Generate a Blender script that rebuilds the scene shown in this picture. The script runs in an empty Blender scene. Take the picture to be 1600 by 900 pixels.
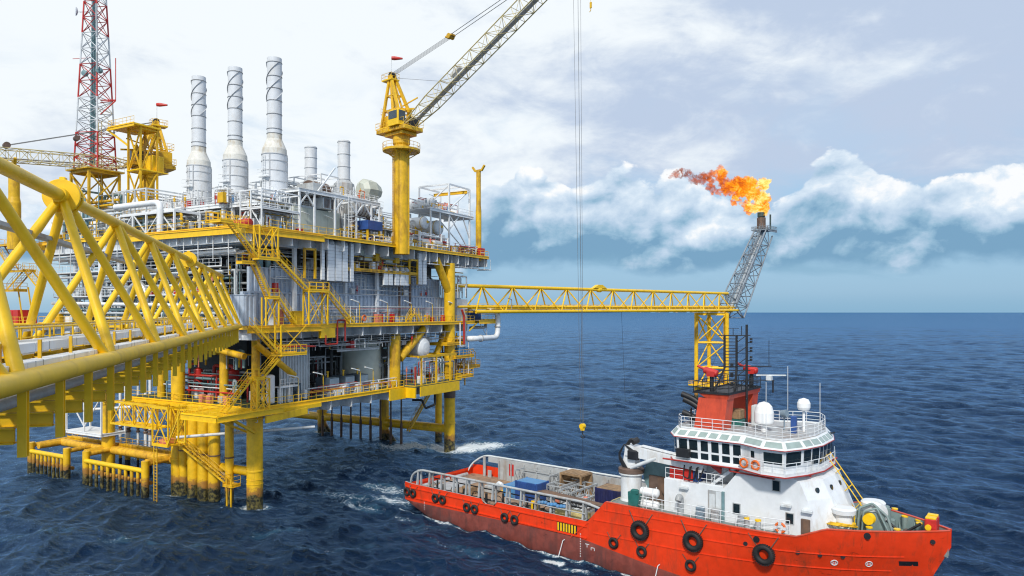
import bpy, math, random
import numpy as np
from mathutils import Vector, Matrix
random.seed(7)
rng = np.random.default_rng(11)
scn = bpy.context.scene
COL = scn.collection
R = math.radians

# ------------------------------------------------------------------ camera
EYE = 26.0                       # the camera stands 26 m above the sea, looking level along +Y
cam = bpy.data.objects.new('camera', bpy.data.cameras.new('camera'))
COL.objects.link(cam)
cam.location = (0, 0, EYE)
cam.rotation_euler = (R(90), 0, 0)
cam.data.sensor_width = 36.0
cam.data.lens = 24.75
cam.data.shift_y = 0.02375
cam.data.clip_start = 0.3
cam.data.clip_end = 200000
scn.camera = cam

# ------------------------------------------------------------------ view
scn.view_settings.view_transform = 'Standard'
scn.view_settings.look = 'None'
scn.view_settings.gamma = 1
scn.view_settings.use_curve_mapping = False
scn.view_settings.exposure = 0.05
scn.cycles.filter_width = 1.15
scn.cycles.volume_step_rate = 0.12
scn.cycles.sample_clamp_direct = 12; scn.cycles.sample_clamp_indirect = 5
SUN_EL, SUN_AZ = 42.0, 191.0     # degrees; azimuth clockwise from +Y (the sun stands behind the camera)

# ------------------------------------------------------------------ node helpers
class NT:
    """tiny expression helper over a node tree"""
    def __init__(s, tree):
        s.t = tree; s.n = tree.nodes; s.l = tree.links
    def node(s, typ, **kw):
        n = s.n.new(typ)
        for k, v in kw.items(): setattr(n, k, v)
        return n
    def put(s, sock, v):
        if isinstance(v, bpy.types.NodeSocket): s.l.new(v, sock)
        elif v is not None:
            if hasattr(sock.default_value, '__len__') and not hasattr(v, '__len__'): v = (v, v, v)
            if hasattr(sock.default_value, '__len__') and len(sock.default_value) == 4 and len(v) == 3: v = (*v, 1)
            sock.default_value = v
    def m(s, op, a, b=None, c=None, clamp=False):
        n = s.node('ShaderNodeMath', operation=op, use_clamp=clamp)
        s.put(n.inputs[0], a)
        if b is not None: s.put(n.inputs[1], b)
        if c is not None: s.put(n.inputs[2], c)
        return n.outputs[0]
    def v(s, op, a, b=None):
        n = s.node('ShaderNodeVectorMath', operation=op)
        s.put(n.inputs[0], a)
        if b is not None: s.put(n.inputs[1], b)
        return n.outputs[0]
    def step(s, x, lo, hi, a=0.0, b=1.0):
        n = s.node('ShaderNodeMapRange', interpolation_type='SMOOTHSTEP')
        s.put(n.inputs[0], x); s.put(n.inputs[1], lo); s.put(n.inputs[2], hi); s.put(n.inputs[3], a); s.put(n.inputs[4], b)
        return n.outputs[0]
    def mix(s, f, a, b, mode='MIX'):
        n = s.node('ShaderNodeMix', data_type='RGBA', blend_type=mode)
        s.put(n.inputs[0], f); s.put(n.inputs[6], a); s.put(n.inputs[7], b)
        return n.outputs[2]
    def noise(s, vec, scale, detail=4, rough=.55, dist=0, lac=2.0):
        n = s.node('ShaderNodeTexNoise')
        s.put(n.inputs['Vector'], vec); s.put(n.inputs['Scale'], scale); s.put(n.inputs['Detail'], detail)
        s.put(n.inputs['Roughness'], rough); s.put(n.inputs['Distortion'], dist); s.put(n.inputs['Lacunarity'], lac)
        return n.outputs[0]
    def xyz(s, x, y, z=0.0):
        n = s.node('ShaderNodeCombineXYZ')
        for i, q in enumerate((x, y, z)): s.put(n.inputs[i], q)
        return n.outputs[0]
    def sep(s, vec):
        n = s.node('ShaderNodeSeparateXYZ'); s.put(n.inputs[0], vec); return n.outputs

# ------------------------------------------------------------------ sky
world = bpy.data.worlds.new('World'); scn.world = world; world.use_nodes = True
W = NT(world.node_tree); W.n.clear()
wout = W.node('ShaderNodeOutputWorld')
sky = W.node('ShaderNodeTexSky', sky_type='NISHITA')
sky.sun_disc = False; sky.sun_elevation = R(SUN_EL); sky.sun_rotation = R(SUN_AZ)
sky.altitude = 30; sky.air_density = 1.0; sky.dust_density = 1.5; sky.ozone_density = 2.0
tc = W.node('ShaderNodeTexCoord')
dx, dy, dz = W.sep(tc.outputs['Generated'])
az = W.m('ARCTAN2', dx, dy)                      # azimuth, 0 = north (+Y)
el = W.m('ARCSINE', W.m('MINIMUM', W.m('MAXIMUM', dz, -1.0), 1.0))
def bump(c, w, h):
    t = W.m('DIVIDE', W.m('SUBTRACT', az, c), w)
    return W.m('MULTIPLY', W.m('EXPONENT', W.m('MULTIPLY', W.m('MULTIPLY', t, t), -1.0)), h)
def total(*q):
    r = q[0]
    for k in q[1:]: r = W.m('ADD', r, k)
    return r
# clear air: Nishita, paled to the milky blue of a humid day
clear = W.mix(1.0, sky.outputs[0], (.085, .085, .085), 'MULTIPLY')
hazeblue = W.mix(W.step(el, 0.0, .34), (.25, .44, .625), (.36, .585, .80))
hazeblue = W.mix(W.step(az, -.1, -.55, 0, .6), hazeblue, (.50, .66, .76))
base = W.mix(.80, clear, hazeblue)
base = W.mix(W.step(el, .03, 0.0, 0, .5), base, (.19, .36, .50))
# high veil of stratus: lavender grey and white
P2 = W.xyz(W.m('MULTIPLY', az, 1.0), W.m('MULTIPLY', el, 2.1), 3.7)
n1 = W.noise(P2, 2.3, 6, .55, .6)
n2 = W.noise(W.v('ADD', P2, (5, 2, 1)), 5.5, 7, .6, .4)
n5 = W.noise(W.v('ADD', P2, (1, 7, 3)), 11.0, 9, .62, .5)
bright = total(W.m('MULTIPLY', W.m('SUBTRACT', n5, .5), .34), W.m('MULTIPLY', n1, .9), W.m('MULTIPLY', n2, .60), W.m('MULTIPLY', W.step(az, .02, .40), -.24), W.m('MULTIPLY', W.step(el, .42, .28), .05), bump(-.30, .22, .10))
veilcol = W.mix(W.step(bright, .54, .86), (.425, .50, .635), (.765, .80, .82))
veil = W.step(total(el, W.m('MULTIPLY', W.m('SUBTRACT', n2, .5), .22), W.m('MULTIPLY', W.step(az, 0, -.35), .06)), .10, .21)
col = W.mix(W.m('MULTIPLY', veil, .93), base, veilcol)
# soft mid-level patches of blue-grey
n3 = W.noise(W.xyz(az, W.m('MULTIPLY', el, 1.7), 9.1), 6.0, 7, .6, .5)
patch = W.m('MULTIPLY', W.step(n3, .52, .68), W.m('MULTIPLY', W.step(el, .09, .15), W.step(el, .34, .2)))
col = W.mix(W.m('MULTIPLY', patch, .5), col, (.37, .51, .68))
# cumulus bank above the horizon
PC = W.xyz(az, W.m('MULTIPLY', el, 1.35), 1.3)
warp = W.noise(PC, 7.0, 4, .5)
PCW = W.v('ADD', PC, W.xyz(W.m('MULTIPLY', W.m('SUBTRACT', warp, .5), .05), W.m('MULTIPLY', W.m('SUBTRACT', warp, .5), .05), 0.0))
def puff(vec):                                     # billowing heads: rounded cells over a fractal mass
    n_ = W.noise(vec, 5.2, 9, .57)
    def cell(sc):
        vo = W.node('ShaderNodeTexVoronoi'); W.put(vo.inputs['Vector'], vec); vo.inputs['Scale'].default_value = sc
        return W.m('SUBTRACT', .42, W.m('POWER', vo.outputs['Distance'], 1.5))
    return total(W.m('MULTIPLY', n_, 1.0), W.m('MULTIPLY', cell(9.5), .26), W.m('MULTIPLY', cell(23), .15), -.045)
b1 = puff(PCW)
fine_ = W.noise(PCW, 42.0, 7, .62)                  # crisp broken edges
b1e = total(b1, W.m('MULTIPLY', W.m('SUBTRACT', fine_, .5), .16))
b1u = puff(W.v('ADD', PCW, (-.010, .020, 0)))      # the same cloud a little nearer the light
def bank(h, k, bs, bsu, lo, hi, wid):
    d = total(W.m('MULTIPLY', W.m('SUBTRACT', h, el), k), W.m('MULTIPLY', W.m('SUBTRACT', bs, .5), 1.7))
    a_ = W.m('MULTIPLY', W.step(d, 0.0, wid), W.step(total(el, W.m('MULTIPLY', W.m('SUBTRACT', bs, .5), .07)), lo, hi))
    lit = total(W.step(el, lo, h, -.04, .58), W.m('MULTIPLY', W.m('SUBTRACT', bs, bsu), 1.9), W.m('MULTIPLY', W.m('SUBTRACT', bs, .5), 1.1))
    return a_, lit
h1 = total(.072, W.m('MULTIPLY', W.step(az, -.30, -.05), .078), bump(.145, .045, .062), bump(.435, .05, .055), bump(.02, .06, .05), bump(.24, .04, .03), bump(.61, .07, .03), bump(-.62, .16, .06))
a1, lit1 = bank(h1, 13.0, b1e, b1u, .047, .068, .085)
ramp = W.node('ShaderNodeValToRGB')
e = ramp.color_ramp.elements
e[0].position, e[0].color = 0.0, (.155, .30, .445, 1)
e[1].position, e[1].color = .78, (.80, .81, .82, 1)
for p_, c_ in ((.16, (.25, .405, .54, 1)), (.38, (.42, .535, .665, 1)), (.62, (.585, .675, .765, 1))):
    q = e.new(p_); q.color = c_
W.put(ramp.inputs[0], lit1)
col = W.mix(W.m('MULTIPLY', a1, .95), col, ramp.outputs[0])
# thin grey-blue shreds under the bank
n4 = W.noise(W.xyz(az, W.m('MULTIPLY', el, 5.0), 4.4), 5.0, 6, .55, .3)
shred = W.m('MULTIPLY', W.step(n4, .5, .66), W.m('MULTIPLY', W.step(el, .035, .055), W.step(el, .095, .07)))
col = W.mix(W.m('MULTIPLY', shred, .55), col, (.18, .34, .475))
col = W.mix(W.step(el, 0.0, -.02), col, (.05, .10, .17))
bg = W.node('ShaderNodeBackground'); W.put(bg.inputs[0], col); bg.inputs[1].default_value = 1.2
W.l.new(bg.outputs[0], wout.inputs[0])

# ------------------------------------------------------------------ sun behind thin cloud
sun = bpy.data.objects.new('sun', bpy.data.lights.new('sun', 'SUN')); COL.objects.link(sun)
sun.data.energy = 3.0; sun.data.angle = R(5); sun.data.color = (1.0, .955, .88)
sd = Vector((math.sin(R(SUN_AZ)) * math.cos(R(SUN_EL)), math.cos(R(SUN_AZ)) * math.cos(R(SUN_EL)), math.sin(R(SUN_EL))))
sun.rotation_euler = (-sd).to_track_quat('-Z', 'Y').to_euler()
sun.location = sd * 300

# ------------------------------------------------------------------ materials
MATS = {}
def mat(name, color, rough=.5, metal=0.0, var=.12, vscale=1.2, dirt=None, dirt_amt=0.0, dirt_scale=.6, streak=True, bumpamt=.0, bscale=6.0, spec=.5, gloss_var=.12, growth=None, streaks=None):
    """painted or bare surface: tone varies a little, dirt or rust sits in patches drawn out downwards"""
    m = bpy.data.materials.new(name); m.use_nodes = True
    t = NT(m.node_tree); b = t.n['Principled BSDF']
    geo = t.node('ShaderNodeNewGeometry'); pos = geo.outputs['Position']
    n = t.noise(pos, vscale, 5, .6)
    c1 = tuple(max(0, k * (1 - var)) for k in color); c2 = tuple(min(1, k * (1 + var)) for k in color)
    c = t.mix(t.step(n, .3, .7), c1, c2)
    if dirt:
        pv = t.v('MULTIPLY', pos, (1.0, 1.0, .28 if streak else 1.0))
        d = t.noise(pv, dirt_scale * 2.2, 8, .68, .2)
        d2 = t.noise(pos, dirt_scale * .35, 3, .5)
        f = t.step(t.m('ADD', t.m('MULTIPLY', d, .75), t.m('MULTIPLY', d2, .5)), .70 - .16 * min(dirt_amt, 1.6), .86 - .10 * dirt_amt)
        c = t.mix(t.m('MULTIPLY', f, min(.9, .25 + .6 * dirt_amt)), c, dirt)
    if streaks:                                 # rust runs and scuffs drawn down a steel side, with welded plate seams
        sv = t.noise(t.v('MULTIPLY', pos, (1.0, 1.0, .07)), 1.7, 7, .62)
        sw = t.noise(pos, .22, 4, .6)
        f = t.m('MULTIPLY', t.step(sv, .54, .72), t.step(sw, .40, .66))
        c = t.mix(t.m('MULTIPLY', f, streaks[1]), c, streaks[0])
        sc = t.m('MULTIPLY', t.step(t.noise(t.v('MULTIPLY', pos, (1, 1, 2.2)), 1.1, 8, .7, .6), .62, .70), t.step(sw, .46, .60))
        c = t.mix(t.m('MULTIPLY', sc, streaks[1] * .8), c, tuple(k * .35 for k in streaks[0]))
    if growth:                                  # marine growth and rust on steel that stands in the sea
        z = t.sep(pos)[2]
        zz = t.m('ADD', z, t.m('MULTIPLY', t.m('SUBTRACT', t.noise(pos, 1.1, 6, .7), .5), 2.6))
        c = t.mix(t.step(zz, growth + 1.3, growth + .5), c, (.36, .17, .03))
        mossy = t.mix(t.step(t.noise(pos, 2.6, 6, .65), .42, .62), (.012, .013, .010), (.16, .13, .035))
        c = t.mix(t.step(zz, growth + .35, growth - .1), c, mossy)
    t.put(b.inputs['Base Color'], c)
    t.put(b.inputs['Roughness'], t.m('ADD', rough, t.m('MULTIPLY', t.m('SUBTRACT', n, .5), gloss_var * 2), clamp=True))
    b.inputs['Metallic'].default_value = metal
    b.inputs['Specular IOR Level'].default_value = spec
    if bumpamt:
        bp = t.node('ShaderNodeBump'); bp.inputs['Strength'].default_value = bumpamt; bp.inputs['Distance'].default_value = .05
        t.put(bp.inputs['Height'], t.noise(pos, bscale, 5, .6)); t.l.new(bp.outputs[0], b.inputs['Normal'])
    MATS[name] = m
    return m

RUST = (.16, .055, .018)
mat('yellow_paint', (.86, .53, .006), .42, var=.08, dirt=(.42, .20, .012), dirt_amt=.25, dirt_scale=.5, bumpamt=.06)
mat('yellow_old', (.72, .42, .008), .5, var=.14, dirt=RUST, dirt_amt=.55, dirt_scale=.5, bumpamt=.08)
mat('yellow_leg', (.80, .475, .008), .45, var=.12, dirt=RUST, dirt_amt=.4, dirt_scale=.35, bumpamt=.08, growth=1.5)
mat('white_leg', (.70, .72, .72), .5, var=.08, dirt=RUST, dirt_amt=.4, dirt_scale=.35, growth=3.0)
mat('orange_rust', (.72, .40, .02), .6, var=.2, dirt=(.25, .09, .02), dirt_amt=.6, growth=1.2)
mat('white_paint', (.76, .78, .79), .45, var=.05, dirt=(.45, .40, .32), dirt_amt=.3, dirt_scale=.6)
mat('white_ship', (.74, .765, .785), .4, var=.04, dirt=(.50, .42, .32), dirt_amt=.3, dirt_scale=.5, bumpamt=.05, bscale=1.5)
mat('grey_white', (.62, .655, .67), .5, var=.07, dirt=(.33, .30, .26), dirt_amt=.4, dirt_scale=.6)
mat('stack_white', (.66, .68, .70), .5, var=.05, dirt=(.52, .49, .44), dirt_amt=.35, dirt_scale=.5)
mat('stack_cone', (.66, .645, .59), .6, var=.10, dirt=(.45, .33, .17), dirt_amt=.6, dirt_scale=.8)
mat('stack_rib', (.52, .53, .54), .5, var=.08)
mat('wall_blue', (.44, .51, .605), .5, var=.10, dirt=(.20, .22, .25), dirt_amt=.4, dirt_scale=.35)
mat('girder_grey', (.66, .69, .72), .55, var=.08, dirt=(.28, .25, .22), dirt_amt=.4, dirt_scale=.4)
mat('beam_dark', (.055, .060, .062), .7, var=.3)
mat('deck_green', (.05, .085, .05), .7, var=.2, dirt=(.10, .07, .04), dirt_amt=.5, streak=False)
mat('deck_grating', (.20, .20, .19), .7, var=.2, dirt=(.12, .08, .05), dirt_amt=.5, streak=False)
mat('pipe_grey', (.36, .385, .40), .45, var=.15, dirt=(.20, .17, .13), dirt_amt=.4)
mat('pipe_teal', (.16, .27, .29), .45, var=.15)
mat('lagging', (.55, .56, .55), .32, metal=.45, var=.12, dirt=(.30, .24, .16), dirt_amt=.4)
mat('brown_steel', (.13, .085, .065), .6, var=.25, dirt=(.22, .12, .06), dirt_amt=.5)
mat('cream_tank', (.50, .53, .46), .5, var=.06, dirt=(.35, .33, .25), dirt_amt=.4, dirt_scale=.3)
mat('red_paint', (.50, .025, .018), .42, var=.14, dirt=(.15, .02, .015), dirt_amt=.4)
mat('salmon_paint', (.62, .20, .13), .5, var=.12)
mat('blue_paint', (.025, .075, .26), .45, var=.14, dirt=(.05, .06, .09), dirt_amt=.4)
mat('blue_light', (.06, .22, .45), .45, var=.14, dirt=(.2, .25, .3), dirt_amt=.4, streak=False)
mat('navy_paint', (.014, .018, .085), .5, var=.2, dirt=(.05, .04, .05), dirt_amt=.4)
mat('slate_cabinet', (.055, .08, .105), .45, var=.15)
mat('slate_face', (.20, .265, .32), .5, var=.1)
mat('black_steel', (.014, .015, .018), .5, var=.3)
mat('rubber', (.013, .013, .014), .7, var=.4, bumpamt=.4, bscale=9)
mat('cable_steel', (.16, .165, .17), .4, metal=.5, var=.2)
mat('boom_cream', (.56, .46, .20), .5, var=.12, dirt=(.24, .19, .10), dirt_amt=.5)
mat('boom_grey', (.60, .59, .57), .5, var=.12)
mat('flare_steel', (.22, .255, .29), .5, var=.2, dirt=(.10, .09, .09), dirt_amt=.5)
mat('flare_pipe', (.36, .40, .43), .4, var=.12, dirt=(.25, .23, .2), dirt_amt=.5)
mat('burner_steel', (.035, .07, .065), .55, var=.4, dirt=(.10, .05, .04), dirt_amt=.6)
mat('mast_red', (.50, .03, .025), .5, var=.15)
mat('mast_white', (.62, .64, .65), .5, var=.1)
mat('green_paint', (.02, .13, .115), .45, var=.15)
mat('wood', (.30, .19, .10), .75, var=.25, dirt=(.12, .08, .05), dirt_amt=.6, streak=False, vscale=2.5)
mat('wood_deck', (.33, .215, .135), .8, var=.18, dirt=(.13, .10, .08), dirt_amt=.7, streak=False, vscale=.8)
mat('ship_deck', (.20, .235, .225), .75, var=.18, dirt=(.14, .11, .08), dirt_amt=.6, streak=False)
mat('ship_grey', (.40, .42, .43), .55, var=.12, dirt=(.26, .18, .12), dirt_amt=.6, dirt_scale=.6)
mat('bulwark_green', (.20, .27, .265), .6, var=.15, dirt=(.15, .12, .10), dirt_amt=.4)
mat('red_pipe', (.42, .035, .025), .5, var=.1)
mat('lamp_white', (.85, .85, .80), .4, var=.03)
mat('insul_orange', (.70, .14, .02), .5, var=.1)
# ------------------------------------------------------------------ frames (plan directions the place is laid out in)
class Frame:
    def __init__(s, ox, oy, ang): s.o = (ox, oy); s.a = ang; s.c, s.s = math.cos(ang), math.sin(ang)
    def __call__(s, x, y, z): return Vector((s.o[0] + s.c * x - s.s * y, s.o[1] + s.s * x + s.c * y, z))
    def inv(s, X, Y): X -= s.o[0]; Y -= s.o[1]; return (s.c * X + s.s * Y, -s.s * X + s.c * Y)
WF = Frame(0, 0, 0)
PF = Frame(-34.6, 94.7, R(61))                                  # platform: x = along the long face, y = along the short face
SF = Frame(-14.2, 91.7, math.atan2(-.622, .783))                 # ship: x = stern to bow, y = near side to far side
LEGS_UV = [(0, 0), (0, 16), (0, 33), (46.6, 0), (46.6, 16), (46.6, 33)]
# ------------------------------------------------------------------ sea
def build_sea():
    rr = [0.0, 8, 16, 24, 30]
    while rr[-1] < 1400: rr.append(rr[-1] + max(.16, rr[-1] * .0035))
    while rr[-1] < 3000: rr.append(rr[-1] * 1.012)
    while rr[-1] < 90000: rr.append(rr[-1] * 1.09)
    rr = np.array(rr)
    fine = np.arange(R(-43), R(43), .0027)
    rest = np.linspace(R(43), R(317), 70)
    an = np.concatenate([fine, rest[:-1]])
    A, RR = np.meshgrid(an, rr)
    X = np.sin(A) * RR; Y = np.cos(A) * RR
    space = np.maximum(np.gradient(rr)[:, None] * np.ones_like(A), RR * .0027)
    Z = np.zeros_like(X); DX = np.zeros_like(X); DY = np.zeros_like(X)
    wind = math.atan2(-.55, -.85)
    for i in range(108):
        lam = .85 * (38 / .85) ** (rng.random())
        k = 2 * math.pi / lam
        th = wind + rng.normal(0, .55)
        amp = .0245 * lam ** .48 * rng.uniform(.5, 1.2)
        ph = rng.random() * 6.283
        fade = np.clip((lam / space - 2.2) / 3.0, 0, 1)
        fade[RR > 3000] = 0
        q = k * (X * math.cos(th) + Y * math.sin(th)) + ph
        # groups of waves: the height of each train swells and dies along its crest
        env = .7 + .5 * np.sin(k * .13 * (X * math.cos(th + .9) + Y * math.sin(th + .9)) + ph * 3)
        Z += amp * env * fade * np.sin(q)
        DX += amp * env * fade * np.cos(q) * math.cos(th) * .9
        DY += amp * env * fade * np.cos(q) * math.sin(th) * .9
    foam = np.zeros_like(X)
    def blob(cx, cy, rx, ry, ang, s):
        nonlocal foam
        ux = (X - cx) * math.cos(ang) + (Y - cy) * math.sin(ang); uy = -(X - cx) * math.sin(ang) + (Y - cy) * math.cos(ang)
        foam = np.maximum(foam, s * np.exp(-((ux / rx) ** 2 + (uy / ry) ** 2)))
    for (u, v) in LEGS_UV:
        x, y = PF(u, v, 0)[:2]; blob(x, y, 2.9, 2.2, 0, .76)
    x, y = PF(46.6, 0, 0)[:2]
    blob(x + 3, y + 2.0, 10.5, 6.0, .1, .95); blob(x - 8, y + 1, 10, 4.5, 0, .78); blob(x + 11, y + 5, 8, 3, .2, .5)
    for (s_, w_, a_, b_, st) in ((-5, 3, 7, 3.5, .66), (-11, 7, 9, 3.0, .60), (-13, 0, 8, 2.6, .58), (-7, -2, 7, 2.0, .56), (2, -2.4, 5, 1.2, .50), (8, -3.5, 7, 1.4, .42), (15, -6, 7, 1.5, .42),
                              (25.3, -1.6, 1.6, .6, 1.0), (28.5, -2.2, 2.6, .5, .70), (36.6, -1.7, 1.5, .6, 1.0), (39.4, -2.0, 2.0, .5, .70)):
        x, y = SF(s_, w_, 0)[:2]; blob(x, y, a_, b_, R(-38.5), st)
    for (cx, cy, a_, b_, st) in ((-55, 82, 9, 2.0, .40), (-44, 80, 8, 1.6, .42), (-36, 79, 8, 1.6, .42), (-20, 77, 9, 2.2, .44), (-28, 84, 10, 2.0, .40), (-10, 84, 9, 2.0, .42), (-3, 76, 6, 1.6, .40)):
        blob(cx, cy, a_, b_, R(12), st)
    for k in range(60):
        s_ = k * .95; x, y = SF(s_, -.25 + (max(0, s_ - 40) / 17) ** 2 * 6.0, 0)[:2]; blob(x, y, 1.3, .55, R(-38.5), .50 + .24 * rng.random())
    n_r, n_a = X.shape
    co = np.stack([X + DX, Y + DY, Z], -1).reshape(-1, 3)
    i0 = (np.arange(n_r - 1)[:, None] * n_a + np.arange(n_a)[None, :])
    i1 = (np.arange(n_r - 1)[:, None] * n_a + (np.arange(n_a)[None, :] + 1) % n_a)
    quads = np.stack([i0, i0 + n_a, i1 + n_a, i1], -1).reshape(-1, 4)[:, ::-1]
    me = bpy.data.meshes.new('sea')
    me.vertices.add(len(co)); me.vertices.foreach_set('co', co.astype('f').ravel())
    me.loops.add(quads.size); me.loops.foreach_set('vertex_index', quads.astype('i').ravel())
    me.polygons.add(len(quads)); me.polygons.foreach_set('loop_start', np.arange(0, quads.size, 4, dtype='i'))
    me.polygons.foreach_set('use_smooth', np.ones(len(quads), bool))
    at_ = me.attributes.new('foam', 'FLOAT', 'POINT'); at_.data.foreach_set('value', foam.astype('f').ravel())
    me.update(calc_edges=True); me.validate()
    m = bpy.data.materials.new('sea_water'); m.use_nodes = True
    t = NT(m.node_tree); b = t.n['Principled BSDF']
    pos = t.node('ShaderNodeNewGeometry').outputs['Position']
    fo = t.node('ShaderNodeAttribute', attribute_name='foam').outputs['Fac']
    big = t.noise(pos, .02, 4, .6)
    deep = t.mix(t.step(big, .35, .65), (.0014, .008, .027), (.003, .015, .044))
    turb = t.step(t.m('ADD', fo, t.m('MULTIPLY', t.m('SUBTRACT', t.noise(pos, .35, 4, .6, .5), .5), .7)), .25, .75)
    deep = t.mix(t.m('MULTIPLY', turb, .75), deep, (.045, .15, .23))       # air stirred into the water
    web = t.noise(t.v('MULTIPLY', pos, (1, 1, .2)), 1.15, 9, .72, 1.6)
    lace = t.m('ABSOLUTE', t.m('SUBTRACT', t.noise(pos, .8, 7, .65, 1.0), .5))
    fm = t.m('ADD', t.m('ADD', t.m('MULTIPLY', fo, .78), t.m('MULTIPLY', t.m('SUBTRACT', web, .5), 1.05)), t.m('MULTIPLY', lace, -.55))
    f = t.m('MULTIPLY', t.step(fm, .34, .56), t.step(fo, .06, .2))
    # a few scattered whitecaps
    cap = t.m('MULTIPLY', t.step(t.noise(t.v('MULTIPLY', pos, (1, 1, 0)), .22, 3, .6, .4), .70, .76), t.step(web, .55, .62))
    f = t.m('MAXIMUM', f, t.m('MULTIPLY', cap, .5))
    w1 = t.noise(t.v('MULTIPLY', pos, (.75, 1.3, 1)), 1.9, 8, .68, .5)
    w2 = t.noise(t.v('MULTIPLY', pos, (.7, 1.4, 1)), .24, 6, .62, .3)
    hgt = t.m('ADD', t.m('MULTIPLY', w1, .42), t.m('MULTIPLY', w2, 1.5))
    bp = t.node('ShaderNodeBump'); bp.inputs['Strength'].default_value = 1.0; bp.inputs['Distance'].default_value = .85
    t.put(bp.inputs['Height'], hgt); nrm = bp.outputs[0]
    t.n.remove(b)
    body = t.node('ShaderNodeBsdfDiffuse'); t.put(body.inputs[0], t.mix(f, deep, (.74, .80, .83))); t.l.new(nrm, body.inputs['Normal'])
    gl = t.node('ShaderNodeBsdfGlossy'); gl.inputs['Roughness'].default_value = .08; t.put(gl.inputs[0], (.43, .68, .98)); t.l.new(nrm, gl.inputs['Normal'])
    fr = t.node('ShaderNodeFresnel'); fr.inputs['IOR'].default_value = 1.333; t.l.new(nrm, fr.inputs['Normal'])
    # wave slopes too small to model keep the sea's mean reflectance well below a flat mirror's at the horizon
    fs = t.node('ShaderNodeFresnel'); fs.inputs['IOR'].default_value = 1.333
    fac = t.m('MULTIPLY', t.m('MINIMUM', t.m('MAXIMUM', t.m('MULTIPLY', fr.outputs[0], .66), t.m('MULTIPLY', fs.outputs[0], .9)), .60), t.m('SUBTRACT', 1.0, f))
    mx = t.node('ShaderNodeMixShader'); t.put(mx.inputs[0], fac); t.l.new(body.outputs[0], mx.inputs[1]); t.l.new(gl.outputs[0], mx.inputs[2])
    t.l.new(mx.outputs[0], t.n['Material Output'].inputs[0])
    me.materials.append(m)
    o = bpy.data.objects.new('sea', me); COL.objects.link(o); o['kind'] = 'structure'
    o['label'] = 'dark blue choppy sea with foam'
    return o
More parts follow.
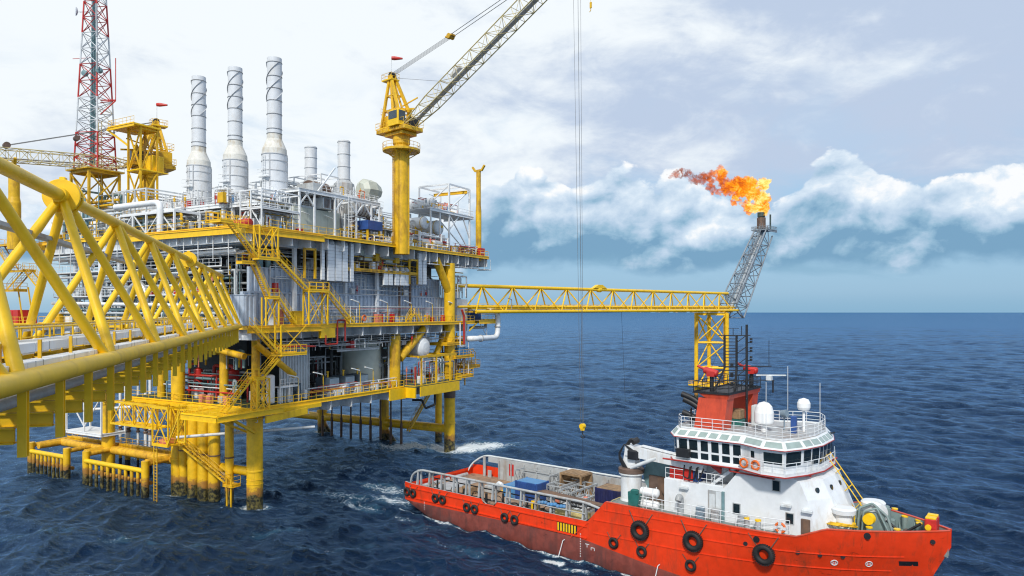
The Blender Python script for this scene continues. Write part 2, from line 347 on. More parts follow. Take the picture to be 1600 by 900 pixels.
# ------------------------------------------------------------------ mesh builder
ORG = {}; FRM = {}
class MB:
    """collects shapes in a frame's own coordinates and links them as ONE mesh object"""
    def __init__(s): s.v = []; s.f = []; s.sm = []; s.mi = []; s.cur = 0
    def add(s, vs, fs, smooth=False):
        k = len(s.v); s.v.extend(tuple(p) for p in vs)
        for f in fs:
            s.f.append(tuple(i + k for i in f)); s.sm.append(smooth); s.mi.append(s.cur)
    def use(s, i): s.cur = i; return s
    def box(s, a, b):
        (x0, y0, z0), (x1, y1, z1) = [tuple(map(min, zip(a, b))), tuple(map(max, zip(a, b)))]
        s.add([(x0, y0, z0), (x1, y0, z0), (x1, y1, z0), (x0, y1, z0), (x0, y0, z1), (x1, y0, z1), (x1, y1, z1), (x0, y1, z1)],
              [(0, 3, 2, 1), (4, 5, 6, 7), (0, 1, 5, 4), (1, 2, 6, 5), (2, 3, 7, 6), (3, 0, 4, 7)])
        return s
    def cbox(s, a, b, c=.08):
        """box with chamfered vertical edges and top"""
        (x0, y0, z0), (x1, y1, z1) = [tuple(map(min, zip(a, b))), tuple(map(max, zip(a, b)))]
        def ring(i, z): return [(x0 + i + c, y0 + i, z), (x1 - i - c, y0 + i, z), (x1 - i, y0 + i + c, z), (x1 - i, y1 - i - c, z), (x1 - i - c, y1 - i, z), (x0 + i + c, y1 - i, z), (x0 + i, y1 - i - c, z), (x0 + i, y0 + i + c, z)]
        vs = ring(0, z0) + ring(0, z1 - c) + ring(c, z1)
        fs = [tuple(range(7, -1, -1)), tuple(range(16, 24))]
        for r in (0, 8): fs += [(r + i, r + (i + 1) % 8, r + 8 + (i + 1) % 8, r + 8 + i) for i in range(8)]
        s.add(vs, fs); return s
    def bar(s, p, q, w, h=None, up=(0, 0, 1)):
        """rectangular bar from p to q, w wide and h tall"""
        h = w if h is None else h
        p, q = Vector(p), Vector(q); d = q - p
        if d.length < 1e-6: return s
        d.normalize(); up = Vector(up)
        if abs(d.dot(up)) > .98: up = Vector((1, 0, 0))
        a = d.cross(up).normalized(); b = a.cross(d).normalized()
        a *= w / 2; b *= h / 2
        s.add([p - a - b, p + a - b, p + a + b, p - a + b, q - a - b, q + a - b, q + a + b, q - a + b],
              [(0, 1, 2, 3), (7, 6, 5, 4), (0, 4, 5, 1), (1, 5, 6, 2), (2, 6, 7, 3), (3, 7, 4, 0)])
        return s
    def ibeam(s, p, q, w, h, up=(0, 0, 1), t=.04):
        """I section: two flanges and a web"""
        p, q = Vector(p), Vector(q); d = (q - p).normalized(); up = Vector(up)
        if abs(d.dot(up)) > .98: up = Vector((1, 0, 0))
        a = d.cross(up).normalized(); b = a.cross(d).normalized()
        s.bar(p + b * (h / 2 - t / 2), q + b * (h / 2 - t / 2), w, t, b); s.bar(p - b * (h / 2 - t / 2), q - b * (h / 2 - t / 2), w, t, b)
        s.bar(p, q, t, h - 2 * t, b); return s
    def tube(s, p, q, r, r2=None, n=8, cap=True):
        r2 = r if r2 is None else r2
        p, q = Vector(p), Vector(q); d = q - p
        if d.length < 1e-6: return s
        d.normalize(); up = Vector((0, 0, 1)) if abs(d.z) < .95 else Vector((1, 0, 0))
        a = d.cross(up).normalized(); b = a.cross(d).normalized()
        vs = []
        for c, rad in ((p, r), (q, r2)):
            vs += [c + (a * math.cos(2 * math.pi * i / n) + b * math.sin(2 * math.pi * i / n)) * rad for i in range(n)]
        s.add(vs, [(i, (i + 1) % n, n + (i + 1) % n, n + i) for i in range(n)], n > 5)
        if cap:
            s.add(vs, [tuple(range(n - 1, -1, -1)), tuple(range(n, 2 * n))])
        return s
    def pipe(s, pts, r, n=8, bend=None, cap=True):
        """round pipe along points with smooth elbows"""
        pts = [Vector(p) for p in pts]; bend = 1.6 * r if bend is None else bend
        path = [pts[0]]
        for i in range(1, len(pts) - 1):
            u = (pts[i - 1] - pts[i]); w = (pts[i + 1] - pts[i]); l = min(bend, u.length * .45, w.length * .45)
            a = pts[i] + u.normalized() * l; c = pts[i] + w.normalized() * l
            for k in range(5):
                t = k / 4; path.append(a * (1 - t) ** 2 + pts[i] * 2 * t * (1 - t) + c * t * t)
        path.append(pts[-1])
        vs = []; prev = None
        for i, c in enumerate(path):
            d = (path[min(i + 1, len(path) - 1)] - path[max(i - 1, 0)])
            if d.length < 1e-9: d = Vector((0, 0, 1))
            d.normalize()
            if prev is None:
                up = Vector((0, 0, 1)) if abs(d.z) < .9 else Vector((1, 0, 0)); a = d.cross(up).normalized()
            else: a = (prev - d * prev.dot(d)).normalized()
            prev = a; b = a.cross(d)
            vs += [c + (a * math.cos(2 * math.pi * k / n) + b * math.sin(2 * math.pi * k / n)) * r for k in range(n)]
        m_ = len(path)
        s.add(vs, [(j * n + i, j * n + (i + 1) % n, (j + 1) * n + (i + 1) % n, (j + 1) * n + i) for j in range(m_ - 1) for i in range(n)], True)
        if cap: s.add(vs, [tuple(range(n - 1, -1, -1)), tuple(range((m_ - 1) * n, m_ * n))])
        return s
    def lathe(s, base, prof, axis=(0, 0, 1), n=20, smooth=True, cap=True):
        """turned shape: prof is a list of (radius, distance along the axis)"""
        base = Vector(base); d = Vector(axis).normalized()
        up = Vector((0, 0, 1)) if abs(d.z) < .95 else Vector((1, 0, 0))
        a = d.cross(up).normalized(); b = a.cross(d).normalized()
        for (r0, h0), (r1, h1) in zip(prof[:-1], prof[1:]):
            vs = []
            for r_, h_ in ((r0, h0), (r1, h1)):
                vs += [base + d * h_ + (a * math.cos(2 * math.pi * i / n) + b * math.sin(2 * math.pi * i / n)) * max(r_, 1e-4) for i in range(n)]
            s.add(vs, [(i, (i + 1) % n, n + (i + 1) % n, n + i) for i in range(n)], smooth)
        if cap:
            for (r_, h_), fl in ((prof[0], 1), (prof[-1], 0)):
                if r_ > .01:
                    vs = [base + d * h_ + (a * math.cos(2 * math.pi * i / n) + b * math.sin(2 * math.pi * i / n)) * r_ for i in range(n)]
                    s.add(vs, [tuple(range(n - 1, -1, -1)) if fl else tuple(range(n))])
        return s
    def vessel(s, p, q, r, n=20):
        """pressure vessel with domed ends"""
        p, q = Vector(p), Vector(q); L = (q - p).length; d = .45 * r
        prof = [(r * math.sin(a), -d * math.cos(a)) for a in (0, .5, 1.0, 1.3, math.pi / 2)] + [(r * math.cos(a), L + d * math.sin(a)) for a in (0, .3, .6, 1.1, math.pi / 2)]
        return s.lathe(p, prof, q - p, n)
    def ring(s, c, R_, r, axis=(0, 0, 1), n=20, k=6):
        c = Vector(c); d = Vector(axis).normalized(); up = Vector((0, 0, 1)) if abs(d.z) < .95 else Vector((1, 0, 0))
        a = d.cross(up).normalized(); b = a.cross(d).normalized(); vs = []
        for i in range(n):
            t = 2 * math.pi * i / n; e = a * math.cos(t) + b * math.sin(t)
            vs += [c + e * (R_ + r * math.cos(2 * math.pi * j / k)) + d * r * math.sin(2 * math.pi * j / k) for j in range(k)]
        s.add(vs, [(i * k + j, ((i + 1) % n) * k + j, ((i + 1) % n) * k + (j + 1) % k, i * k + (j + 1) % k) for i in range(n) for j in range(k)], True)
        return s
    def sphere(s, c, r, n=12, sz=1.0):
        c = Vector(c); prof = [(r * math.sin(math.pi * i / n), -r * sz * math.cos(math.pi * i / n)) for i in range(n + 1)]
        return s.lathe(c, prof, (0, 0, 1), n * 2, True, False)
    def prism(s, poly, z0, z1):
        """upright prism over a plan polygon (counter-clockwise)"""
        n = len(poly); vs = [(x, y, z0) for x, y in poly] + [(x, y, z1) for x, y in poly]
        s.add(vs, [tuple(range(n - 1, -1, -1)), tuple(range(n, 2 * n))] + [(i, (i + 1) % n, n + (i + 1) % n, n + i) for i in range(n)]); return s
    def slab(s, loop_a, loop_b):
        """solid between two loops of the same length"""
        n = len(loop_a); vs = list(loop_a) + list(loop_b)
        s.add(vs, [tuple(range(n - 1, -1, -1)), tuple(range(n, 2 * n))] + [(i, (i + 1) % n, n + (i + 1) % n, n + i) for i in range(n)]); return s
    def quad(s, *p): s.add(p, [tuple(range(len(p)))]); return s
    def rail(s, pts, h=1.1, step=1.6, r=.032, closed=False, mids=1):
        """guard rail: posts, top rail, middle rails and toe board"""
        pts = [Vector(p) for p in pts]
        if closed: pts = pts + [pts[0]]
        for a, b in zip(pts[:-1], pts[1:]):
            n = max(1, round((b - a).length / step))
            for i in range(n + 1):
                if i == n and not (b is pts[-1]): continue
                p = a.lerp(b, i / n); s.tube(p, p + Vector((0, 0, h)), r, n=4, cap=False)
            for k in range(mids + 1):
                z = Vector((0, 0, h * (k + 1) / (mids + 1))); s.tube(a + z, b + z, r * (1.15 if k == mids else .9), n=4, cap=False)
            s.bar(a + Vector((0, 0, .07)), b + Vector((0, 0, .07)), .02, .14)
        return s
    def build(s, name, mats, parent=None, frame=None, origin=None):
        mats = mats if isinstance(mats, (list, tuple)) else [mats]
        me = bpy.data.meshes.new(name)
        if parent is not None: org = ORG[parent.name]; frame = FRM[parent.name]
        else:
            if origin is None:
                xs, ys, zs = zip(*s.v); origin = ((min(xs) + max(xs)) / 2, (min(ys) + max(ys)) / 2, min(zs))
            org = Vector(origin)
        me.from_pydata([(x - org[0], y - org[1], z - org[2]) for x, y, z in s.v], [], s.f)
        me.polygons.foreach_set('use_smooth', s.sm); me.polygons.foreach_set('material_index', s.mi)
        for q in mats: me.materials.append(MATS[q])
        me.update()
        o = bpy.data.objects.new(name, me); COL.objects.link(o)
        if parent is not None: o.parent = parent
        else:
            frame = frame or WF; o.location = frame(*org); o.rotation_euler = (0, 0, frame.a)
        ORG[o.name] = Vector(org); FRM[o.name] = frame
        return o

def tag(o, label, cat, group=None, kind=None):
    o['label'] = label; o['category'] = cat
    if group: o['group'] = group
    if kind: o['kind'] = kind
    return o
def thing(name, label, cat, frame, loc, group=None):
    o = bpy.data.objects.new(name, None); COL.objects.link(o)
    o.empty_display_size = .5; o.location = frame(*loc); o.rotation_euler = (0, 0, frame.a)
    ORG[o.name] = Vector(loc); FRM[o.name] = frame
    return tag(o, label, cat, group)
KIDS = {}
def copy_thing(src, frame, loc, label, group=None, dang=0.0, scale=None):
    """a copy of a thing with copies of its parts and sub-parts"""
    def rec(o, par):
        c = o.copy(); COL.objects.link(c)
        if par is not None: c.parent = par
        for k in src_children(o): rec(k, c)
        return c
    kids = {}
    for q in bpy.data.objects:
        if q.parent: kids.setdefault(q.parent.name, []).append(q)
    def src_children(o): return kids.get(o.name, [])
    r = rec(src, None); r.location = frame(*loc); r.rotation_euler = (0, 0, frame.a + dang); r['label'] = label
    if scale: r.scale = (scale,) * 3
    if group: r['group'] = group
    ORG[r.name] = Vector(loc); FRM[r.name] = frame
    return r

# the eye's rays meet known planes of a frame: used to read sizes off when laying the place out
F0 = 1100.0
def ray(px, py): return Vector(((px - 800) / F0, 1.0, -(py - 488) / F0))
def on_y(fr, px, py, c):
    """frame point on the plane y = c"""
    d = ray(px, py); ex, ey = fr.inv(0, 0); dx_ = fr.c * d.x + fr.s * d.y; dy_ = -fr.s * d.x + fr.c * d.y
    t = (c - ey) / dy_; return Vector((ex + dx_ * t, c, EYE + d.z * t))
def on_x(fr, px, py, c):
    d = ray(px, py); ex, ey = fr.inv(0, 0); dx_ = fr.c * d.x + fr.s * d.y; dy_ = -fr.s * d.x + fr.c * d.y
    t = (c - ex) / dx_; return Vector((c, ey + dy_ * t, EYE + d.z * t))
def on_z(fr, px, py, c):
    d = ray(px, py); t = (c - EYE) / d.z; x, y = fr.inv(d.x * t, d.y * t); return Vector((x, y, c))
def on_d(fr, px, py, Y):
    d = ray(px, py); x, y = fr.inv(d.x * Y, Y); return Vector((x, y, EYE + d.z * Y))

def stair_mb(mb, p, q, width, side, n=None, r=.032):
    """flight between two edges: stringers, treads and two hand rails; side = horizontal unit vector across the flight"""
    p, q, sd_ = Vector(p), Vector(q), Vector(side).normalized()
    n = n or max(4, int(abs(q.z - p.z) / .24)); up = Vector((0, 0, 1))
    for k in (-.5, .5):
        a, b = p + sd_ * width * k, q + sd_ * width * k
        mb.bar(a, b, .07, .26)
        m_ = max(2, round((b - a).length / 1.6))
        for i in range(m_ + 1):
            c = a.lerp(b, i / m_); mb.tube(c, c + up * 1.05, r, n=4, cap=False)
        for h in (.55, 1.05): mb.tube(a + up * h, b + up * h, r * 1.1, n=4, cap=False)
    along = (q - p); along.z = 0; along.normalize()
    for i in range(n):
        c = p.lerp(q, (i + .5) / n); mb.bar(c - sd_ * width / 2, c + sd_ * width / 2, .24, .035)
    return mb
# ================================================================== the production platform
plat = thing('oil_platform', 'yellow and grey offshore oil platform with three decks standing in the sea', 'oil platform', PF, (23, 16, 0))
ZL, ZM, ZU = 13.2, 24.2, 37.5
for i, (u, v) in enumerate(LEGS_UV):
    mb = MB(); mb.tube((u, v, -6), (u, v, 35.4 if u > 10 else (22.4 if v else 12.6)), 1.05 if v == 0 else .95, n=24)
    for z in (4.6, 11.6): mb.lathe((u, v, z), [(1.09, 0), (1.13, .05), (1.13, .25), (1.09, .3)], n=24, cap=False)
    if v == 0 and u == 0:
        for z in (3.0, 3.6): mb.ring((u, v, z), 1.08, .035, n=24)
    mb.build('leg', 'yellow_leg', plat)
def brace(p, q, r, m='yellow_leg', n=16):
    return MB().tube(p, q, r, n=n).build('brace', m, plat)
for a, b in ((0, 16), (16, 33), (33, 46)):
    brace((46.6, a, 3.6), (46.6, b, 3.6), .85)
    brace((0.2, a, 4.4), (0.2, b, 4.4), .62, 'orange_rust' if a else 'yellow_leg')
brace((3.2, 18, 3.2), (3.2, 48, 3.6), .6, 'orange_rust'); brace((-3.6, 33, 4.6), (3, 33, 4.6), .5, 'orange_rust')
brace((-3.6, 18, 4.6), (3, 18, 4.6), .5, 'orange_rust'); brace((-3.6, 46, 4.4), (3, 46, 4.4), .5, 'orange_rust')
brace((46.6, 16, 2.6), (46.6, 10, -4), .6); brace((46.6, 33, 2.6), (46.6, 27, -4), .6)
brace((0, 0, 21.8), (7, 0, 17.0), .45, 'yellow_old'); brace((31.5, .2, 18.0), (38.5, .2, 23.0), .75, 'yellow_old')
brace((46.6, 1, 22.3), (42.5, 1, 16.5), .6, 'yellow_old')
brace((46.6, 0, 29.5), (42.0, 0, 36.0), .75, 'yellow_old'); brace((0, 2, 20.0), (-1, 14, 22.0), .45, 'yellow_old')

def deck(name, z, u0, u1, v0, v1, depth, top, step, yellow_to=None, uu0=None):
    d = MB().box((u0, v0, z - .16), (u1, v1, z)).build(name, top, plat)
    e = MB()
    for p, q in (((u0, v0), (u1, v0)), ((u0, v0), (u0, v1)), ((u1, v0), (u1, v1))):
        dx_, dy_ = (0, -.09) if p[1] == q[1] else ((-.09 if p[0] == u0 else .09), 0)
        e.ibeam((p[0] + dx_, p[1] + dy_, z - .24), (q[0] + dx_, q[1] + dy_, z - .24), .24, .52)
    e.build('edge_beam', 'yellow_paint', d)
    g = MB()
    for k in range(int((u1 - u0 - 1) / step) + 1):
        u = u0 + .6 + k * step
        g.box((u - .025, v0 + .02, z - depth + .06), (u + .025, v0 + 2.5, z - .5)); g.box((u - .22, v0 + .02, z - depth), (u + .22, v0 + 2.5, z - depth + .05)); g.box((u - .06, v0 - .01, z - depth), (u + .06, v0 + .015, z - .5))
        g.box((u - .02, v0 + 2.6, z - depth + .1), (u + .02, v1 - .2, z - .55)); g.box((u - .2, v0 + 2.6, z - depth), (u + .2, v1 - .2, z - depth + .07))
    for v in (v0 + 2.5, (v0 + v1) / 2, v1 - 1.5):
        g.box((u0 + .2, v - .03, z - depth), (u1 - .2, v + .03, z - .3)); g.box((u0 + .2, v - .22, z - depth - .05), (u1 - .2, v + .22, z - depth))
    g.build('girder', 'girder_grey', d)
    s_ = MB()                                  # left-hand side girders
    for k in range(int((v1 - v0 - 2) / 3.2)):
        v = v0 + 1.8 + k * 3.2
        s_.box((u0 + .05, v - .025, z - depth + .2), (u0 + 2.2, v + .025, z - .52)); s_.box((u0 + .03, v - .1, z - depth + .1), (u0 + .06, v + .1, z - .52))
    s_.box((u0 + 2.2, v0 + 1, z - depth), (u0 + 2.26, v1 - .5, z - .52)); s_.box((u0 + 2.0, v0 + 1, z - depth - .06), (u0 + 2.5, v1 - .5, z - depth))
    s_.build('bracket', 'girder_grey', d)
    return d
up = deck('upper_deck', ZU, -2, 59.5, -1, 49.5, 2.1, 'deck_grating', 3.55)
mid = deck('middle_deck', ZM, -2, 54, -1, 49, 1.9, 'deck_grating', 4.4)
low = deck('lower_deck', ZL, -1, 46, -1, 27, 1.9, 'deck_green', 4.6)
MB().rail([(-2, 49, ZU), (-2, .4, ZU)], step=1.5).rail([(1.6, -1, ZU), (27.8, -1, ZU)], step=1.5).rail([(32, -1, ZU), (59.4, -1, ZU), (59.4, 12, ZU)], step=1.5).build('railing', 'yellow_paint', up)
MB().rail([(-2, 49, ZM), (-2, 4, ZM)], step=1.5).rail([(2.5, -1, ZM), (54, -1, ZM)], step=1.6).build('railing', 'yellow_paint', mid)
MB().rail([(-1, 27, ZL), (-1, 1.5, ZL)], step=1.4).rail([(1.5, -1, ZL), (31, -1, ZL)], step=1.5).build('railing', 'yellow_paint', low)
mb = MB(); mb.ibeam((-2.35, -1.0, ZU - .66), (11.8, -1.2, ZU - .66), .3, .85, t=.06); mb.ibeam((-2.3, 24, ZU - .66), (-2.3, -1, ZU - .66), .3, .85, t=.06)
mb.build('edge_girder', 'yellow_paint', up)
mb = MB(); mb.ibeam((-2.3, -1.25, ZM - .62), (11, -1.25, ZM - .62), .3, .7, t=.06); mb.box((11.0, -1.3, ZM - 2.0), (14, -.8, ZM - .55)); mb.build('edge_girder', 'yellow_paint', mid)
mb = MB(); mb.box((-1.35, 8, ZL - 1.2), (-1.0, 27.2, ZL - .5)); mb.box((-1.2, -1.4, ZL - 1.05), (11, -1.1, ZL - .5)); mb.build('edge_girder', 'yellow_paint', low)
# mezzanine on the right of the lower deck, a bright deep fascia in front
bay = MB().box((31, -3.4, ZL - .1), (45.5, 3, ZL + .1)).build('side_bay', 'deck_green', plat)
MB().box((32.4, -3.6, ZL - 1.75), (44.6, -3.42, ZL - .05)).box((26.8, -1.5, ZL - 2.0), (31.6, -1.2, ZL - .15)).box((31.0, -3.5, ZL - 1.9), (31.3, -1.2, ZL - .1)).build('fascia_beam', 'yellow_paint', bay)
MB().rail([(31, -1.3, ZL + .1), (31.2, -3.4, ZL + .1), (45.5, -3.4, ZL + .1), (45.5, 2, ZL + .1)], step=1.6).build('railing', 'yellow_paint', bay)
mb = MB()
for u in (34, 38.5, 43): mb.bar((u, -2.6, ZL), (u, -2.6, 18.2), .28)
mb.bar((33, -2.6, 18.2), (45, -2.6, 18.2), .3, .4); mb.bar((33, 1.5, 18.2), (45, 1.5, 18.2), .3, .4)
for u in (34, 38.5, 43): mb.bar((u, -2.6, 18.2), (u, 3, 18.2), .22, .3)
mb.build('pipe_frame', 'insul_orange' if False else 'yellow_old', bay)
# right end galleries
ga = MB()
for z, u0, u1, v0, v1 in ((17.6, 46.5, 53, -1.5, 5), (13.8, 46, 52, -2, 6), (20.2, 44, 50, -1.2, 4), (15.3, 51.5, 56.5, -.8, 4.5)):
    ga.box((u0, v0, z - .12), (u1, v1, z)); ga.ibeam((u0, v0, z - .3), (u1, v0, z - .3), .2, .4); ga.ibeam((u0, v0, z - .3), (u0, v1, z - .3), .2, .4)
    ga.rail([(u0, v1, z), (u0, v0, z), (u1, v0, z), (u1, v1, z)], step=1.3)
for u, v in ((49, 0), (52, 0), (49, 4), (52, 4)): ga.bar((u, v, 11.5), (u, v, 22), .2)
for a, b in (((49, 0, 13.8), (52, 0, 17.6)), ((46.5, 0, 17), (49, 0, 20)), ((52, 0, 13), (56, 0, 15.2)), ((49, 0, 12), (46.8, 0, 10))): ga.bar(a, b, .15)
ga.build('end_gallery', 'yellow_old', plat)
brace((46.6, 0, 9.6), (46.6, 0, 12.2), 1.15, 'brown_steel'); brace((51.5, 6, -5), (51.5, 6, 13), .7)
# stiffened blue-grey plate walls between the middle and the upper deck
def corrugated(u0, u1, v, z0, z1, pitch=.95, depth=.22, m='wall_blue'):
    mb = MB(); u = u0; prof = []
    while u < u1 - .01:
        for k, dv in ((0, 0), (.42, 0), (.5, depth), (.92, depth)):
            if u + k * pitch <= u1: prof.append((u + k * pitch, v + dv))
        u += pitch
    prof.append((u1, v))
    back = [(u1, v + .5), (u0, v + .5)]
    mb.prism(prof + back, z0, z1)
    mb.box((u0, v - .06, z1), (u1, v + .5, z1 + .15)); mb.box((u0, v - .08, z0), (u1, v + .4, z0 + .12))
    return mb.build('wall', m, plat)
corrugated(-.3, 53.6, 2.0, ZM + .02, 28.7); corrugated(1.4, 47.2, 2.7, 28.86, 32.2)
mb = MB(); mb.box((-.9, 1.0, ZM + .01), (1.1, 4.4, 28.3)); mb.box((-1.0, .9, 28.3), (1.2, 4.4, 28.42))
for k in range(5): mb.box((-.98, 1.15 + .7 * k, ZM + .1), (-.9, 1.45 + .7 * k, 28.2))
for k in range(3): mb.box((-.75 + .7 * k, .92, ZM + .1), (-.45 + .7 * k, 1.0, 28.2))
mb.build('wall', 'wall_blue', plat)
for a, b in (((4, .9, ZM + .01), (5.4, 1.95, 26.6)), ((40.4, 1.2, ZM + .01), (42.0, 1.95, 26.8)), ((50, .6, ZM + .01), (53.9, 1.95, 28.6))): MB().box(a, b).build('cubicle', 'girder_grey', plat)
# dark sheets added between the decks: they block skylight and keep the inside dark
MB().box((2, 11, ZM + .02), (56, 11.2, 35.6)).box((6, 3.6, 32.4), (46, 10, 32.6)).build('shade_sheet', 'beam_dark', plat)
MB().box((11, 3, ZM + .02), (11.2, 47, 35.6)).build('shade_sheet', 'beam_dark', plat)
MB().box((9, 12, ZL + .02), (45, 12.2, 22.2)).box((9, 12, ZL + .02), (9.2, 26, 22.2)).build('shade_sheet', 'beam_dark', plat)
mb = MB(); mb.use(0)
mb.box((7.2, 3.0, ZL + .02), (13, 3.2, 21.8))
u = 7.2
while u < 13: mb.box((u, 2.8, ZL + .02), (u + .12, 3.0, 21.8)); u += .55
mb.build('wall', 'grey_white', plat)
# columns between the decks
for u, v in ((8.5, 1.5), (20, 2.2), (27, 1.5)):
    MB().bar((u, v, ZM), (u, v, 35.4), .5).build('column', 'girder_grey', plat)
MB().tube((1.2, 1.2, ZL), (1.2, 1.2, 22.3), .55, n=16).build('column', 'yellow_old', plat)
MB().tube((30.5, 0.6, ZL), (30.5, .6, 22.3), 1.05, n=20).build('column', 'yellow_old', plat)
for v in (8, 22): MB().tube((1.5, v, ZL), (1.5, v, 22.4), .6, n=14).build('column', 'yellow_old', plat)
for v in (16, 30, 42): MB().bar((0, v, ZM), (0, v, 35.4), .55).build('column', 'girder_grey', plat)
for u0, u1 in ((14.9, 15.3), (32.6, 33), (35.7, 36.1)): MB().bar(((u0 + u1) / 2, 1.3, 24.4), ((u0 + u1) / 2, 1.3, 33), .3).build('column', 'brown_steel', plat)
# narrow service gallery and yellow frames high on the long face
mb = MB(); mb.box((18, .2, 32.9), (37, 2.4, 33.0)); mb.rail([(18, .2, 33), (37, .2, 33)], step=1.5); mb.ibeam((18, .2, 32.75), (37, .2, 32.75), .2, .3)
for u in (9.2, 11.3, 34.2, 36.6): mb.bar((u, .2, 31), (u, .2, 35.5), .3)
mb.bar((9.2, .2, 35.3), (11.3, .2, 35.3), .3); mb.bar((34.2, .2, 35.3), (36.6, .2, 35.3), .3)
mb.build('service_gallery', 'yellow_old', plat)
mb = MB(); mb.bar((20, 1.2, 29.8), (36, 1.2, 29.6), .35, .12); mb.pipe([(14, .9, 29.0), (40, .9, 28.9)], .05); mb.build('cable_ladder', 'ship_grey', plat)
# right shoulder of the middle deck, under the flare bridge
sh = MB().box((54.2, -2.0, ZM + .1), (62.5, 5, ZM + .28)).build('landing_deck', 'deck_grating', plat)
MB().ibeam((54.2, -2.1, ZM - .15), (62.5, -2.1, ZM - .15), .3, .75, t=.06).ibeam((62.4, -2, ZM - .15), (62.4, 5, ZM - .15), .3, .75).bar((55, -1, ZM - .3), (52, -1, ZM - 1.9), .2).build('edge_girder', 'yellow_paint', sh)
MB().rail([(56.5, -2, ZM + .28), (62.5, -2, ZM + .28), (62.5, 4, ZM + .28)], step=1.4).build('railing', 'yellow_paint', sh)
# lower fittings under the upper deck edge on the right
mb = MB()
for du in (0, .8): mb.pipe([(38.5, -.6 + du, 34.9), (61.5, -.6 + du, 34.9), (61.5, 3, 34.9)], .07)
for k in range(10): mb.bar((39 + k * 2.4, -.8, 34.85), (39 + k * 2.4, .6, 34.85), .08); mb.bar((39 + k * 2.4, -.8, 34.85), (39 + k * 2.4, -.8, 37), .06)
mb.build('hung_pipe_rack', 'white_paint', plat)
mb = MB()
for z, v in ((21.9, -.6), (21.6, .2)): mb.pipe([(4, v, z), (13, v, z), (13, v, z + .5), (30, v, z + .5), (46, v, z + .4)], .08)
for k in range(14): mb.bar((5 + 3 * k, -.7, 21.5), (5 + 3 * k, .5, 21.5), .08); mb.bar((5 + 3 * k, -.7, 21.5), (5 + 3 * k, -.7, 22.6), .07); mb.bar((5 + 3 * k, .5, 21.5), (5 + 3 * k, .5, 22.6), .07)
mb.build('hung_pipe_rack', 'ship_grey', plat)
mb = MB(); mb.pipe([(12, -1.25, 22.6), (12.0, -1.25, 21.2), (14.5, -1.25, 21.2), (14.5, -1.25, 24.8), (16.2, -1.25, 24.8), (16.2, -1.25, 21.6)], .13); mb.pipe([(3, -.7, 21.3), (10.5, -.7, 21.0)], .12)
mb.pipe([(48.6, -1.5, 26.5), (49.4, -1.5, 25.2), (49.4, -1.5, 19.8)], .22); mb.build('fire_main', 'red_pipe', plat)
mb = MB(); mb.pipe([(48.3, -1.3, 24), (48.3, -1.3, 19.4), (50.2, -1.3, 19.4), (50.2, -1.3, 24)], .13); mb.build('white_drain', 'white_paint', plat)

# ------------------------------------------------------------------ staircases
def staircase(label, flights, landings, posts, frame=PF, width=1.0, m='yellow_paint', braces=()):
    allp = [p for f in flights for p in f]
    base = (sum(p[0] for p in allp) / len(allp), sum(p[1] for p in allp) / len(allp), min(p[2] for p in allp))
    r = thing('staircase', label, 'staircase', frame, base, 'yellow stair flights on the platform')
    for a, b in flights:
        side = Vector((-(b[1] - a[1]), b[0] - a[0], 0))
        stair_mb(MB(), a, b, width, side).build('stair_flight', m, r)
    for (u0, v0, u1, v1, z) in landings:
        mb = MB().box((u0, v0, z - .1), (u1, v1, z)); mb.ibeam((u0, v0, z - .18), (u1, v0, z - .18), .1, .3); mb.ibeam((u0, v0, z - .18), (u0, v1, z - .18), .1, .3)
        ends = [(u0, v0, z), (u1, v0, z)]; mb.rail(ends, step=1.2); mb.rail([(u0, v1, z), (u1, v1, z)], step=1.2)
        mb.build('landing', m, r)
    if posts or braces:
        mb = MB()
        for p, q in posts:
            if braces: mb.bar(p, q, .17)
            else: MB().bar(p, q, .17).build('support_post', m, r)
        for p, q in braces: mb.bar(p, q, .09)
        if braces: mb.build('support_frame', m, r)
    return r
def cage(u0, u1, v0, v1, z0, z1, n=1):
    ps = [((u, v, z0), (u, v, z1)) for u in (u0, u1) for v in (v0, v1)]
    bs = []
    for k in range(n):
        a, b = z0 + (z1 - z0) * k / n, z0 + (z1 - z0) * (k + 1) / n
        for v in (v0, v1): bs += [((u0, v, a), (u1, v, b)), ((u1, v, a), (u0, v, b)), ((u0, v, b), (u1, v, b))]
        for u in (u0, u1): bs += [((u, v0, a), (u, v1, b)), ((u, v0, b), (u, v1, b))]
    return ps, bs
c1 = cage(6.9, 10.6, -3.0, -1.9, ZM, 29.1); c2 = cage(-1.8, 1.3, -3.0, -1.9, 33.2, 37.4)
staircase('yellow stair descending the long face from the top deck past two landings', [((-6.2, -2.5, 37.4), (-2, -2.5, 33.2)), ((1.5, -2.5, 33.2), (6.9, -2.5, 29.2)), ((10.8, -2.5, 29.2), (16.4, -2.5, 24.3))],
          [(-2, -3.1, 1.5, -1.9, 33.2), (6.9, -3.1, 10.8, -1.9, 29.2), (-8.0, -3.2, -6.2, -.6, 37.4), (-8.0, -1.2, -2.1, -.4, 37.38)], c1[0] + c2[0], braces=c1[1] + c2[1])
c3 = cage(.4, 2.6, -1.7, -.9, ZM, 28.0)
staircase('steep yellow inner stair behind the main flights beside the white corner wall', [((-1.5, -1.3, 32.6), (1.0, -1.3, 28.1)), ((2.6, -1.3, 28.1), (5.8, -1.3, 24.4))], [(-3.6, -1.8, -1.5, -.7, 32.6), (1.0, -1.8, 2.6, -.7, 28.1)], c3[0], braces=c3[1][:4], width=.9)
c4 = cage(-2.2, -.2, -3.0, -1.9, ZL, 17.3, 2); c5 = cage(1.8, 6.4, -3.0, -1.9, 20.5, ZM)
